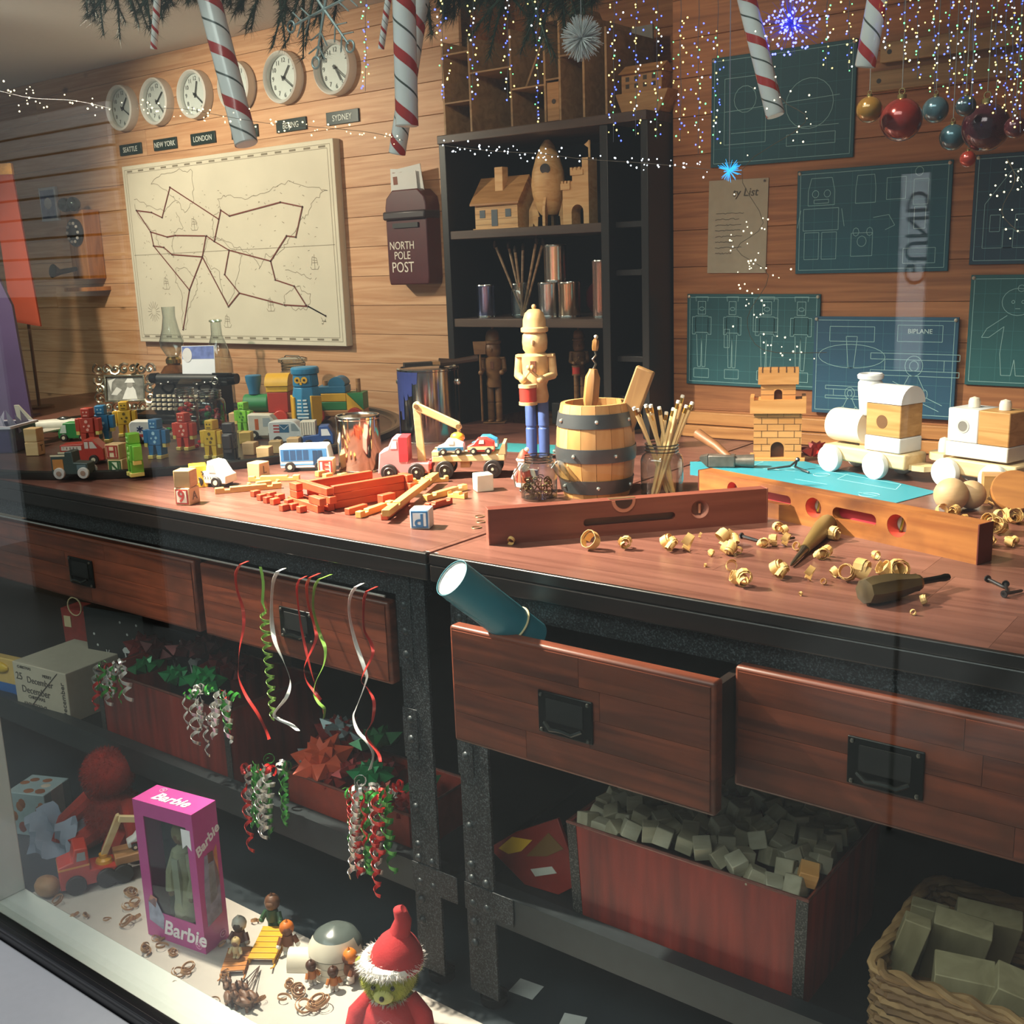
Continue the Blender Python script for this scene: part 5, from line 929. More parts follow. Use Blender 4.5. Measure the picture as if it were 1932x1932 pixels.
# ================================================================ spirit levels
def level(name, label, a, b, h, th, mat, endm, holes, slots, vials, bowl=None):
    rz = yaw_to(a, b); L = (b-a).length; t = thing(name, label, 'spirit level', a, rz)
    cuts = sorted([(x-w/2, x+w/2, z0, z1) for x, z0, z1, w, _ in slots]+[(x-r, x+r, z-r, z+r) for x, z, r, _ in holes]); xs = 0
    body = MB()
    for x0, x1, z0, z1 in cuts:
        body.bx(xs, x0, 0, th, 0, h); body.bx(x0, x1, 0, th, 0, z0); body.bx(x0, x1, 0, th, z1, h); body.bx(x0, x1, th*.45, th, z0, z1) if 0 else None; xs = x1
    body.bx(xs, L, 0, th, 0, h); body.obj('body', mat, t, smooth=0)
    for x, z0, z1, w, col in slots:   # rounded slot: fill the square corners, close the back
        r = (z1-z0)/2; zc = (z0+z1)/2
        for s_ in (-1, 1):
            ex = x+s_*w/2; cxx = ex-s_*r
            for q in (-1, 1): MB().prism([(ex, zc+q*r)]+[(cxx+s_*r*sin(rad(k*15)), zc+q*r*cos(rad(k*15))) for k in range(7)], 0, th).obj('slot_corner', mat, t)
        MB().bx(x-w/2, x+w/2, th*.5, th*.98, z0, z1).obj('slot_back', flat(col, .5), t)
    for x, z, r, col in holes:
        MB().prism([(x-r, z-r), (x+r, z-r), (x+r, z+r), (x-r, z+r)]+[(x-r, z-r)]+arc(x, z, r*.97, 225, 225-360, 28), 0, th).obj('hole_surround', mat, t) if 0 else None
        for q in range(4):
            cx_, cz_ = ((1, 1), (-1, 1), (-1, -1), (1, -1))[q]; MB().prism([(x+cx_*r, z+cz_*r)]+[(x+r*cx_*sin(rad(k*11.25)), z+r*cz_*cos(rad(k*11.25))) for k in range(9)], 0, th).obj('hole_corner', mat, t)
        MB().lathe([(r*.99, 0), (r*.72, th*.35), (r*.68, th*.5), (r*.99, th*.6)], 32, Matrix.Translation((x, .0005, z)) @ Matrix.Rotation(-pi/2, 4, 'X'), close=True).obj('hole_ring', flat(col, .45), t)
        MB().cyl((x, th*.55, z), (x, th*.6, z), r*.97, n=28).obj('hole_back', flat('#c9c3b0' if vials else '#8a5a48', .4), t)
        if vials:
            MB().cyl((x-r*.15, th*.42, z-r*.7), (x+r*.2, th*.42, z+r*.7), r*.16, n=12).obj('vial', glass('#dfe2a8', 1.5), t)
            MB().cyl((x-r*.12, th*.42, z-r*.5), (x+r*.16, th*.42, z+r*.5), r*.12, n=10).obj('vial_liquid', flat('#b8b458', .2), t)
        else: MB().cyl((x+r*.1, th*.3, z-r*.5), (x+r*.1, th*.3, z+r*.5), r*.14, n=12).obj('vial', flat('#c98a6a', .2), t)
    if bowl:
        x, r = bowl
        MB().prism(arc(x, h-.001, r, 180, 360, 14), -.0012, .002).obj('top_vial_lip', flat('#b07058', .4), t); MB().prism(arc(x, h-.0005, r*.72, 180, 360, 14), -.0018, .0022).obj('top_vial_cut', flat('#3a2018', .5), t)
        MB().bx(x-r*1.1, x+r*1.1, th*.25, th*.75, h-.001, h+.0008).obj('top_vial_window', flat('#5f4a34', .3), t)
    for x in (0, L): MB().bx(x-.0012, x+.0012, -.0006, th+.0006, -.0 if 0 else .0004, h+.0006).obj('end_cap', endm, t, bevel=.0004)
    return t
MAH = wood('#7a4133', '#653126', (2, 26, 30), .42, .05, bump=.08)
level('short_spirit_level', 'short dark mahogany spirit level nearest the viewer', T(924, 1029), T(1447, 986), .058, .024, MAH, wood('#9a5a48', '#804537'), [(.352, .032, .0155, '#a87060')], [(.232, .018, .031, .155, '#6b5048')], False, (.222, .02))
OLDW = wood('#a86a34', '#8a4e22', (2, 22, 26), .5, .05, stain='#5e3216', bump=.2)
la, lb = T(1318, 946), T(1843, 1066)
level('long_spirit_level', 'long worn orange-brown spirit level with red slots and round vials', la, lb, .058, .032, OLDW, flat('#5a241c', .5), [(.086, .036, .0125, '#b8402f'), (.27, .033, .0165, '#b8402f'), (.432, .032, .0175, '#b8402f')], [(.172, .026, .044, .10, '#a82832'), (.352, .022, .042, .085, '#b02838')], True)
M_ = Matrix.Translation(la) @ Matrix.Rotation(yaw_to(la, lb), 4, 'Z')
# ================================================================ blueprint on the bench, hammer, dividers
pts = [T(1302, 872), T(1508, 869), T(1769, 929), T(1690, 950), T(1302, 896)]; o_ = T(1560, 905)
t = thing('blueprint_sheet', 'bright teal blueprint sheet lying flat behind the long level', 'blueprint', o_)
MB().prism([(p.x-o_.x, p.y-o_.y) for p in pts], .0002, .0012, 'z').obj('sheet', flat('#2f8a9c', .6, var=.08, sc=6), t)
dr = []
for (x0, y0, x1, y1) in ((1440, 885, 1500, 890), (1560, 890, 1700, 915), (1580, 905, 1690, 925), (1420, 880, 1440, 872), (1500, 905, 1560, 915), (1600, 895, 1580, 905), (1700, 915, 1690, 925), (1620, 930, 1660, 938), (1540, 880, 1590, 890)):
    a, b_ = T(x0, y0)-o_, T(x1, y1)-o_; dr.append((a, b_))
b = MB()
for a, b_ in dr: b.band([a+Vector((0, 0, .0014)), b_+Vector((0, 0, .0014))], .0016, .0002)
for (x, y, r) in ((1480, 885, .02), (1640, 935, .018), (1550, 897, .016)): b.torus(T(x, y)-o_+Vector((0, 0, .0014)), r, .0006, 24, 4)
b.obj('drawing', flat('#8fc8d0', .7), t)
hc = T(1372, 884)+Vector((.0, .012, .0018)); t = thing('hammer', 'worn hammer with grey steel head and wooden handle', 'hammer', hc, rad(22))
HS = flat('#6d655d', .4, .5, .25)
MB().bx(-.045, .012, -.013, .013, .0, .026).obj('head', HS, t, bevel=.003); MB().cyl((.012, 0, .013), (.05, 0, .013), .012, .0145, n=14).obj('face', HS, t); MB().prism([(-.045, .0), (-.045, .026), (-.062, .022), (-.062, .016)], -.013, .013).obj('peen', HS, t)
MB().tube([(.0, .0, .018), (-.03, .03, .038), (-.075, .075, .058)], [.008, .0095, .0115], 12).obj('handle', wood('#8a5c38', '#6b4223', (6, 6, 6)), t)
dv = T(1490, 890)+Vector((0, 0, .002)); t = thing('dividers', 'pair of small steel dividers lying on the blueprint', 'dividers', dv, .3)
MB().tube([(-.045, 0, .002), (0, .01, .008), (.012, .02, .018)], .0022, 6).obj('leg', flat('#4a4c4e', .3, .9), t); MB().tube([(.04, -.022, .002), (.01, .004, .008), (.012, .02, .018)], .0022, 6).obj('leg', flat('#4a4c4e', .3, .9), t); MB().sph((.013, .021, .02), .005, 8).obj('hinge', flat('#5a5c5e', .3, .9), t)
# ================================================================ castle, bow, train
c = T(1455, 870)+Vector((.0, .03, 0)); t = thing('toy_castle_tower', 'tall pale wooden castle tower with brick grooves and two arches', 'toy castle', c, rad(24))
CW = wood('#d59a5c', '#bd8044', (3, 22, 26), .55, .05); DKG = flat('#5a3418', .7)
MB().bx(-.058, .058, -.034, .034, 0, .008).obj('base', CW, t, bevel=.001)
def face(x0, x1, z0, z1, y0, y1, gx, gw, gh, nm):
    b = [(x0, z0), (gx-gw, z0)]+([(gx-gw, z0+gh-gw)]+arc(gx, z0+gh-gw, gw, 180, 0, 10)[1:-1]+[(gx+gw, z0+gh-gw), (gx+gw, z0)])+[(x1, z0), (x1, z1), (x0, z1)]
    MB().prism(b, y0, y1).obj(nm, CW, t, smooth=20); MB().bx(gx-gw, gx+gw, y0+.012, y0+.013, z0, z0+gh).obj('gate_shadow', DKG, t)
face(-.05, .05, .008, .108, -.028, .028, .0, .014, .034, 'lower_storey'); face(-.036, .036, .13, .165, -.02, .02, .0, .0085, .024, 'upper_storey')
MB().prism([(-.058, .104), (.058, .104), (.058, .138), (.05, .138), (.05, .132), (-.05, .132), (-.05, .138), (-.058, .138)], -.035, .035).obj('lower_battlement', CW, t); MB().prism([(-.042, .165), (.042, .165), (.042, .197), (-.042, .197)], -.026, .026).obj('upper_battlement', CW, t)
for k in range(5): MB().bx(-.0345+k*.0165, -.032+k*.0165, -.0264, .0264, .190, .1974).obj('notch', DKG, t)
for r in range(6):
    z = .022+r*.0145
    if z > .1: continue
    for x0, x1 in (((-.05, -.0155), (.0155, .05)) if z < .045 else ((-.05, .05),)): MB().bx(x0, x1, -.0284, -.0278, z, z+.0009).obj('brick_joint', DKG, t)
    for k in range(3):
        x = -.034+k*.034+(.012 if r % 2 else 0)
        if abs(x) > .016 or z > .05: MB().bx(x, x+.0009, -.0284, -.0278, z, min(z+.0145, .104)).obj('brick_joint', DKG, t)
for z in (.142, .153):
    for x0, x1 in ((-.036, -.0095), (.0095, .036)): MB().bx(x0, x1, -.0204, -.0198, z, z+.0008).obj('brick_joint', DKG, t)
def bow(label, loc, col, s=1.0, rough=.35, n=13, group=None, metal=.2, rot=None):
    t = thing('gift_bow', label, 'bow', loc, group=group, rot=rot or (0, 0, 0)); m = flat(col, rough, metal, .12)
    for ring, (cnt, el, ln) in enumerate(((n//2, 12, .034), (n-n//2-1, 48, .028), (1, 85, .018))):
        for k in range(cnt):
            a = 2*pi*k/cnt+ring*.5; ln_ = ln*s; M_ = Matrix.Rotation(a, 4, 'Z') @ Matrix.Rotation(-rad(el), 4, 'Y') @ Matrix.Translation((0, 0, .004*s))
            w_ = .0085*s; vs = [(0, -.002*s, 0), (0, .002*s, 0), (ln_*.55, -w_, -.006*s), (ln_*.55, w_, -.006*s), (ln_, 0, .002*s), (ln_*.5, w_*.8, .009*s), (ln_*.5, -w_*.8, .009*s), (ln_*.1, 0, .006*s)]
            MB().add(vs, [(0, 1, 3, 2), (2, 3, 4), (4, 3, 5), (4, 6, 2), (4, 5, 6), (6, 5, 7), (5, 3, 1, 7), (6, 7, 0, 2)], M_).obj('loop', m, t, smooth=0)
    return t
bow('red satin gift bow on the bench behind the white train', T(1530, 868)+Vector((.0, .03, .004)), '#a8281f', 1.25)
wa, wb = T(1568, 889), T(1653, 904); RZ = yaw_to(wa, wb); c = (wa+wb)/2
t = thing('white_train_engine', 'white and natural wooden train engine with arched roof', 'toy train', c, RZ)
PW, TWH = flat('#d8d9da', .4, var=.02), wood('#e0c79c', '#d3b583', (3, 20, 24), .5, .05); CABW = wood('#c99a5e', '#a97a40', (3, 14, 40), .5, .05); hx = (wb-wa).length/2; D = .066
MB().prism([(-hx-.028, .024), (-hx-.034, .038), (-hx-.026, .054), (.118, .054), (.118, .024)], .004, .004+D).obj('chassis', TWH, t, bevel=.004)
MB().prism([(.118, .022), (.150, .022), (.162, .03), (.150, .036), (.118, .036)] and [(.10, .02), (.13, .016), (.15, .02), (.16, .037), (.15, .054), (.13, .058), (.10, .054)], .024, .034, 'z').obj('coupling_tongue', TWH, t)
MB().lathe([(.026, 0), (.032, .005), (.0335, .012), (.0335, .09)], 32, Matrix.Translation((-hx-.03, .037, .092)) @ Matrix.Rotation(pi/2, 4, 'Y')).obj('boiler', flat('#e2d8c6', .4, var=.02), t)
MB().bx(-.012, .03, .03, .044, .054, .06).obj('boiler_peg', TWH, t)
MB().lathe([(.016, .118), (.019, .122), (.0235, .17), (.0235, .182), (.02, .187), (.0245, .190), (.0255, .197), (.022, .2), (.019, .199), (.016, .192)], 28, Matrix.Translation((.004, .037, 0))).obj('chimney', PW, t)
MB().bx(.022, .106, .003, .003+D, .0545, .084).obj('cab_base', PW, t, bevel=.003)
MB().bx(.024, .105, .004, .004+D-.002, .0845, .148).obj('cab', CABW, t, bevel=.002)
MB().cyl((.062, .0035, .113), (.062, .006, .113), .013, n=24).obj('cab_window', flat('#6b4622', .6), t)
MB().prism([(.004, .1485)]+[(.037+.035*cos(rad(a)), .1485+.034*sin(rad(a))) for a in range(180, -1, -15)]+[(.07, .1485)], .022, .107, 'x').obj('cab_roof', PW, t)
def wheels(t, xs, y0, y1, r=.0275):
    for x in xs:
        for y, s_ in ((y0, -1), (y1, 1)):
            MB().lathe([(r*.8, 0), (r*.97, .002), (r, .006), (r, .011), (r*.96, .015), (r*.85, .017), (1e-6, .0165)], 32, Matrix.Translation((x, y, r)) @ Matrix.Rotation(-s_*pi/2, 4, 'X')).obj('wheel', flat('#d3dbdf', .4, var=.02), t)
wheels(t, (-hx, hx), .004, .004+D)
wa, wb = T(1785, 918), T(1886, 926); wy = RZ+.02; t = thing('white_train_wagon', 'white and natural wooden train wagon with round hole and pegs', 'toy train', wa, wy); hl = .098
MB().bx(-.012, .135, .004, .004+D, .024, .054).obj('chassis', TWH, t, bevel=.004)
MB().prism([(-.012, .004), (-.04, .008), (-.055, .02), (-.058, .037), (-.055, .054), (-.04, .066), (-.012, .07)], .045, .058, 'z').obj('coupling_plate', TWH, t)
MB().lathe([(.011, .058), (.011, .075), (.0085, .083), (1e-6, .086)], 20, Matrix.Translation((-.034, .037, 0))).obj('peg', flat('#e2d8c6', .4), t)
MB().bx(-.008, .118, .003, .003+D, .0585, .086).obj('lower_block', flat('#d9d2c8', .4, var=.02), t, bevel=.002)
MB().bx(-.006, .056, .004, .002+D, .0865, .148).obj('white_block', PW, t, bevel=.002); MB().bx(.0565, .118, .004, .002+D, .0865, .148).obj('wood_block', CABW, t, bevel=.002)
MB().lathe([(.013, -.0005), (.0125, .0006), (.0095, .0008), (.0095, -.0005)], 28, Matrix.Translation((.026, .0036, .116)) @ Matrix.Rotation(pi/2, 4, 'X'), close=True).obj('hole_edge', flat('#b9b6b2', .5), t); MB().cyl((.026, .0034, .116), (.026, .0045, .116), .0125, n=28).obj('hole', flat('#77726c', .6), t)
for x in (.026, .088): MB().lathe([(.0105, .1485), (.0105, .159), (.0085, .165), (1e-6, .168)], 20, Matrix.Translation((x, .035, 0))).obj('peg', flat('#e2d8c6', .4), t)
wheels(t, (0, hl), .004, .004+D)
# ================================================================ balls, block and disc at the right edge
for k, (x, y, r) in enumerate(((1787, 968, .0285), (1826, 963, .0245))): tag(MB().sph((0, 0, r), r, 24).obj('wooden_ball', wood('#c9a982', '#b8966c', (8, 8, 30), .55, .05), loc=T(x, y)+Vector((0, r*.6, 0)), rz=k), ['larger plain wooden ball on the bench', 'smaller plain wooden ball on the bench'][k], 'ball', 'wooden balls')
tag(MB().bx(-.06, .06, -.02, .02, 0, .05).obj('wood_block', CABW, loc=T(1890, 952)+Vector((.02, .03, 0)), rz=rad(20), bevel=.001), 'pale wooden block behind the leaning disc', 'wood block')
tag(MB().lathe([(.036, 0), (.038, .003), (.038, .014), (.036, .017), (1e-6, .017)], 40).obj('wooden_disc', wood('#b87a3a', '#9a602a', (3, 20, 20)), loc=T(1905, 962)+Vector((.005, .0, .028)), rot=(rad(52), 0, rad(20))), 'orange-brown wooden disc leaning on a block at the right edge', 'disc')
# ================================================================ hand tools
def stick(name, label, cat, p, q, parts, lift=(.012, .006)):
    a, b = T(*p), T(*q); a.z += lift[0]; b.z += lift[1]; v = b-a; t = thing(name, label, cat, a, rot=v.to_track_quat('Z', 'Y').to_euler()); L = v.length
    for nm, prof, n, m in parts: MB().lathe([(r, z*L) for r, z in prof], n).obj(nm, m, t)
    return t
OLV = wood('#7a6236', '#5a4522', (20, 20, 3), .45, .05)
stick('bradawl', 'bradawl with tapered wooden handle pointing left between the levels', 'awl', (1562, 1003), (1492, 1072), [('handle', [(.004, 0), (.014, .02), (.0155, .12), (.013, .3), (.010, .5), (.0075, .62), (.008, .66)], 12, OLV), ('blade', [(.0068, .66), (.0055, .7), (.003, .96), (.001, 1)], 10, flat('#5e5446', .35, .8))], (.0158, .004))
stick('screwdriver', 'old screwdriver with faceted olive-brown handle near the bench edge', 'screwdriver', (1628, 1144), (1788, 1107), [('handle', [(.006, 0), (.016, .015), (.019, .1), (.0185, .3), (.015, .45), (.0125, .55), (.0125, .6)], 8, wood('#5f4f33', '#453823', (20, 20, 3), .45, .05)), ('ferrule', [(.0105, .6), (.0105, .635)], 14, flat('#a58c5c', .25, .9)), ('blade', [(.0045, .635), (.0045, .9), (.0055, .95), (.0045, 1)], 8, flat('#2a2724', .35, .8))], (.019, .0135))
for k, (p, q) in enumerate((((1398, 1016), (1432, 1024)), ((1478, 1023), (1500, 1018)), ((1862, 1098), (1895, 1112)), ((1893, 1128), (1930, 1118)), ((1897, 1108), (1900, 1122)))):
    stick('steel_nail', ['nail lying below the right end of the short level', 'nail beside the wood shavings under the bradawl', 'screw at the right edge, upper', 'screw at the right edge, lower', 'short bolt between the two screws at the right'][k], 'nail', p, q, [('shank', [(.0022, 0), (.0022, .9), (.0006, 1)], 8, flat('#4e4f52', .3, .9)), ('nail_head', [(.0048, 0), (.0048, .06)], 10, flat('#4e4f52', .3, .9))], (.005, .003))
# ================================================================ wood shavings
SHV = wood('#e0b878', '#cc9d58', (14, 14, 14), .6, .15); SHM_ = []
def shaving(kind, rr):
    b = MB()
    for j in range(kind):
        turns, r0 = random.uniform(.8, 2.2), random.uniform(.0045, .009); w_ = random.uniform(.006, .012); ax = Euler((random.uniform(-.7, .7), random.uniform(-.6, .6), random.uniform(0, 6.3))).to_matrix(); o_ = Vector((random.uniform(-.012, .012), random.uniform(-.01, .01), 0))*(kind > 1); n = int(9*turns)+3
        pts = [Vector((r0*(1+.35*i/n)*cos(2*pi*turns*i/n), random.uniform(-.0003, .0003)+.006*i/n, r0*(1+.35*i/n)*sin(2*pi*turns*i/n))) for i in range(n+1)]
        b.band([ax @ p + o_ + Vector((0, 0, r0*1.2+.003)) for p in pts], w_, .0005, wd=[ax @ Vector((0, 1, 0))]*(n+1))
    mz = min(v[2] for v in b.v); b.v = [(x, y, z-mz+.0003) for x, y, z in b.v]; return b
variants = [[shaving(k, 0) for _ in range(4)] for k in (1, 3, 5)]
SH = [(965, 1028, 0, .6), (1118, 1037, 0, 1.4), (1183, 1035, 1, 1), (1262, 1040, 1, 1), (1295, 1040, 0, 1.2), (1360, 1048, 1, 1.3), (1340, 1050, 0, .6), (1378, 1030, 1, 1.1), (1395, 1045, 0, .5), (1440, 1030, 1, .9), (1470, 1008, 1, .9), (1455, 1030, 0, 1), (1480, 1030, 0, .9), (1545, 1052, 1, 1), (1562, 1050, 0, .9), (1578, 1020, 0, 1.2), (1502, 1040, 0, .6), (1380, 1078, 0, .8), (1402, 1105, 1, 1.2), (1470, 1092, 1, 1), (1525, 1095, 0, .9), (1572, 1090, 0, .7), (1612, 1095, 1, 1.5), (1650, 1055, 0, .7), (1688, 1095, 2, 1.4), (1555, 1103, 0, .4), (1745, 1142, 0, .7), (1722, 1160, 0, .4), (1685, 1115, 0, .4), (1775, 975, 0, 1), (1805, 975, 1, 1), (1818, 985, 0, .7), (1870, 955, 0, 1), (1885, 1005, 2, 1.3), (1900, 985, 2, 1.2), (1868, 1030, 1, .9), (1905, 1030, 1, .8), (1920, 970, 1, .7), (1512, 1124, 0, .3), (1330, 1070, 0, .3), (1320, 1015, 0, .4)]
for i, (x, y, k, s_) in enumerate(SH):
    b = variants[k][i % 4]; key = (k, i % 4)
    if not SHM_ or key not in [q[0] for q in SHM_]: o_ = b.obj('wood_shaving', SHV); SHM_.append((key, o_)); ob = o_
    else: ob = [q[1] for q in SHM_ if q[0] == key][0].copy(); COL.objects.link(ob)
    ob.location = T(x, y); ob.rotation_euler = (0, 0, random.uniform(0, 6.3)); ob.scale = (s_*.95,)*3
    tag(ob, 'tangled heap of curled wood shavings at the right bench' if k == 2 else ('cluster of curled wood shavings on the right bench' if k else 'single curled wood shaving on the right bench'), 'wood shaving', 'wood shavings on the bench')
# ================================================================ rolled blueprint in the open drawer
p0, p1 = W(852, 1090, -.135), W(1003, 1206, -.02); v = p1-p0; L = v.length
t = thing('rolled_blueprint', 'rolled teal blueprint tied with a band, sticking out of the drawer', 'blueprint', p1, rot=(-v).to_track_quat('Z', 'Y').to_euler())
MB().lathe([(.0285, 0), (.0285, L), (.0278, L), (.0278, 0)], 40, close=True).obj('outer_sheet', flat('#2c7f90', .4, var=.1, sc=20), t); MB().lathe([(.0265, .001), (.0265, L-.001)], 36, close=True).obj('inner_sheet', flat('#d8dcdc', .6), t); MB().lathe([(1e-6, L-.003), (.0266, L-.003)], 36).obj('rolled_core', flat('#e0e2e2', .6), t)
MB().torus((0, 0, L*.24), .0292, .0016, 30, 6).obj('band', flat('#c9b98c', .6), t)
b = MB()
for k, (a0, a1, z0, z1) in enumerate(((60, 110, .55, .85), (110, 140, .85, .6), (140, 120, .6, .5), (70, 150, .9, .92), (80, 95, .45, .35), (95, 120, .4, .48), (120, 140, .45, .3), (60, 75, .3, .55), (135, 150, .75, .55), (100, 110, .62, .72))):
    b.band([(.0289*cos(rad(a0+(a1-a0)*i/8+150)), .0289*sin(rad(a0+(a1-a0)*i/8+150)), L*(z0+(z1-z0)*i/8)) for i in range(9)], .0011, .0002, wd=[(cos(rad(a0+(a1-a0)*i/8+240)), sin(rad(a0+(a1-a0)*i/8+240)), .6) for i in range(9)])
b.obj('drawing', flat('#8fc0c8', .6), t)
# ================================================================ hanging curling ribbons
def cr(x, y): return (380+x*.2484, 1000+y*.2484)
RIB = {'red': flat('#b5322c', .3, .1), 'white': flat('#dcd9d4', .3, .1), 'green': flat('#7fa64a', .25, .3)}
def smooth_pts(pts, n=5):
    P_ = [Vector(p) for p in pts]; out = []
    for i in range(len(P_)-1):
        a, b, c, d = P_[max(i-1, 0)], P_[i], P_[i+1], P_[min(i+2, len(P_)-1)]
        for k in range(n):
            u = k/n; out.append(.5*((2*b)+(c-a)*u+(2*a-5*b+4*c-d)*u*u+(3*b-a-3*c+d)*u**3))
    return out+[P_[-1]]
def ribbon(label, col, pts, w=.0062, y0=-.012, tw=1.3):
    P_ = smooth_pts([W(*cr(x, y), y0-.004*sin(i*1.7)) for i, (x, y) in enumerate(pts)]); P_[0].y = .002; n = len(P_)
    wd_ = [Vector((cos(.5+tw*sin(i*.16)), .9*sin(.5+tw*sin(i*.16)), .12)) for i in range(n)]
    o = P_[0].copy(); return tag(MB().band([p-o for p in P_], w, .0004, wd=wd_).obj('curling_ribbon', RIB[col], loc=o), label, 'ribbon', 'ribbons hanging from the bench')
ribbon('red ribbon hanging leftmost from the bench rail', 'red', [(305, 250), (262, 330), (270, 450), (315, 600), (320, 740), (290, 900), (282, 1030), (285, 1130), (340, 1260), (430, 1400), (490, 1520), (515, 1590)])
ribbon('white ribbon hanging third from the left', 'white', [(585, 305), (550, 380), (535, 500), (535, 700), (560, 850), (620, 990), (665, 1100), (675, 1180), (640, 1280), (555, 1390), (580, 1432), (680, 1480), (735, 1525)], .008)
ribbon('thin dark red ribbon hanging in front of the drawer handle', 'red', [(750, 365), (725, 450), (745, 650), (770, 800), (810, 980), (850, 1130), (900, 1280), (930, 1400)], .0045)
ribbon('red ribbon crossing the green one in the middle', 'red', [(830, 350), (800, 430), (815, 580), (860, 720), (870, 830), (800, 990), (780, 1060), (800, 1150), (860, 1230), (905, 1290)], y0=-.018)
ribbon('green ribbon crossing the red one in the middle', 'green', [(900, 365), (860, 440), (850, 600), (900, 790), (940, 900), (930, 1020), (870, 1150), (855, 1240), (890, 1310), (935, 1360), (930, 1430)], y0=-.024)
ribbon('white ribbon hanging second from the right', 'white', [(1180, 420), (1130, 510), (1125, 650), (1170, 850), (1245, 1070), (1250, 1150), (1180, 1340), (1155, 1420), (1190, 1530), (1270, 1620), (1305, 1710), (1280, 1820)], .007)
ribbon('pale red ribbon hanging rightmost', 'red', [(1260, 455), (1235, 540), (1235, 750), (1290, 860), (1300, 950), (1240, 1070), (1215, 1150), (1260, 1200), (1310, 1300), (1300, 1450), (1250, 1560), (1340, 1690), (1360, 1760)], .0055, -.02)
def curl(label, col, top, L, r=.009, pitch=.016, w=.006, straight=0, name='curling_ribbon', group='ribbon curls', shrink=.35, phase=0, drift=(0, 0)):
    pts = []; wd_ = []; n = int(L/pitch*11)
    if straight: pts = [Vector((.004*sin(i*.8), 0, -straight*i/6)) for i in range(6)]; wd_ = [Vector((1, .3, 0))]*6
    for i in range(n+1):
        a = 2*pi*i/11+phase; rr = r*min(1, .3+i/14)*(1-shrink*i/max(n, 1)); z = -straight-L*i/max(n, 1)
        pts.append(Vector((rr*cos(a)+drift[0]*i/max(n, 1), rr*sin(a)+drift[1]*i/max(n, 1), z))); wd_.append(Vector((.25*cos(a), .25*sin(a), 1)))
    return tag(MB().band(pts, w, .0004, wd=wd_).obj(name, col if not isinstance(col, str) else RIB[col], loc=top), label, 'ribbon', group)
curl('bright green spiral ribbon hanging second from the left', 'green', W(*cr(448, 280), -.004), .21, .010, .021, .006, .08, group='ribbons hanging from the bench')
# ================================================================ red metal boxes
REDM = None
def red_metal():
    m, nt, b = _new('worn_red_metal'); N = nt.nodes.new; Lk = nt.links.new; b.inputs['Roughness'].default_value = .38; b.inputs['Metallic'].default_value = .1
    tc = N('ShaderNodeTexCoord'); mp_ = N('ShaderNodeMapping'); mp_.inputs['Scale'].default_value = (14, 14, 1.2); n = N('ShaderNodeTexNoise'); n.inputs['Scale'].default_value = 3; n.inputs['Detail'].default_value = 8
    r = N('ShaderNodeValToRGB'); r.color_ramp.elements[0].color = hexc('#5a1a14'); r.color_ramp.elements[1].color = hexc('#8e2c20'); r.color_ramp.elements[0].position = .3; r.color_ramp.elements[1].position = .62
    e = r.color_ramp.elements.new(.8); e.color = hexc('#8a5348'); Lk(tc.outputs['Object'], mp_.inputs['Vector']); Lk(mp_.outputs[0], n.inputs['Vector']); Lk(n.outputs[0], r.inputs[0]); Lk(r.outputs[0], b.inputs['Base Color']); return m
REDM = red_metal(); WORN = speck('#2c2a28', '#77726b', .45)
def crate(label, x0, x1, y0, y1, z0, z1, flare=.0, strap=True, mat=None):
    t = thing('red_metal_box', label, 'metal box', ((x0+x1)/2, (y0+y1)/2, z0)); w, d, h = (x1-x0)/2, (y1-y0)/2, z1-z0; m = mat or REDM; th = .004; f = flare
    def wall(nm, a, b_, c, d_): MB().add([*a, *b_], [(0, 1, 3, 2), (4, 6, 7, 5), (0, 4, 5, 1), (2, 3, 7, 6), (0, 2, 6, 4), (1, 5, 7, 3)]).obj(nm, m, t, bevel=.001)
    quad = lambda xa, ya, xb, yb, nx, ny: ([(xa-f*0, ya, 0), (xa*(1+f), ya*(1+f), h), (xb, yb, 0), (xb*(1+f), yb*(1+f), h)], [(xa+nx, ya+ny, 0), (xa*(1+f)+nx, ya*(1+f)+ny, h), (xb+nx, yb+ny, 0), (xb*(1+f)+nx, yb*(1+f)+ny, h)])
    for nm, q in (('front_panel', quad(-w, -d, w, -d, 0, th)), ('back_panel', quad(-w, d, w, d, 0, -th)), ('end_panel', quad(-w, -d, -w, d, th, 0)), ('end_panel', quad(w, -d, w, d, -th, 0))): wall(nm, q[0], q[1], 0, 0)
    MB().bx(-w+th, w-th, -d+th, d-th, .0005, .004).obj('bottom', m, t)
    MB().tube([(sx*w*(1+f), sy*d*(1+f), h) for sx, sy in ((-1, -1), (1, -1), (1, 1), (-1, 1))], .0028, 6, True).obj('rolled_rim', flat('#7d4a40', .3, .5, .3), t)
    if strap:
        for sx in (-1, 1): MB().add([(sx*(w-.016), -d-.0012, .0005), (sx*w+sx*.001, -d-.0012, .0005), (sx*(w*(1+f)-.016), -d*(1+f)-.0012, h), (sx*w*(1+f)+sx*.001, -d*(1+f)-.0012, h), (sx*(w-.016), -d-.0002, .0005), (sx*w+sx*.001, -d-.0002, .0005), (sx*(w*(1+f)-.016), -d*(1+f)-.0002, h), (sx*w*(1+f)+sx*.001, -d*(1+f)-.0002, h)], [(0, 1, 3, 2), (4, 6, 7, 5), (0, 4, 5, 1), (2, 3, 7, 6), (0, 2, 6, 4), (1, 5, 7, 3)]).obj('corner_strap', WORN, t)
    return t
ZS = .3105
crate('large red metal box full of plain wooden cubes', .225, .605, .055, .33, ZS, .486, .035)
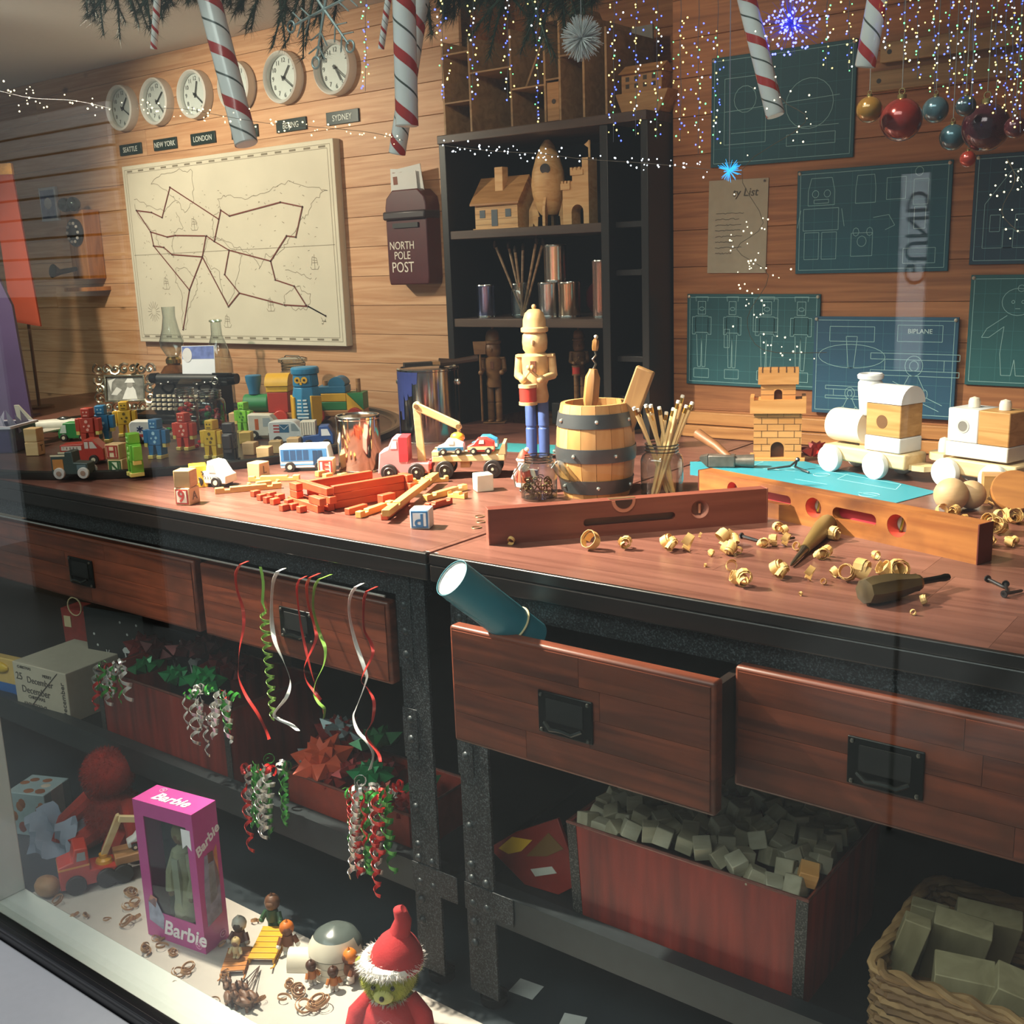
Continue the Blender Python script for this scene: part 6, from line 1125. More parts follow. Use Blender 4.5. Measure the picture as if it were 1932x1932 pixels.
crate('red metal box of ribbons on the lower left shelf, left one', -1.08, -.617, .055, .30, ZS, .474)
crate('low red tray of gift bows at the right end of the left shelf', -.45, -.125, .055, .22, ZS, .392, .0, False, flat('#8f3222', .45, var=.12))
# cubes heaped in the box
CUB = [wood('#b0a68c', '#948a70', (6, 20, 20), .7, .15), wood('#b9b19a', '#9c937a', (6, 20, 20), .7, .15)]
b0 = [MB().box((0, 0, 0), (.026, .026, .026)).obj('wooden_cube', m_, bevel=.0012, seg=1) for m_ in CUB]; used = 0
random.seed(21)
for iy in range(9):
    for ix in range(13):
        if random.random() < .06: continue
        x, y = .24+ix*.0285+random.uniform(-.005, .005), .072+iy*.0285+random.uniform(-.004, .004); e = 1-((x-.4)/.22)**2*.5-((y-.2)/.2)**2*.25
        if x > .595 or y > .312: continue
        ob = b0[used] if used < 2 else b0[(ix+iy) % 2].copy()
        if used >= 2: COL.objects.link(ob)
        used += 1; ob.location = (x, y, .452+.045*e+random.uniform(-.004, .012)); ob.rotation_euler = (random.uniform(-.5, .5), random.uniform(-.5, .5), random.uniform(0, 1.5)); tag(ob, 'plain grey-brown wooden cube heaped in the red metal box', 'wooden cube', 'wooden cubes in the red box')
tag(MB().box((0, 0, .013), (.026, .026, .026)).obj('wooden_cube', wood('#d8a468', '#bf8548'), loc=(.592, .09, .49), rot=(.3, .2, .4), bevel=.0012), 'light orange wooden cube at the right end of the red box', 'wooden cube', 'wooden cubes in the red box')
MB().bx(.236, .594, .066, .318, 0, .004)
# leaning picture board left of the cube box
a, b_ = W(935, 1622, .10), W(1058, 1556, .10)
t = thing('picture_board', 'red picture board with yellow cartoon patches leaning beside the cube box', 'board', (.115, .1, ZS+.0005), rot=(rad(-10), rad(0), .1))
MB().prism([(-.095, .045), (-.045, .085), (.035, .128), (.085, .03), (.045, .0), (-.02, .0)], -.004, .004).obj('board', flat('#7c2218', .3, var=.1), t, bevel=.001)
MB().prism([(-.075, .05), (-.05, .076), (-.01, .08), (-.03, .056), (-.055, .045)], -.0052, -.004).obj('yellow_patch', flat('#d8a51e', .35), t); MB().prism([(-.01, .03), (.03, .045), (.04, .036), (.0, .02)], -.0052, -.004).obj('white_patch', flat('#b9b4a8', .4), t); MB().prism([(-.02, .05), (.02, .1), (.05, .08), (.02, .06)], -.0052, -.004).obj('brown_patch', flat('#6b4a1c', .4), t)
# ================================================================ gift bows and ribbon curls in the left boxes
random.seed(5)
gb = 'gift bows in the red trays'
for k, (px, py, col, s_, lab) in enumerate(((612, 1432, '#c04a2a', 1.5, 'big matt orange-red gift bow in the low red tray'), (555, 1418, '#8f9a9c', .9, 'silver grey gift bow left of the orange-red bow'), (640, 1378, '#7d8a8c', 1.2, 'silver gift bow with scalloped loops behind the orange-red bow'), (700, 1460, '#1f7a45', 1.1, 'shiny green gift bow at the right of the low tray'), (715, 1400, '#1d5a30', 1.3, 'dark green gift bow at the back of the low tray'), (668, 1490, '#8a1f1c', .9, 'dark red gift bow in front of the green bow'), (690, 1430, '#5a1618', 1.1, 'deep red gift bow behind the green bow'), (600, 1370, '#7a1d1a', 1.3, 'deep red gift bow with white flakes at the back'))):
    q = W(px, py+14, .10 if k in (0, 1, 3, 5) else .17); bow(lab, (max(-.42, min(-.125, q.x)), q.y, max(q.z, .40)), col, s_*1.35, .3 if k else .55, 15, gb, .1 if not k else .4, rot=(random.uniform(.1, .5), random.uniform(-.3, .3), k))
for k, (px, py, col, s_) in enumerate(((280, 1275, '#1d6a3a', 1.1), (335, 1285, '#1f7a45', 1.1), (385, 1280, '#2a8a4a', 1.2), (300, 1240, '#5a1a1a', 1.3), (355, 1230, '#6b1d1a', 1.4), (420, 1255, '#6a1c1a', 1.4), (395, 1215, '#551616', 1.3), (270, 1215, '#7a1f1c', 1.2), (445, 1290, '#5a1a1a', 1.2))):
    q = W(px, py+12, .12 if k < 3 else .2); bow(['dark green bow at the left end of the ribbon box', 'green bow in the middle of the ribbon box', 'bright green bow at the right of the ribbon box', 'dark red bow behind the left green bow', 'dark red bow behind the middle green bow', 'dark red bow at the right end of the ribbon box', 'deepest red bow at the back of the ribbon box', 'red bow at the back left of the ribbon box', 'dark red bow beside the hanging red ribbon'][k], (min(q.x, -.64), q.y, max(q.z, .465)), col, s_*1.25, .3, 13, gb, .3, rot=(random.uniform(0, .5), random.uniform(-.3, .3), k))
for k, (x, y, col, nm_) in enumerate(((-.40, .15, '#1f5a34', 'dark green gift bow at the left back of the low tray'), (-.36, .09, '#8f2a22', 'red gift bow at the left front of the low tray'), (-.30, .17, '#6a1c1a', 'wine red gift bow deep in the low tray'), (-.24, .10, '#a03a28', 'brick red gift bow beside the big orange-red one'), (-.19, .16, '#1d6a3a', 'deep green gift bow near the right back of the low tray'), (-.16, .09, '#8a1f1c', 'crimson gift bow at the right front of the low tray'))):
    bow(nm_, (x, y, .378), col, 1.3, .35, 13, gb, .3, rot=(.2, .1*k-.2, k))
SILV, GRNF, REDF = flat('#c2bfba', .2, .5), flat('#3f8f3a', .2, .4), flat('#b5241f', .25, .3)
def cluster(x, y, n, spread, lmin, lmax, grp, where):
    for k in range(n):
        q = W(x+random.uniform(-spread, spread), y+random.uniform(-18, 14), random.uniform(-.03, .02)); cm = random.choice([(SILV, 'silver'), (SILV, 'silver'), (GRNF, 'green'), (REDF, 'red')])
        curl('%s ribbon curl %s' % (cm[1], where), cm[0], q, random.uniform(lmin, lmax), random.uniform(.005, .014), random.uniform(.016, .034), random.uniform(.006, .0105), 0, group=grp, phase=k*1.7, drift=(random.uniform(-.02, .02), random.uniform(-.012, .0)))
    for k in range(n//2):   # tight curls on top
        q = W(x+random.uniform(-spread, spread), y+random.uniform(-26, 0), random.uniform(-.02, .04)); cm = random.choice([(SILV, 'silver'), (GRNF, 'green'), (REDF, 'red')]); o = curl('%s tight ribbon loop %s' % (cm[1], where), cm[0], q, .022, .011, .012, .006, group=grp, shrink=.1, phase=k); o.rotation_euler = (1.2, random.uniform(-1, 1), k)
cluster(505, 1455, 14, 38, .05, .13, 'ribbon curls at the left end of the low tray', 'at the left end of the low tray')
cluster(705, 1500, 22, 40, .07, .16, 'ribbon curls at the right end of the low tray', 'at the right end of the low tray')
cluster(395, 1320, 12, 36, .04, .11, 'ribbon curls at the right end of the ribbon box', 'at the right end of the ribbon box')
cluster(205, 1268, 12, 32, .03, .09, 'ribbon curls at the left end of the ribbon box', 'at the left end of the ribbon box')
curl('long silver ribbon spiral below the low tray, left', SILV, W(488, 1475, -.03), .12, .012, .028, .008, group='ribbon curls at the left end of the low tray')
curl('long red ribbon spiral below the low tray, far left', REDF, W(462, 1480, -.03), .14, .010, .034, .008, group='ribbon curls at the left end of the low tray')
curl('red ribbon tip hanging lowest over the floor', REDF, W(705, 1570, -.035), .12, .009, .024, .008, group='ribbon curls at the right end of the low tray')
curl('white ribbon spiral hanging in front of the ribbon box, left', SILV, W(347, 1310, -.01), .075, .006, .03, .006, group='ribbon curls at the right end of the ribbon box')
curl('white ribbon spiral hanging in front of the ribbon box, right', SILV, W(385, 1345, -.01), .09, .007, .03, .006, group='ribbon curls at the right end of the ribbon box')
# ================================================================ wrapped gifts at the far left of the shelf
t = thing('wrapped_gift', 'cream gift wrapped in paper printed with December lettering', 'gift', (-1.315, .10, ZS), rad(6)); CRM = flat('#b9ad98', .7, var=.04); INK2 = flat('#3a322c', .7)
MB().bx(-.10, .10, -.06, .12, 0, .125).obj('box', CRM, t, bevel=.002)
for s_, sz, x, z, ro in (('December', .023, .0, .086, 0), ('25', .026, -.078, .09, 0), ('December', .025, -.02, .059, 0), ('CHRISTMAS', .012, -.02, .042, 0), ('MERRY', .011, .03, .105, 0), ('December', .021, -.03, .02, pi), ('December', .021, .084, .055, -pi/2), ('CHRISTMAS', .010, -.055, .115, 0)): text(s_, sz, INK2, t, (x, -.0606, z), rot=(pi/2, ro, 0))
MB().tube([(-.06, -.0605, .002), (-.01, -.0615, .05), (.07, -.0605, .12)], .0011, 5).obj('string', flat('#3f352e'), t)
for k, (x, y, z, d_, lab) in enumerate(((-1.24, .27, ZS, (.2, .14, .235), 'black gift with white reindeer print, taller one'), (-1.02, .30, ZS+.0, (.2, .12, .21), 'black gift with white reindeer print, behind the cream gift'))):
    t = thing('wrapped_gift', lab, 'gift', (x, y, z), rad(10-8*k)); MB().bx(-d_[0]/2, d_[0]/2, -d_[1]/2, d_[1]/2, 0, d_[2]).obj('box', flat('#15181b', .45, var=.15), t, bevel=.002)
    WHT = flat('#d5d5d0', .6)
    for dx, dz in ((-.05, .08), (.045, .12), (.03, .03)):
        r = [(0, .012), (.03, .014), (.036, .03), (.05, .034), (.044, .042), (.034, .04), (.026, .03), (.004, .028), (-.004, .02)]
        MB().prism([(dx+a*.9-.02, dz+b*.9) for a, b in r], -d_[1]/2-.0008, -d_[1]/2).obj('reindeer_print', WHT, t)
        for lx in (.002, .024): MB().prism([(dx+lx-.02, dz+.012), (dx+lx-.016, dz+.012), (dx+lx-.012, dz-.012), (dx+lx-.016, dz-.012)], -d_[1]/2-.0008, -d_[1]/2).obj('reindeer_leg', WHT, t)
        for ax in (-.004, .006): strokes([[(dx+.02, dz+.036), (dx+.02+ax, dz+.052)]], .0018, -d_[1]/2-.0008).obj('antler', WHT, t, smooth=0)
    for _ in range(9): MB().sph((random.uniform(-.09, .09), -d_[1]/2, random.uniform(.02, d_[2]-.02)), .0035, 6, (1, .1, 1)).obj('star_print', WHT, t)
t = thing('wrapped_gift', 'small cream lettered gift beside the ribbon box', 'gift', (-.985, .44, ZS), rad(12)); MB().bx(-.06, .06, -.05, .05, 0, .14).obj('box', CRM, t, bevel=.002); text('NOEL', .03, INK2, t, (-.01, -.0506, .10)); text('DEC', .02, INK2, t, (-.02, -.0506, .06))
t = thing('toy_puzzle_board', 'yellow and blue toy board at the far left of the shelf', 'toy', (-1.50, .06, ZS), rad(8)); MB().bx(-.08, .06, -.012, .012, 0, .11).obj('board', flat('#c9a45a', .5), t, bevel=.003); MB().bx(-.07, .05, -.014, -.012, .008, .045).obj('blue_panel', flat('#1f5a9c', .4), t); MB().sph((-.01, -.014, .085), .03, 14, (1.2, .3, .5)).obj('yellow_piece', flat('#c9a21e', .4), t)
t = thing('red_gift_bag', 'red paper gift bag with tag behind the cream gift', 'gift bag', (-1.52, .30, ZS), rad(10)); MB().prism([(-.05, 0), (.05, 0), (.055, .17), (-.055, .17)], -.03, .03).obj('bag', flat('#8c2f26', .6, var=.2), t); MB().bx(-.045, -.02, -.032, -.03, .12, .15).obj('tag', flat('#c9b48a', .6), t); MB().torus((0, -.03, .18), .025, .002, 18, 5, Matrix.Rotation(pi/2, 3, 'X')).obj('handle', flat('#c9b48a'), t)
# ================================================================ on the white board: doll box
bl, br_ = T(280, 1762, ZF+.004), T(389, 1801, ZF+.004); rz = yaw_to(bl, br_); bw = (br_-bl).length; bh = .282; bd = .062
t = thing('doll_box', 'pink doll box with clear window and white lettering', 'doll box', bl, rz); PINK = flat('#b8448c', .35, var=.05, coat=.2); wt = flat('#e9e2e6', .4)
wx0, wx1, wz0, wz1 = bw*.16, bw*.88, bh*.20, bh*.90
MB().bx(0, bw, 0, .0015, 0, wz0).obj('front_panel', PINK, t); MB().bx(0, bw, 0, .0015, wz1, bh).obj('front_panel', PINK, t); MB().bx(0, wx0, 0, .0015, wz0, wz1).obj('front_panel', PINK, t); MB().bx(wx1, bw, 0, .0015, wz0, wz1).obj('front_panel', PINK, t)
MB().bx(0, bw, bd-.0015, bd, 0, bh).obj('back_panel', PINK, t); MB().bx(0, .0015, .0015, bd-.0015, 0, bh).obj('side_panel', PINK, t); MB().bx(bw-.0015, bw, .0015, bd-.0015, 0, bh).obj('side_panel', PINK, t)
MB().bx(0, bw, 0, bd, bh, bh+.0015).obj('top_panel', PINK, t); MB().bx(.002, bw-.002, .002, bd-.002, .0005, .002).obj('bottom_panel', PINK, t); MB().bx(.003, bw-.003, bd-.004, bd-.0025, .003, bh-.003).obj('inner_card', flat('#2a3352', .6, var=.15), t)
MB().bx(wx0, wx1, .0016, .0022, wz0, wz1).obj('window_film', glass('#e9eeee', 1.5, edge=0), t)
text('Barbie', .042, wt, t, (bw*.66, -.0006, bh*.10), shear=.25, bold=.0009); text('Barbie', .034, wt, t, (bw*.5, bd*.42, bh+.0022), rot=(0, 0, 0), shear=.25, bold=.0008)
text('Barbie', .026, wt, t, (bw+.0006, bd*.5, bh*.77), rot=(pi/2, rad(-28), pi/2), shear=.25, bold=.0006)
for p_, r_ in (((bw*.9, -.0006, bh*.05), (pi/2, 0, 0)), ((bw+.0006, bd*.75, bh*.06), (pi/2, 0, pi/2)), ((bw*.2, bd*.8, bh+.002), (0, 0, 0))):
    e_ = MB().torus((0, 0, 0), .0068, .001, 16, 5).bx(-.003, .003, -.002, .002, -.0005, .0005).obj('maker_emblem', flat('#d88fb4', .4), t, p_, rot=r_)
MB().prism([(wx1-.012, wz1-.004), (wx1+.010, wz1-.004), (wx1+.010, wz1-.044), (wx1-.001, wz1-.034), (wx1-.012, wz1-.044)], -.0008, -.0001).obj('white_rosette', wt, t)
for poly, col in (([(.01, .035), (.045, .022), (.05, .05), (.03, .085), (.012, .075)], '#9a9bb0'), ([(.012, .075), (.02, .09), (.036, .085), (.03, .065)], '#b87a6a')): MB().prism([(x*bw/.15, z) for x, z in poly], -.0007, -.0001).obj('front_picture', flat(col, .5, var=.3, sc=60), t)
M_ = Matrix.Translation((bw+.0001, 0, 0)) @ Matrix.Rotation(pi/2, 4, 'Z')
for poly, col in (([(.012, .05), (.05, .06), (.052, .14), (.04, .19), (.02, .19), (.012, .12)], '#8a88a0'), ([(.024, .09), (.044, .1), (.042, .17), (.028, .17)], '#cfccd0'), ([(.028, .172), (.042, .172), (.042, .192), (.028, .192)], '#7a4a3c'), ([(.04, .11), (.052, .12), (.052, .2), (.044, .19)], '#c07a4c')): MB().prism(poly, -.0006, -.0001, M=M_).obj('side_picture', flat(col, .5, var=.3, sc=60), t)
d = thing('fashion_doll', 'doll in white fur coat inside the pink box', 'doll', bl+Matrix.Rotation(rz, 3, 'Z') @ Vector((bw*.55, bd*.5, .004)), rz); FUR = flat('#cbbd9c', .95, var=.15, bump=.6)
MB().lathe([(.012, 0), (.024, .03), (.026, .06), (.018, .1), (.014, .13), (.02, .165), (.018, .18), (.007, .19)], 18).obj('coat', FUR, d); MB().sph((0, -.002, .208), .015, 14, (.85, .9, 1.1)).obj('head', flat('#8a5a40', .5), d); MB().sph((0, .004, .212), .021, 14, (1, .9, 1.1)).obj('hair', flat('#a08a64', .8, var=.25), d)
for sx in (-1, 1): MB().tube([(sx*.016, 0, .175), (sx*.03, -.006, .13), (sx*.026, -.012, .095)], [.008, .009, .011], 8).obj('sleeve', FUR, d); MB().sph((sx*.026, -.013, .088), .006, 8).obj('hand', flat('#8a5a40', .5), d)
MB().bx(-.008, .008, -.022, -.016, .06, .17).obj('white_dress', flat('#c4bba4', .8), d); MB().torus((0, 0, .04), .0195, .008, 20, 8).obj('fur_hem', FUR, d)
# ---- red crane truck left of the box
a, b_ = T(146, 1686, ZF+.0045), T(196, 1673, ZF+.0045); rz = yaw_to(a, b_)
t = thing('crane_truck', 'red toy crane truck with yellow turntable beside the pink box', 'toy truck', a, rz, sc=1.0); RDT = flat('#b3301f', .4)
MB().prism([(-.03, .012), (.085, .012), (.085, .04), (.03, .044), (.03, .095), (.004, .097), (-.002, .07), (-.03, .064)], 0, .055).obj('cab', RDT, t, bevel=.003); MB().prism([(.006, .07), (.024, .07), (.024, .088), (.009, .088)], -.0008, .0).obj('cab_window', flat('#8a9094', .3), t); MB().bx(-.0305, .03, -.0006, .0556, .056, .06).obj('stripe', flat('#d08a3a', .4), t)
MB().lathe([(.018, .041), (.016, .048), (.009, .052), (.009, .06)], 20, Matrix.Translation((.06, .028, 0))).obj('turntable', flat('#cf962a', .4), t); MB().prism([(.054, .056), (.066, .054), (.106, .13), (.100, .14), (.094, .138)], .022, .034).obj('crane_post', PLW, t, bevel=.001); MB().prism([(.096, .128), (.1, .141), (.19, .115), (.19, .102)], .012, .022).obj('crane_arm', PLW, t, bevel=.001)
MB().bx(.08, .22, .0, .055, .038, .056).obj('flatbed', TW, t, bevel=.002)
for x in (0, .06, .092, .18):
    for y in (-.009, .055): MB().cyl((x, y, .0205), (x, y+.009, .0205), .0205, n=22).obj('wheel', flat('#171514', .5), t, bevel=.0015)
tt = Matrix.Translation(a) @ Matrix.Rotation(rz, 4, 'Z'); vehicle('toy_racing_car', 'white toy racing car numbered 2 on the red crane truck', tt @ Vector((.14, .03, .0565)), rz+pi, .06, carp, .026, flat('#c9c9c6', .4), (-.28, .28), .0075, bands=[(-.4, .4, .1, .2, '#7a2a22')]); 
# ---- red plush, gift box, pale blue bag
t = thing('red_plush', 'fuzzy red plush toy slumped behind the red crane truck', 'plush toy', (-.985, .0, ZF+.004), rad(20)); RF = flat('#8f2318', .95, var=.3, bump=1, sc=30)
MB().sph((0, 0, .062), .066, 20, (1, .8, .95)).obj('body', RF, t); MB().sph((0, -.005, .165), .058, 20, (1, .9, .9)).obj('head', RF, t)
for sx in (-1, 1): MB().tube([(sx*.05, -.01, .1), (sx*.09, -.05, .06), (sx*.10, -.07, .02)], [.022, .02, .018], 10).obj('arm', RF, t); MB().tube([(sx*.03, -.03, .03), (sx*.05, -.09, .02)], [.026, .022], 10).obj('leg', RF, t)
def furry(parent, c, r, n, ln, mat, name='fur', sc=(1, 1, 1), seed=1, wd=.0012):
    rnd = random.Random(seed); b = MB()
    for _ in range(n):
        z = rnd.uniform(-1, 1); a = rnd.uniform(0, 2*pi); q = math.sqrt(1-z*z); d_ = Vector((q*cos(a)*sc[0], q*sin(a)*sc[1], z*sc[2])); p = Vector(c)+d_*r; e = (d_+Vector((rnd.uniform(-.6, .6), rnd.uniform(-.6, .6), rnd.uniform(-.9, .2)))).normalized(); u = e.cross(Vector((rnd.random(), rnd.random(), rnd.random()))).normalized()*wd
        b.add([p-u, p+u, p+e*ln*rnd.uniform(.5, 1)], [(0, 1, 2)])
    return stuff(b.obj(name, mat, parent, smooth=0))
furry(t, (0, -.005, .165), .054, 2600, .012, RF, seed=3); furry(t, (0, 0, .062), .060, 2600, .012, RF, seed=4)
t = thing('gingerbread_gift_box', 'pale blue gift box printed with brown gingerbread shapes', 'gift box', (-1.19, -.06, ZF+.001), rad(22)); MB().bx(-.05, .05, -.045, .045, 0, .105).obj('box', flat('#8a9ca0', .5), t, bevel=.002)
for _ in range(12): MB().sph((random.uniform(-.04, .04), -.045, random.uniform(.012, .095)), .010, 8, (1, .1, 1.3)).obj('gingerbread_print', flat(random.choice(['#7a4426', '#8a5230', '#b9aa9a', '#7a2f28']), .6), t)
for _ in range(8): MB().sph((random.uniform(-.04, .04), random.uniform(-.035, .035), .105), .010, 8, (1.2, 1, .1)).obj('gingerbread_print', flat(random.choice(['#7a4426', '#8a5230', '#b9aa9a']), .6), t)
MB().bx(.0495, .0506, -.02, .02, 0, .105).obj('ribbon_band', flat('#c9c4c0', .4), t)
t = thing('blue_paper_bag', 'crumpled pale blue paper bag at the left end of the window', 'paper bag', (-1.06, -.10, ZF+.001), rad(24)); b = MB(); n_ = 9
for i in range(n_):
    for j in range(6): b.v.append((-.06+.12*i/(n_-1), -.03+.012*sin(i*1.3+j)+.02*j/5, .085*j/5+.01*sin(i*.9)*(j/5)))
b.f = [(i*6+j, (i+1)*6+j, (i+1)*6+j+1, i*6+j+1) for i in range(n_-1) for j in range(5)]; b.obj('front_sheet', flat('#8f9cb0', .6, var=.15, sc=20), t); b2 = MB(); b2.v = [(x, y+.045-.045*z, z) for x, y, z in b.v]; b2.f = b.f; b2.obj('back_sheet', flat('#8f9cb0', .6, var=.15, sc=20), t)
tag(MB().sph((0, 0, .022), .024, 14, (1.3, 1, .9)).obj('brown_paper_ball', flat('#8a6440', .6, var=.2), loc=T(92, 1690, ZF+.004)), 'crumpled brown paper ball in front of the blue bag', 'paper ball')
# ---- winter play figures
def fig(name, label, px, py, hood, face_, coat, legs, s=1, rz=.5, cat='figurine', z=ZF+.004):
    t = thing(name, label, cat, T(px, py, z), rz, sc=s, group='winter play figures')
    for sx in (-1, 1): MB().cyl((sx*.0045, 0, .002), (sx*.0045, 0, .018), .0045, .005, n=8).obj('leg', flat(legs, .5), t); MB().sph((sx*.0045, -.003, .003), .005, 8, (1, 1.5, .7)).obj('boot', flat(legs, .5), t); MB().cyl((sx*.01, 0, .03), (sx*.015, -.006, .02), .0042, n=8).obj('arm', flat(coat, .5), t); MB().sph((sx*.0155, -.007, .018), .0045, 8).obj('mitten', flat(legs, .5), t)
    MB().lathe([(.0095, .016), (.0105, .02), (.008, .034), (.004, .036)], 12).obj('coat', flat(coat, .5), t); MB().sph((0, -.002, .043), .0095, 12).obj('face', flat(face_, .5), t)
    h = MB().sph((0, .002, .045), .0125, 12, (1, .95, 1.05)); h.lathe([(.004, .055), (1e-6, .063)], 8); h.obj('hood', flat(hood, .4), t); return t
fig('play_figure', 'little figure in orange hood beside the yellow sled', 545, 1797, '#b8621f', '#5a3020', '#6b3a20', '#cfcac0', 1.12, .9)
fig('play_figure', 'little figure in orange hood standing right of the igloo', 662, 1852, '#bd6a22', '#5a3020', '#6b3a20', '#cfcac0', 1.12, -.4)
fig('play_figure', 'small dark-haired child figure nearest the igloo tunnel', 590, 1856, '#3f2418', '#3f2418', '#a5622c', '#b9b4aa', .8, 1.2)
fig('play_figure', 'small dark-haired child figure in front of the igloo', 631, 1868, '#3f2418', '#3f2418', '#a5622c', '#b9b4aa', .8, .9)
fig('play_figure', 'figure in green coat and brown cap behind the yellow sled', 517, 1752, '#5a3a26', '#6b4a34', '#27492c', '#2a5a32', 1.25, .4)
fig('play_figure', 'figure in white fur-rimmed hood behind the tan sled', 455, 1790, '#b9b4a8', '#4a3a34', '#5a3226', '#9a948a', 1.15, .5)
fig('play_figure', 'tiny pale figure riding on the tan sled', 447, 1806, '#b9a070', '#6b4a34', '#bfae84', '#bfae84', .7, .5, z=ZF+.016)
def sled(label, px, py, rz, col, L, n):
    t = thing('toy_sled', label, 'toy sled', T(px, py, ZF+.004), rz, group='winter play figures'); m = flat(col, .45)
    for k in range(n): MB().bx(-.018, .018, -L/2+k*L/n+.0008, -L/2+(k+1)*L/n-.0008, .008, .0105).obj('slat', m, t, bevel=.0005)
    for sx in (-1, 1): MB().tube([(sx*.018, L/2, .009), (sx*.018, L/2, .0012), (sx*.018, -L/2-.008, .0012), (sx*.018, -L/2-.02, .008)], .0012, 5).obj('runner', m, t); MB().bx(sx*.016-.001, sx*.016+.001, -L/2, L/2, .0015, .008).obj('side_rail', m, t)
    return t
sz_ = lambda p, q: yaw_to(T(*p, ZF), T(*q, ZF))-pi/2
sled('yellow slatted toy sled', 508, 1788, sz_((488, 1830), (530, 1740)), '#c48f1c', .085, 6).scale = (1.4, 1.2, 1.2); sled('tan slatted toy sled with tiny rider', 447, 1818, sz_((440, 1840), (456, 1790)), '#a56a30', .062, 5).scale = (1.2, 1.15, 1)
for k, (px, py) in enumerate(((432, 1895), (448, 1898), (462, 1890), (475, 1893), (445, 1880), (460, 1905))):
    t = thing('toy_dog', ['leftmost', 'second from the left', 'middle rear', 'rightmost', 'rearmost', 'frontmost'][k]+' brown sled dog of the toy dog team', 'toy dog', T(px, py, ZF+.004), 2.6+.15*k, sc=1.15, group='sled dog team'); m = flat('#6b4a34', .5, var=.15)
    MB().sph((0, 0, .013), .0085, 10, (1.7, .8, .9)).obj('body', m, t); MB().sph((.015, 0, .021), .0062, 10, (1.2, .9, 1)).obj('head', m, t); MB().sph((.022, 0, .0195), .003, 8, (1.4, .8, .8)).obj('muzzle', m, t)
    for sy in (-1, 1): MB().prism([(.012, .025), (.015, .025), (.0135, .032)], sy*.004-.001, sy*.004+.001).obj('ear', m, t); [MB().cyl((x, sy*.004, 0), (x, sy*.004, .01), .002, .0028, n=6).obj('leg', m, t) for x in (-.009, .009)]
    MB().tube([(-.013, 0, .015), (-.019, 0, .021), (-.016, 0, .027)], [.0025, .002, .001], 6).obj('tail', m, t)
    q = T(490, 1822, ZF+.012); e = T(px, py, ZF+.004)+Vector((0, 0, .018)); tag(MB().tube([(0, 0, 0), (e-q)*.5+Vector((0, 0, -.002)), e-q], .0008, 5).obj('harness_cord', flat('#4a3428', .6), loc=q), 'dark harness cord from the yellow sled to the dog team', 'cord', 'harness cords')
c = T(622, 1832, ZF+.004)+Vector((.0, .02, 0)); t = thing('toy_igloo', 'white toy igloo with tunnel entrance and smoky grey dome', 'toy igloo', c, .2); IG = flat('#c9c0ae', .45, var=.03)
MB().lathe([(.052, 0), (.052, .018), (.0495, .036), (.048, .036), (.0505, .018), (.0505, 0)], 36, close=True).obj('wall_ring', IG, t); [MB().torus((0, 0, z), r, .0007, 36, 4).obj('block_joint', flat('#a89f8e', .5), t) for z, r in ((.012, .0522), (.024, .0514))]
MB().lathe([(.050, .036), (.047, .05), (.038, .066), (.024, .076), (1e-6, .081)], 32, close=True).obj('smoky_dome', flat('#4c5350', .25, var=.08), t)
M_ = Matrix.Rotation(rad(-68), 4, 'Z'); b = MB(); ou = arc(0, 0, .024, 0, 180, 14, .034); inn = arc(0, 0, .019, 180, 0, 14, .028); b.prism(ou+inn, -.088, -.044, 'y', M=M_); b.obj('tunnel', IG, t, smooth=30)
b = MB(); b.lathe([(.05, .037), (.0475, .05), (.039, .066)], 32, close=True); b.f = [f for f in b.f if sum(b.v[i][1]-.35*b.v[i][0] for i in f)/4 < -.012]; b.obj('white_shell', IG, t)
for v_ in t.children:
    if v_.name.startswith('white_shell'): v_.scale = (1.02, 1.02, 1.02)
# shavings on the white board: thin flat curls
SHT = []
for v_ in range(6):
    b = MB(); rnd = random.Random(40+v_)
    for j in range(1+v_ % 3):
        tn, r0, w_ = rnd.uniform(.8, 2.4), rnd.uniform(.006, .012), rnd.uniform(.003, .006); ax = Euler((rnd.uniform(-.5, .5), rnd.uniform(-.5, .5), rnd.uniform(0, 6))).to_matrix(); n = int(12*tn)+4; o_ = Vector((rnd.uniform(-.014, .014), rnd.uniform(-.01, .01), 0))*(j > 0)
        b.band([ax @ Vector((r0*(1-.4*i_/n)*cos(2*pi*tn*i_/n), r0*(1-.4*i_/n)*sin(2*pi*tn*i_/n), .0025*i_/n))+o_ for i_ in range(n+1)], w_, .0005, wd=[ax @ Vector((0, 0, 1))]*(n+1))
    mz = min(p[2] for p in b.v); b.v = [(x, y, z-mz+.0003) for x, y, z in b.v]; SHT.append(b)
SHO = {}
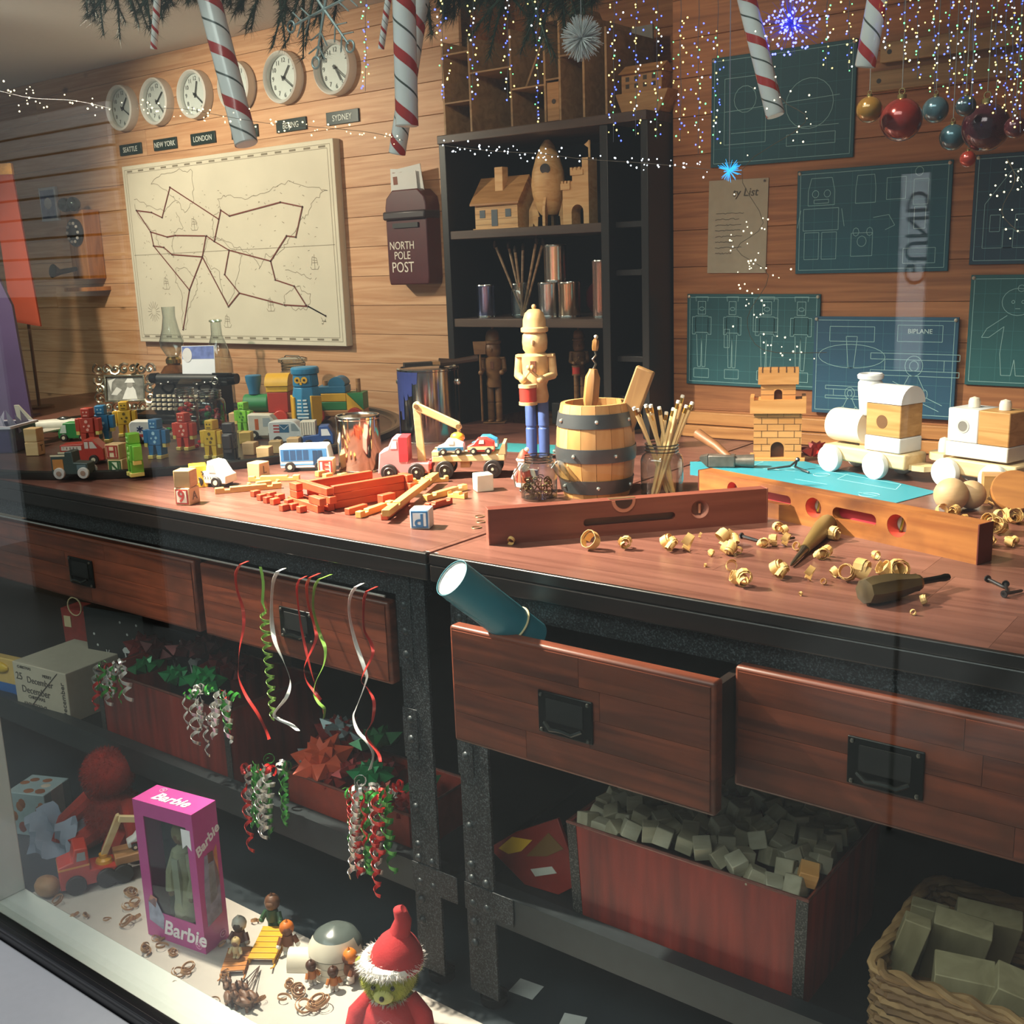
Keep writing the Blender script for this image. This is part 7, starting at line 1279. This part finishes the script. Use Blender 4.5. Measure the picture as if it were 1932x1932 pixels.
for i, (x, y, s_) in enumerate(((110, 1705, 1.3), (145, 1728, .8), (160, 1730, .7), (202, 1738, .9), (250, 1690, 1.3), (252, 1712, 1.2), (240, 1745, 1.4), (260, 1735, 1.1), (273, 1795, 1.2), (305, 1790, 1.3), (328, 1802, .9), (350, 1838, 1.3), (420, 1785, .8), (495, 1890, 1.1), (545, 1862, 1.1), (535, 1888, 1.3), (565, 1878, 1.4), (590, 1905, 1.6), (610, 1900, 1.5), (490, 1740, .8), (425, 1842, 1.0), (405, 1890, .9), (330, 1860, .7), (300, 1775, .8))):
    if i % 6 not in SHO: ob = SHO[i % 6] = SHT[i % 6].obj('wood_shaving', wood('#b98d62', '#9c7148', (14, 14, 14), .6, .2))
    else: ob = SHO[i % 6].copy(); COL.objects.link(ob)
    ob.location = T(x, y, ZF+.0042); ob.scale = (s_, s_, s_); ob.rotation_euler = (0, 0, i); tag(ob, 'thin curled wood shaving on the white board by the window', 'wood shaving', 'wood shavings on the white board')
# ---- plush toy with winter hat (plain stand-in)
c = T(742, 1945, ZF+.004); t = thing('plush_toy', 'yellow-green plush toy in red coat and furry red winter hat', 'plush toy', c, rad(30)); GF = flat('#9a9a3a', .95, var=.2, bump=1, sc=40); RFB = flat('#a8262a', .9, var=.15, bump=.5, sc=30); WF = flat('#d9d2cc', .95, var=.05)
MB().lathe([(.03, 0), (.05, .006), (.052, .03), (.042, .055), (.03, .072), (.02, .078)], 24).obj('coat', RFB, t); MB().sph((0, 0, .108), .046, 24, (1, .95, .95)).obj('head', GF, t); furry(t, (0, 0, .108), .043, 3500, .010, GF, 'head_fur', seed=8, wd=.0008)
for sx in (-1, 1): MB().tube([(sx*.03, 0, .066), (sx*.055, -.012, .04), (sx*.06, -.02, .012)], [.015, .017, .017], 12).obj('sleeve', RFB, t); MB().sph((sx*.016, -.044, .112), .004, 10).obj('button_eye', flat('#1a1a14', .2), t)
MB().sph((0, -.044, .096), .014, 12, (1.2, .7, .85)).obj('snout', flat('#b9b46a', .9, bump=.6), t); MB().sph((0, -.055, .1), .0045, 8).obj('nose', flat('#2a2018', .3), t); [MB().sph((q*.043, 0, .125), .014, 12, (1, .5, 1)).obj('ear', GF, t) for q in (-1, 1)]; furry(t, (0, 0, .074), .03, 900, .012, WF, 'collar_fur', (1, 1, .3), 12)
MB().lathe([(.042, .128), (.044, .138), (.04, .155), (.03, .172), (.02, .182), (.012, .19)], 20, Matrix.Rotation(rad(6), 4, 'Y')).obj('hat', RFB, t); MB().tube([(.02, 0, .178), (.028, .004, .205), (.024, .002, .224), (.03, 0, .228)], [.018, .014, .011, .006], 12).obj('hat_tip', RFB, t); MB().torus((.004, 0, .134), .041, .010, 28, 10).obj('hat_trim', WF, t); furry(t, (.004, 0, .134), .048, 2200, .016, WF, 'hat_fur', (1, 1, .28), 14)
strokes([[(-.008, .042), (-.012, .05), (-.006, .055), (0, .049), (.006, .055), (.012, .05), (.008, .042), (0, .032), (-.008, .042)]], .0012, -.047).obj('heart_stitch', flat('#c96a6a', .6), t, smooth=0)
tag(MB().bx(-.024, .024, -.02, .02, 0, .0006).obj('white_square', flat('#d5d3cf', .7), loc=T(993, 1866, ZF+.0002), rz=.1), 'thin white square on the dark floor under the right bench', 'paper')  # thin white square laid flat on the floor
tag(MB().bx(-.02, .02, -.02, .02, 0, .0006).obj('white_square', flat('#c9c7c3', .7), loc=T(1080, 1930, ZF+.0002), rz=.3), 'thin white square at the bottom edge of the picture', 'paper')  # second thin white square, nearer the window
# ================================================================ woven basket with wood offcuts
bx0, bx1, by0, by1, bz0, bz1 = .692, 1.09, .065, .33, ZS, .425
t = thing('wicker_basket', 'woven rope basket at the lower right, holding wood offcuts', 'basket', ((bx0+bx1)/2, (by0+by1)/2, bz0)); t.scale = (1, 1, .84); w, d_ = (bx1-bx0)/2, (by1-by0)/2
WK = [wood('#8f6a42', '#6b4a2a', (9, 9, 9), .7, .3), wood('#a98558', '#7d5c38', (9, 9, 9), .7, .3)]
def rr(s_, r=.03):   # rounded rectangle ring
    out = []
    for cx, cy, a0 in ((w-r, d_-r, 0), (-w+r, d_-r, 90), (-w+r, -d_+r, 180), (w-r, -d_+r, 270)): out += [(cx+r*cos(rad(a0+15*k)), cy+r*sin(rad(a0+15*k))) for k in range(7)]
    P_ = []
    for i in range(len(out)):
        a, b = Vector((*out[i], 0)), Vector((*out[(i+1) % len(out)], 0)); m_ = max(1, int((b-a).length/.012)); P_ += [a+(b-a)*k/m_ for k in range(m_)]
    return [p*s_ for p in P_]
ring = rr(1)
for k in range(9):
    z = .006+k*.0125; pts = [(p.x*(1+.0028*(1 if (i+k) % 2 else -1)*3), p.y*(1+.004*(1 if (i+k) % 2 else -1)*3), z+.0015*sin(i*1.3+k)) for i, p in enumerate(ring)]; MB().tube(pts, .0072, 6, True).obj('woven_row', WK[k % 2], t)
for ph in (0, pi): MB().tube([(p.x+.005*cos(i*.9+ph), p.y+.005*cos(i*.9+ph), .117+.005*sin(i*.9+ph)) for i, p in enumerate(ring)], .0062, 7, True).obj('rim_rope', WK[1], t)
MB().bx(-w+.01, w-.01, -d_+.01, d_-.01, 0, .004).obj('basket_base', WK[0], t)
OFC = wood('#a89c78', '#8f8260', (16, 16, 3), .65, .15)
for k, (px, py, y, dims, rot) in enumerate(((1705, 1800, .15, (.035, .02, .17), (.15, .25, .3)), (1742, 1850, .22, (.05, .02, .13), (.2, .1, .2)), (1800, 1840, .21, (.075, .03, .16), (.45, .15, .25)), (1850, 1830, .26, (.085, .03, .15), (.5, .1, .3)), (1815, 1880, .12, (.075, .05, .09), (.1, .05, .3)), (1915, 1900, .13, (.07, .05, .09), (.2, .3, .3)))):
    q = W(px, py, y); tag(MB().bx(-dims[0]/2, dims[0]/2, -dims[1]/2, dims[1]/2, -dims[2]*.6, dims[2]*.4).obj('wood_offcut', OFC, loc=(q.x, q.y, max(q.z-.015, .385)), rot=rot, bevel=.0015), ['tall thin offcut at the left of the basket', 'narrow offcut behind the tall one in the basket', 'wide board leaning back in the basket', 'broad board at the rear of the basket', 'square pale offcut at the front of the basket', 'offcut at the right edge of the basket'][k], 'wood block', 'wood offcuts in the basket')
# ================================================================ candy canes hung along the window head
random.seed(11)
CW1, CR1, CG1 = flat('#d2cfcb', .25, var=.02, coat=.4), flat('#a3231f', .25, coat=.4), flat('#3a3f38', .35)
def helix(t, L, r, pitch, z0, wband, mat, nm):
    b = MB(); turns = L/pitch+.2; n = int(turns*22)
    vs = []; keep = []
    for i in range(n+1):
        a = -2*pi*i/22; zc = -z0*pitch+pitch*i/22
        vs += [(r*1.012*cos(a), r*1.012*sin(a), min(max(zc-wband/2, 0), L)), (r*1.012*cos(a), r*1.012*sin(a), min(max(zc+wband/2, 0), L))]
    b.add(vs, [(2*i, 2*i+1, 2*i+3, 2*i+2) for i in range(n)]); b.obj(nm, mat, t)
def cane(label, top, bot, wpx, y, pitch=None, up=.35):
    a, b = W(*bot, y), W(*top, y); v = (b-a); r = wpx/2*mpp(a); L = v.length+up*0+.02; t = thing('candy_cane', label, 'candy cane', a, rot=v.to_track_quat('Z', 'Y').to_euler(), group='hanging candy canes'); pitch = pitch or r*4.6
    MB().lathe([(r*.9, -.0005), (r, .001), (r, L)], 22).obj('shaft', CW1, t); MB().tube([(0, 0, L)]+[(2.2*r-2.2*r*cos(rad(q)), 0, L+2.2*r*sin(rad(q))) for q in range(20, 200, 20)], r, 14).obj('crook', CW1, t)
    helix(t, L, r, pitch, .2, pitch*.22, CR1, 'red_stripe'); helix(t, L, r, pitch, .68, pitch*.045, CG1, 'thin_stripe'); return t
cane('large striped candy cane hanging over the MOSCOW clock', (395, 0), (465, 272), 44, -.20)
cane('large striped candy cane hanging in front of the post box side', (762, -5), (768, 238), 43, -.20)
cane('candy cane half hidden behind the large one, lowest tip', (794, -5), (749, 290), 32, -.12)
cane('tilted candy cane hanging over the upper teal blueprint', (1408, -5), (1463, 218), 35, -.20)
cane('candy cane hanging among the blue lights at the right', (1656, -5), (1632, 126), 38, -.22)
cane('tiny candy cane hanging below the garland at the left', (296, 10), (290, 92), 13, -.16)
cane('tiny candy cane hanging beside the snowflake', (733, -5), (719, 92), 12, -.16)
# ================================================================ evergreen garland
def sprig(t, p, d, ln, n=150, m=None):
    b = MB(); d = Vector(d).normalized(); P_ = [Vector(p)+d*ln*i/6+Vector((0, 0, -.25*ln*(i/6)**2)) for i in range(7)]; b.tube(P_, [.0022, .002, .0018, .0016, .0014, .0012, .0008], 5)
    for _ in range(n):
        f = random.random()*6; i = min(int(f), 5); q = P_[i]+(P_[i+1]-P_[i])*(f-i); e = Vector((random.gauss(0, 1), random.gauss(0, 1), random.gauss(0, 1))).normalized()+d*.9; e.normalize(); l = random.uniform(.012, .022); u = e.cross(Vector((.3, .5, .8))).normalized()*.0006
        b.add([q-u, q+u, q+e*l], [(0, 1, 2)])
    return stuff(b.obj('needle_sprig', m, t, smooth=0))
GD = flat('#1d3320', .7, var=.3, sc=20)
for lab, (x0, x1), y, zoff in (('dark green evergreen garland along the window head at the left', (150, 640), -.13, 0), ('dark green evergreen garland along the window head at the centre', (790, 1130), -.10, 0)):
    a = W((x0+x1)/2, -25, y); t = thing('evergreen_garland', lab, 'garland', a); n = 22 if x0 < 500 else 16
    A, B = W(x0, -25, y)-a, W(x1, -25, y)-a; MB().tube([A+(B-A)*k/12+Vector((0, .004*sin(k), 0)) for k in range(13)], .004, 6).obj('stem', flat('#3a2a1c'), t)
    for k in range(n*2):
        f = (k+random.random())/(n*2); p = A+(B-A)*f; dep = (.8+.5*sin(f*9+(0 if x0 < 500 else 2)))*(1.0 if x0 < 500 else 1.1); sprig(t, p, (random.uniform(-.7, .7), random.uniform(-.5, .5), -random.uniform(.35, 1)), random.uniform(.035, .06)*dep, 170, GD)
# ================================================================ snowflakes and star burst
def star(name, label, px, py, y, r, n, mat, cat='snowflake', w=.0012, three=False, tip=None, seed=1):
    rnd = random.Random(seed); c = W(px, py, y); t = thing(name, label, cat, c); b = MB()
    for k in range(n):
        e = Vector((rnd.gauss(0, 1), rnd.gauss(0, .35 if not three else 1), rnd.gauss(0, 1))).normalized()*r*rnd.uniform(.7, 1); b.cyl((0, 0, 0), e, w, w*.35, n=4)
    b.obj('spikes', mat, t); MB().cyl((0, 0, 0), (0, 0, .35), .0005, n=4).obj('hanging_thread', flat('#8a8a8a'), t)
    if tip:
        b = MB(); [b.sph(Vector((rnd.gauss(0, 1), rnd.gauss(0, 1), rnd.gauss(0, 1))).normalized()*r*rnd.uniform(.15, 1.05), .0011, 5) for _ in range(140)]; stuff(b.obj('light_points', tip, t))
    return t
star('bottlebrush_snowflake', 'fluffy white bristle ornament hanging by the doll house', 1097, 72, -.14, .026, 420, flat('#b9b9b6', .7), w=.0009)
star('light_burst', 'starburst of blue violet light points at the top right', 1492, 45, -.16, .034, 70, flat('#5a55c0', .5), 'light', .0004, True, emitm('#5a5cff', 9), 5)
star('light_burst', 'small cyan star of light above the paper list', 1376, 322, -.16, .013, 60, emitm('#39b4ff', 1.2), 'light', .0005, True, None, 6)
c = W(612, 18, -.15); t = thing('silver_snowflake', 'large frosted snowflake hanging at the top beside the clocks', 'snowflake', c); FR = glass('#b9c4c4', 1.7, edge=.6); FRO = flat('#8f9b98', .4, .3)
for k in range(6):
    a = rad(60*k+10); d = Vector((cos(a), 0, sin(a))); e = Vector((-sin(a), 0, cos(a))); MB().cyl((0, 0, 0), d*.062, .0022, .0014, n=6).obj('arm', FRO, t)
    for f in (.45, .72):
        for s_ in (-1, 1): MB().cyl(d*.062*f, d*.062*(f+.22)+e*s_*.016, .0013, .001, n=5).obj('twig', FRO, t)
    MB().torus(d*.066, .007, .0016, 18, 6, Matrix.Rotation(pi/2, 3, 'X')).obj('ring_tip', FRO, t)
MB().cyl((0, 0, 0), (0, 0, .3), .0005, n=4).obj('hanging_thread', flat('#8a8a8a'), t)
# ================================================================ reflections of icicle lights, modelled as glowing beads on added cords
LEDC = [('blue_lights', emitm('#3d4cff', 10)), ('warm_lights', emitm('#ffd76a', 7)), ('green_lights', emitm('#5be07a', 6)), ('white_lights', emitm('#e8f0ff', 9))]
strs = [(690, 0, 172), (835, 0, 190), (892, 0, 190), (958, 0, 192), (1014, 0, 236), (1158, 0, 268), (1200, 0, 256), (1240, 15, 262), (1284, 30, 268), (1318, 40, 290), (1354, 55, 272), (1560, 0, 132), (1602, 0, 138), (1672, 0, 96), (1706, 0, 120), (1732, 0, 150), (1764, 0, 176), (1792, 0, 185), (1818, 0, 200), (1836, 0, 205), (1880, 0, 215), (1898, 0, 215), (1912, 0, 235), (1926, 0, 250)]
for i, (x, y0, y1) in enumerate(strs):
    yy = -.245+.012*(i % 3); a, b_ = W(x, min(y0, 0)-30, yy), W(x, y1, yy)
    t = thing('icicle_light_reflection', 'modelled reflection of a string of tiny coloured lights, %s from the left' % ['first', 'second', 'third', 'fourth', 'fifth', 'sixth', 'seventh', 'eighth', 'ninth', 'tenth', 'eleventh', 'twelfth', 'thirteenth', 'fourteenth', 'fifteenth', 'sixteenth', 'seventeenth', 'eighteenth', 'nineteenth', 'twentieth', 'twenty-first', 'twenty-second', 'twenty-third', 'twenty-fourth'][i], 'light string', a, group='modelled icicle light reflections')
    MB().tube([(b_-a)*k/6+Vector((.0008*sin(k*2), 0, 0)) for k in range(7)], .0003, 4).obj('cord', flat('#4a4a52'), t)
    bs = [MB() for _ in LEDC]; s_ = mpp(a); n = int((y1-y0)/6.6)
    for k in range(n):
        py = y0+(y1-y0)*(k+random.random()*.7)/n; q = W(x+random.gauss(0, 7), py, yy+random.uniform(-.004, .004))-a
        j = random.choices(range(4), (4, 3.4, 1.3, 1.6))[0]; bs[j].sph(q, random.uniform(1.15, 1.9)*s_, 6)
    for (nm, m), b in zip(LEDC, bs):
        if b.v: stuff(b.obj(nm, m, t))
# reflected fairy lights, modelled as glowing beads along an added wire
def fairy(label, path, n, m, nm, y=-.23, jx=8, jy=12):
    a = W(*path[0], y); t = thing('fairy_light_reflection', label, 'fairy lights', a); P_ = [W(*p, y)-a for p in path]; MB().tube(smooth_pts(P_, 4), .0003, 4).obj('wire', flat('#5a4a3a'), t); b = MB(); s_ = mpp(a)
    for k in range(n):
        f = random.random()*(len(path)-1); i = min(int(f), len(path)-2); x = path[i][0]+(path[i+1][0]-path[i][0])*(f-i); yy = path[i][1]+(path[i+1][1]-path[i][1])*(f-i); b.sph(W(x+random.gauss(0, jx), yy+random.gauss(0, jy), y)-a, random.uniform(.9, 1.9)*mpp(W(x, yy, y)), 6)
    stuff(b.obj(nm, m, t)); return t
fairy('modelled reflection of warm fairy lights drooping left of the clocks', [(0, 172), (60, 185), (140, 190), (210, 205)], 34, emitm('#ffe2b0', 6), 'warm_lights')
fairy('modelled reflection of warm fairy lights drooping below the clocks', [(260, 205), (340, 205), (400, 215), (500, 232), (600, 240), (700, 250), (760, 265)], 70, emitm('#ffdca0', 6), 'warm_lights', jy=8)
fairy('modelled reflection of white fairy lights across the bookcase top', [(840, 275), (930, 285), (1020, 290), (1100, 300), (1220, 308), (1340, 320)], 80, emitm('#eef0ff', 6), 'white_lights', jy=7)
fairy('modelled reflection of warm fairy lights winding over the blueprints', [(1450, 60), (1470, 180), (1520, 230), (1400, 320), (1440, 420), (1390, 470), (1450, 520), (1410, 600), (1440, 660), (1560, 665)], 85, emitm('#ffe6b8', 6), 'warm_lights', jx=22)
fairy('modelled reflection of warm fairy lights over the house blueprint', [(1900, 300), (1915, 340), (1890, 400), (1925, 440)], 26, emitm('#ffe9b0', 6), 'warm_lights', jx=16)
# ================================================================ glass baubles
for k, (x, y, r, col, lab) in enumerate(((1640, 207, 24, '#7a5a28', 'gold bauble, leftmost'), (1700, 226, 39, '#6e1f1c', 'large red bauble'), (1765, 207, 24, '#3f5a66', 'grey blue bauble right of the red one'), (1822, 200, 19, '#2f4048', 'small dark blue bauble'), (1860, 240, 44, '#3a1622', 'largest dark plum bauble'), (1797, 259, 24, '#33505c', 'grey blue bauble hanging lowest'), (1915, 240, 20, '#4a1a24', 'small plum bauble at the right edge'), (1826, 300, 15, '#8a2f22', 'small orange red bauble below the others'))):
    Y_ = .30+.05*(k % 3); c = W(x, y, Y_); rr_ = r*mpp(c); t = thing('bauble', lab+' hanging at the right', 'bauble', c, group='hanging baubles')
    MB().sph((0, 0, 0), rr_, 28).obj('ball', flat(col, .15, .4, .1, coat=.5), t); MB().lathe([(rr_*.22, rr_*.95), (rr_*.22, rr_*1.15), (rr_*.12, rr_*1.18)], 14).obj('cap', flat('#9a8a5a', .25, .9), t); MB().torus((0, 0, rr_*1.3), rr_*.14, rr_*.03, 14, 5, Matrix.Rotation(pi/2, 3, 'X')).obj('loop', flat('#9a8a5a', .25, .9), t); MB().cyl((0, 0, rr_*1.4), (0, 0, 2.055-c.z), .0006, n=4).obj('hanging_thread', flat('#6a6a6a'), t)
# ================================================================ shop opposite, seen only as reflections in the pane
def opp(x, y, D=2.2): p = W(x, y, YG+D); return Vector((p.x, 2*YG-p.y, p.z))
t = thing('slat_wall_display', 'white slat wall of the shop across the concourse', 'slat wall', opp(70, 420)); o_ = t.location; a, b_ = opp(-60, 240)-o_, opp(240, 560)-o_
for k in range(9):
    z = b_.z+(a.z-b_.z)*k/9; MB().bx(min(a.x, b_.x), max(a.x, b_.x), -.02, 0, z+.006, z+(a.z-b_.z)/9-.006).obj('slat', flat('#d8d6d2', .5), t)
MB().bx(min(a.x, b_.x), max(a.x, b_.x), -.04, -.02, b_.z, a.z).obj('backing', flat('#6a5a48', .6), t)
MB().bx(min(a.x, b_.x), max(a.x, b_.x), -.04, -.02, -o_.z-.4, b_.z).obj('stand', flat('#5a5048', .6), t)
t = thing('brand_pillar', 'pale upright sign panel lettered GUND across the concourse', 'sign', opp(1715, 640)); o_ = t.location; a, b_ = opp(1690, 330)-o_, opp(1752, 640)-o_
zb = (opp(1715, 700)-o_).z; MB().bx(-.037, .037, -.02, 0, zb, a.z).obj('panel', flat('#d4d8dc', .5), t); MB().bx(-.006, .006, -.02, -.008, -o_.z-.4, zb).obj('post', flat('#8a8c8a', .6), t)
text('GUND', .085, flat('#3a0f1a', .5), t, (.006, .0008, (opp(1715, 450)-o_).z), rot=(pi/2, -pi/2, pi))
for px, py, pw, sz in ((1715, 470, 620, 28), (60, 400, 200, 34)):  # spots added to brighten the sign panel and slat wall for their reflections
    q = opp(px, py); light('reflection_boost_spot', 'SPOT', (q.x*.6+.1, q.y+1.0, q.z+1.1), q, pw, (.95, .97, 1), spot_size=rad(sz), spot_blend=.5, shadow_soft_size=.05)
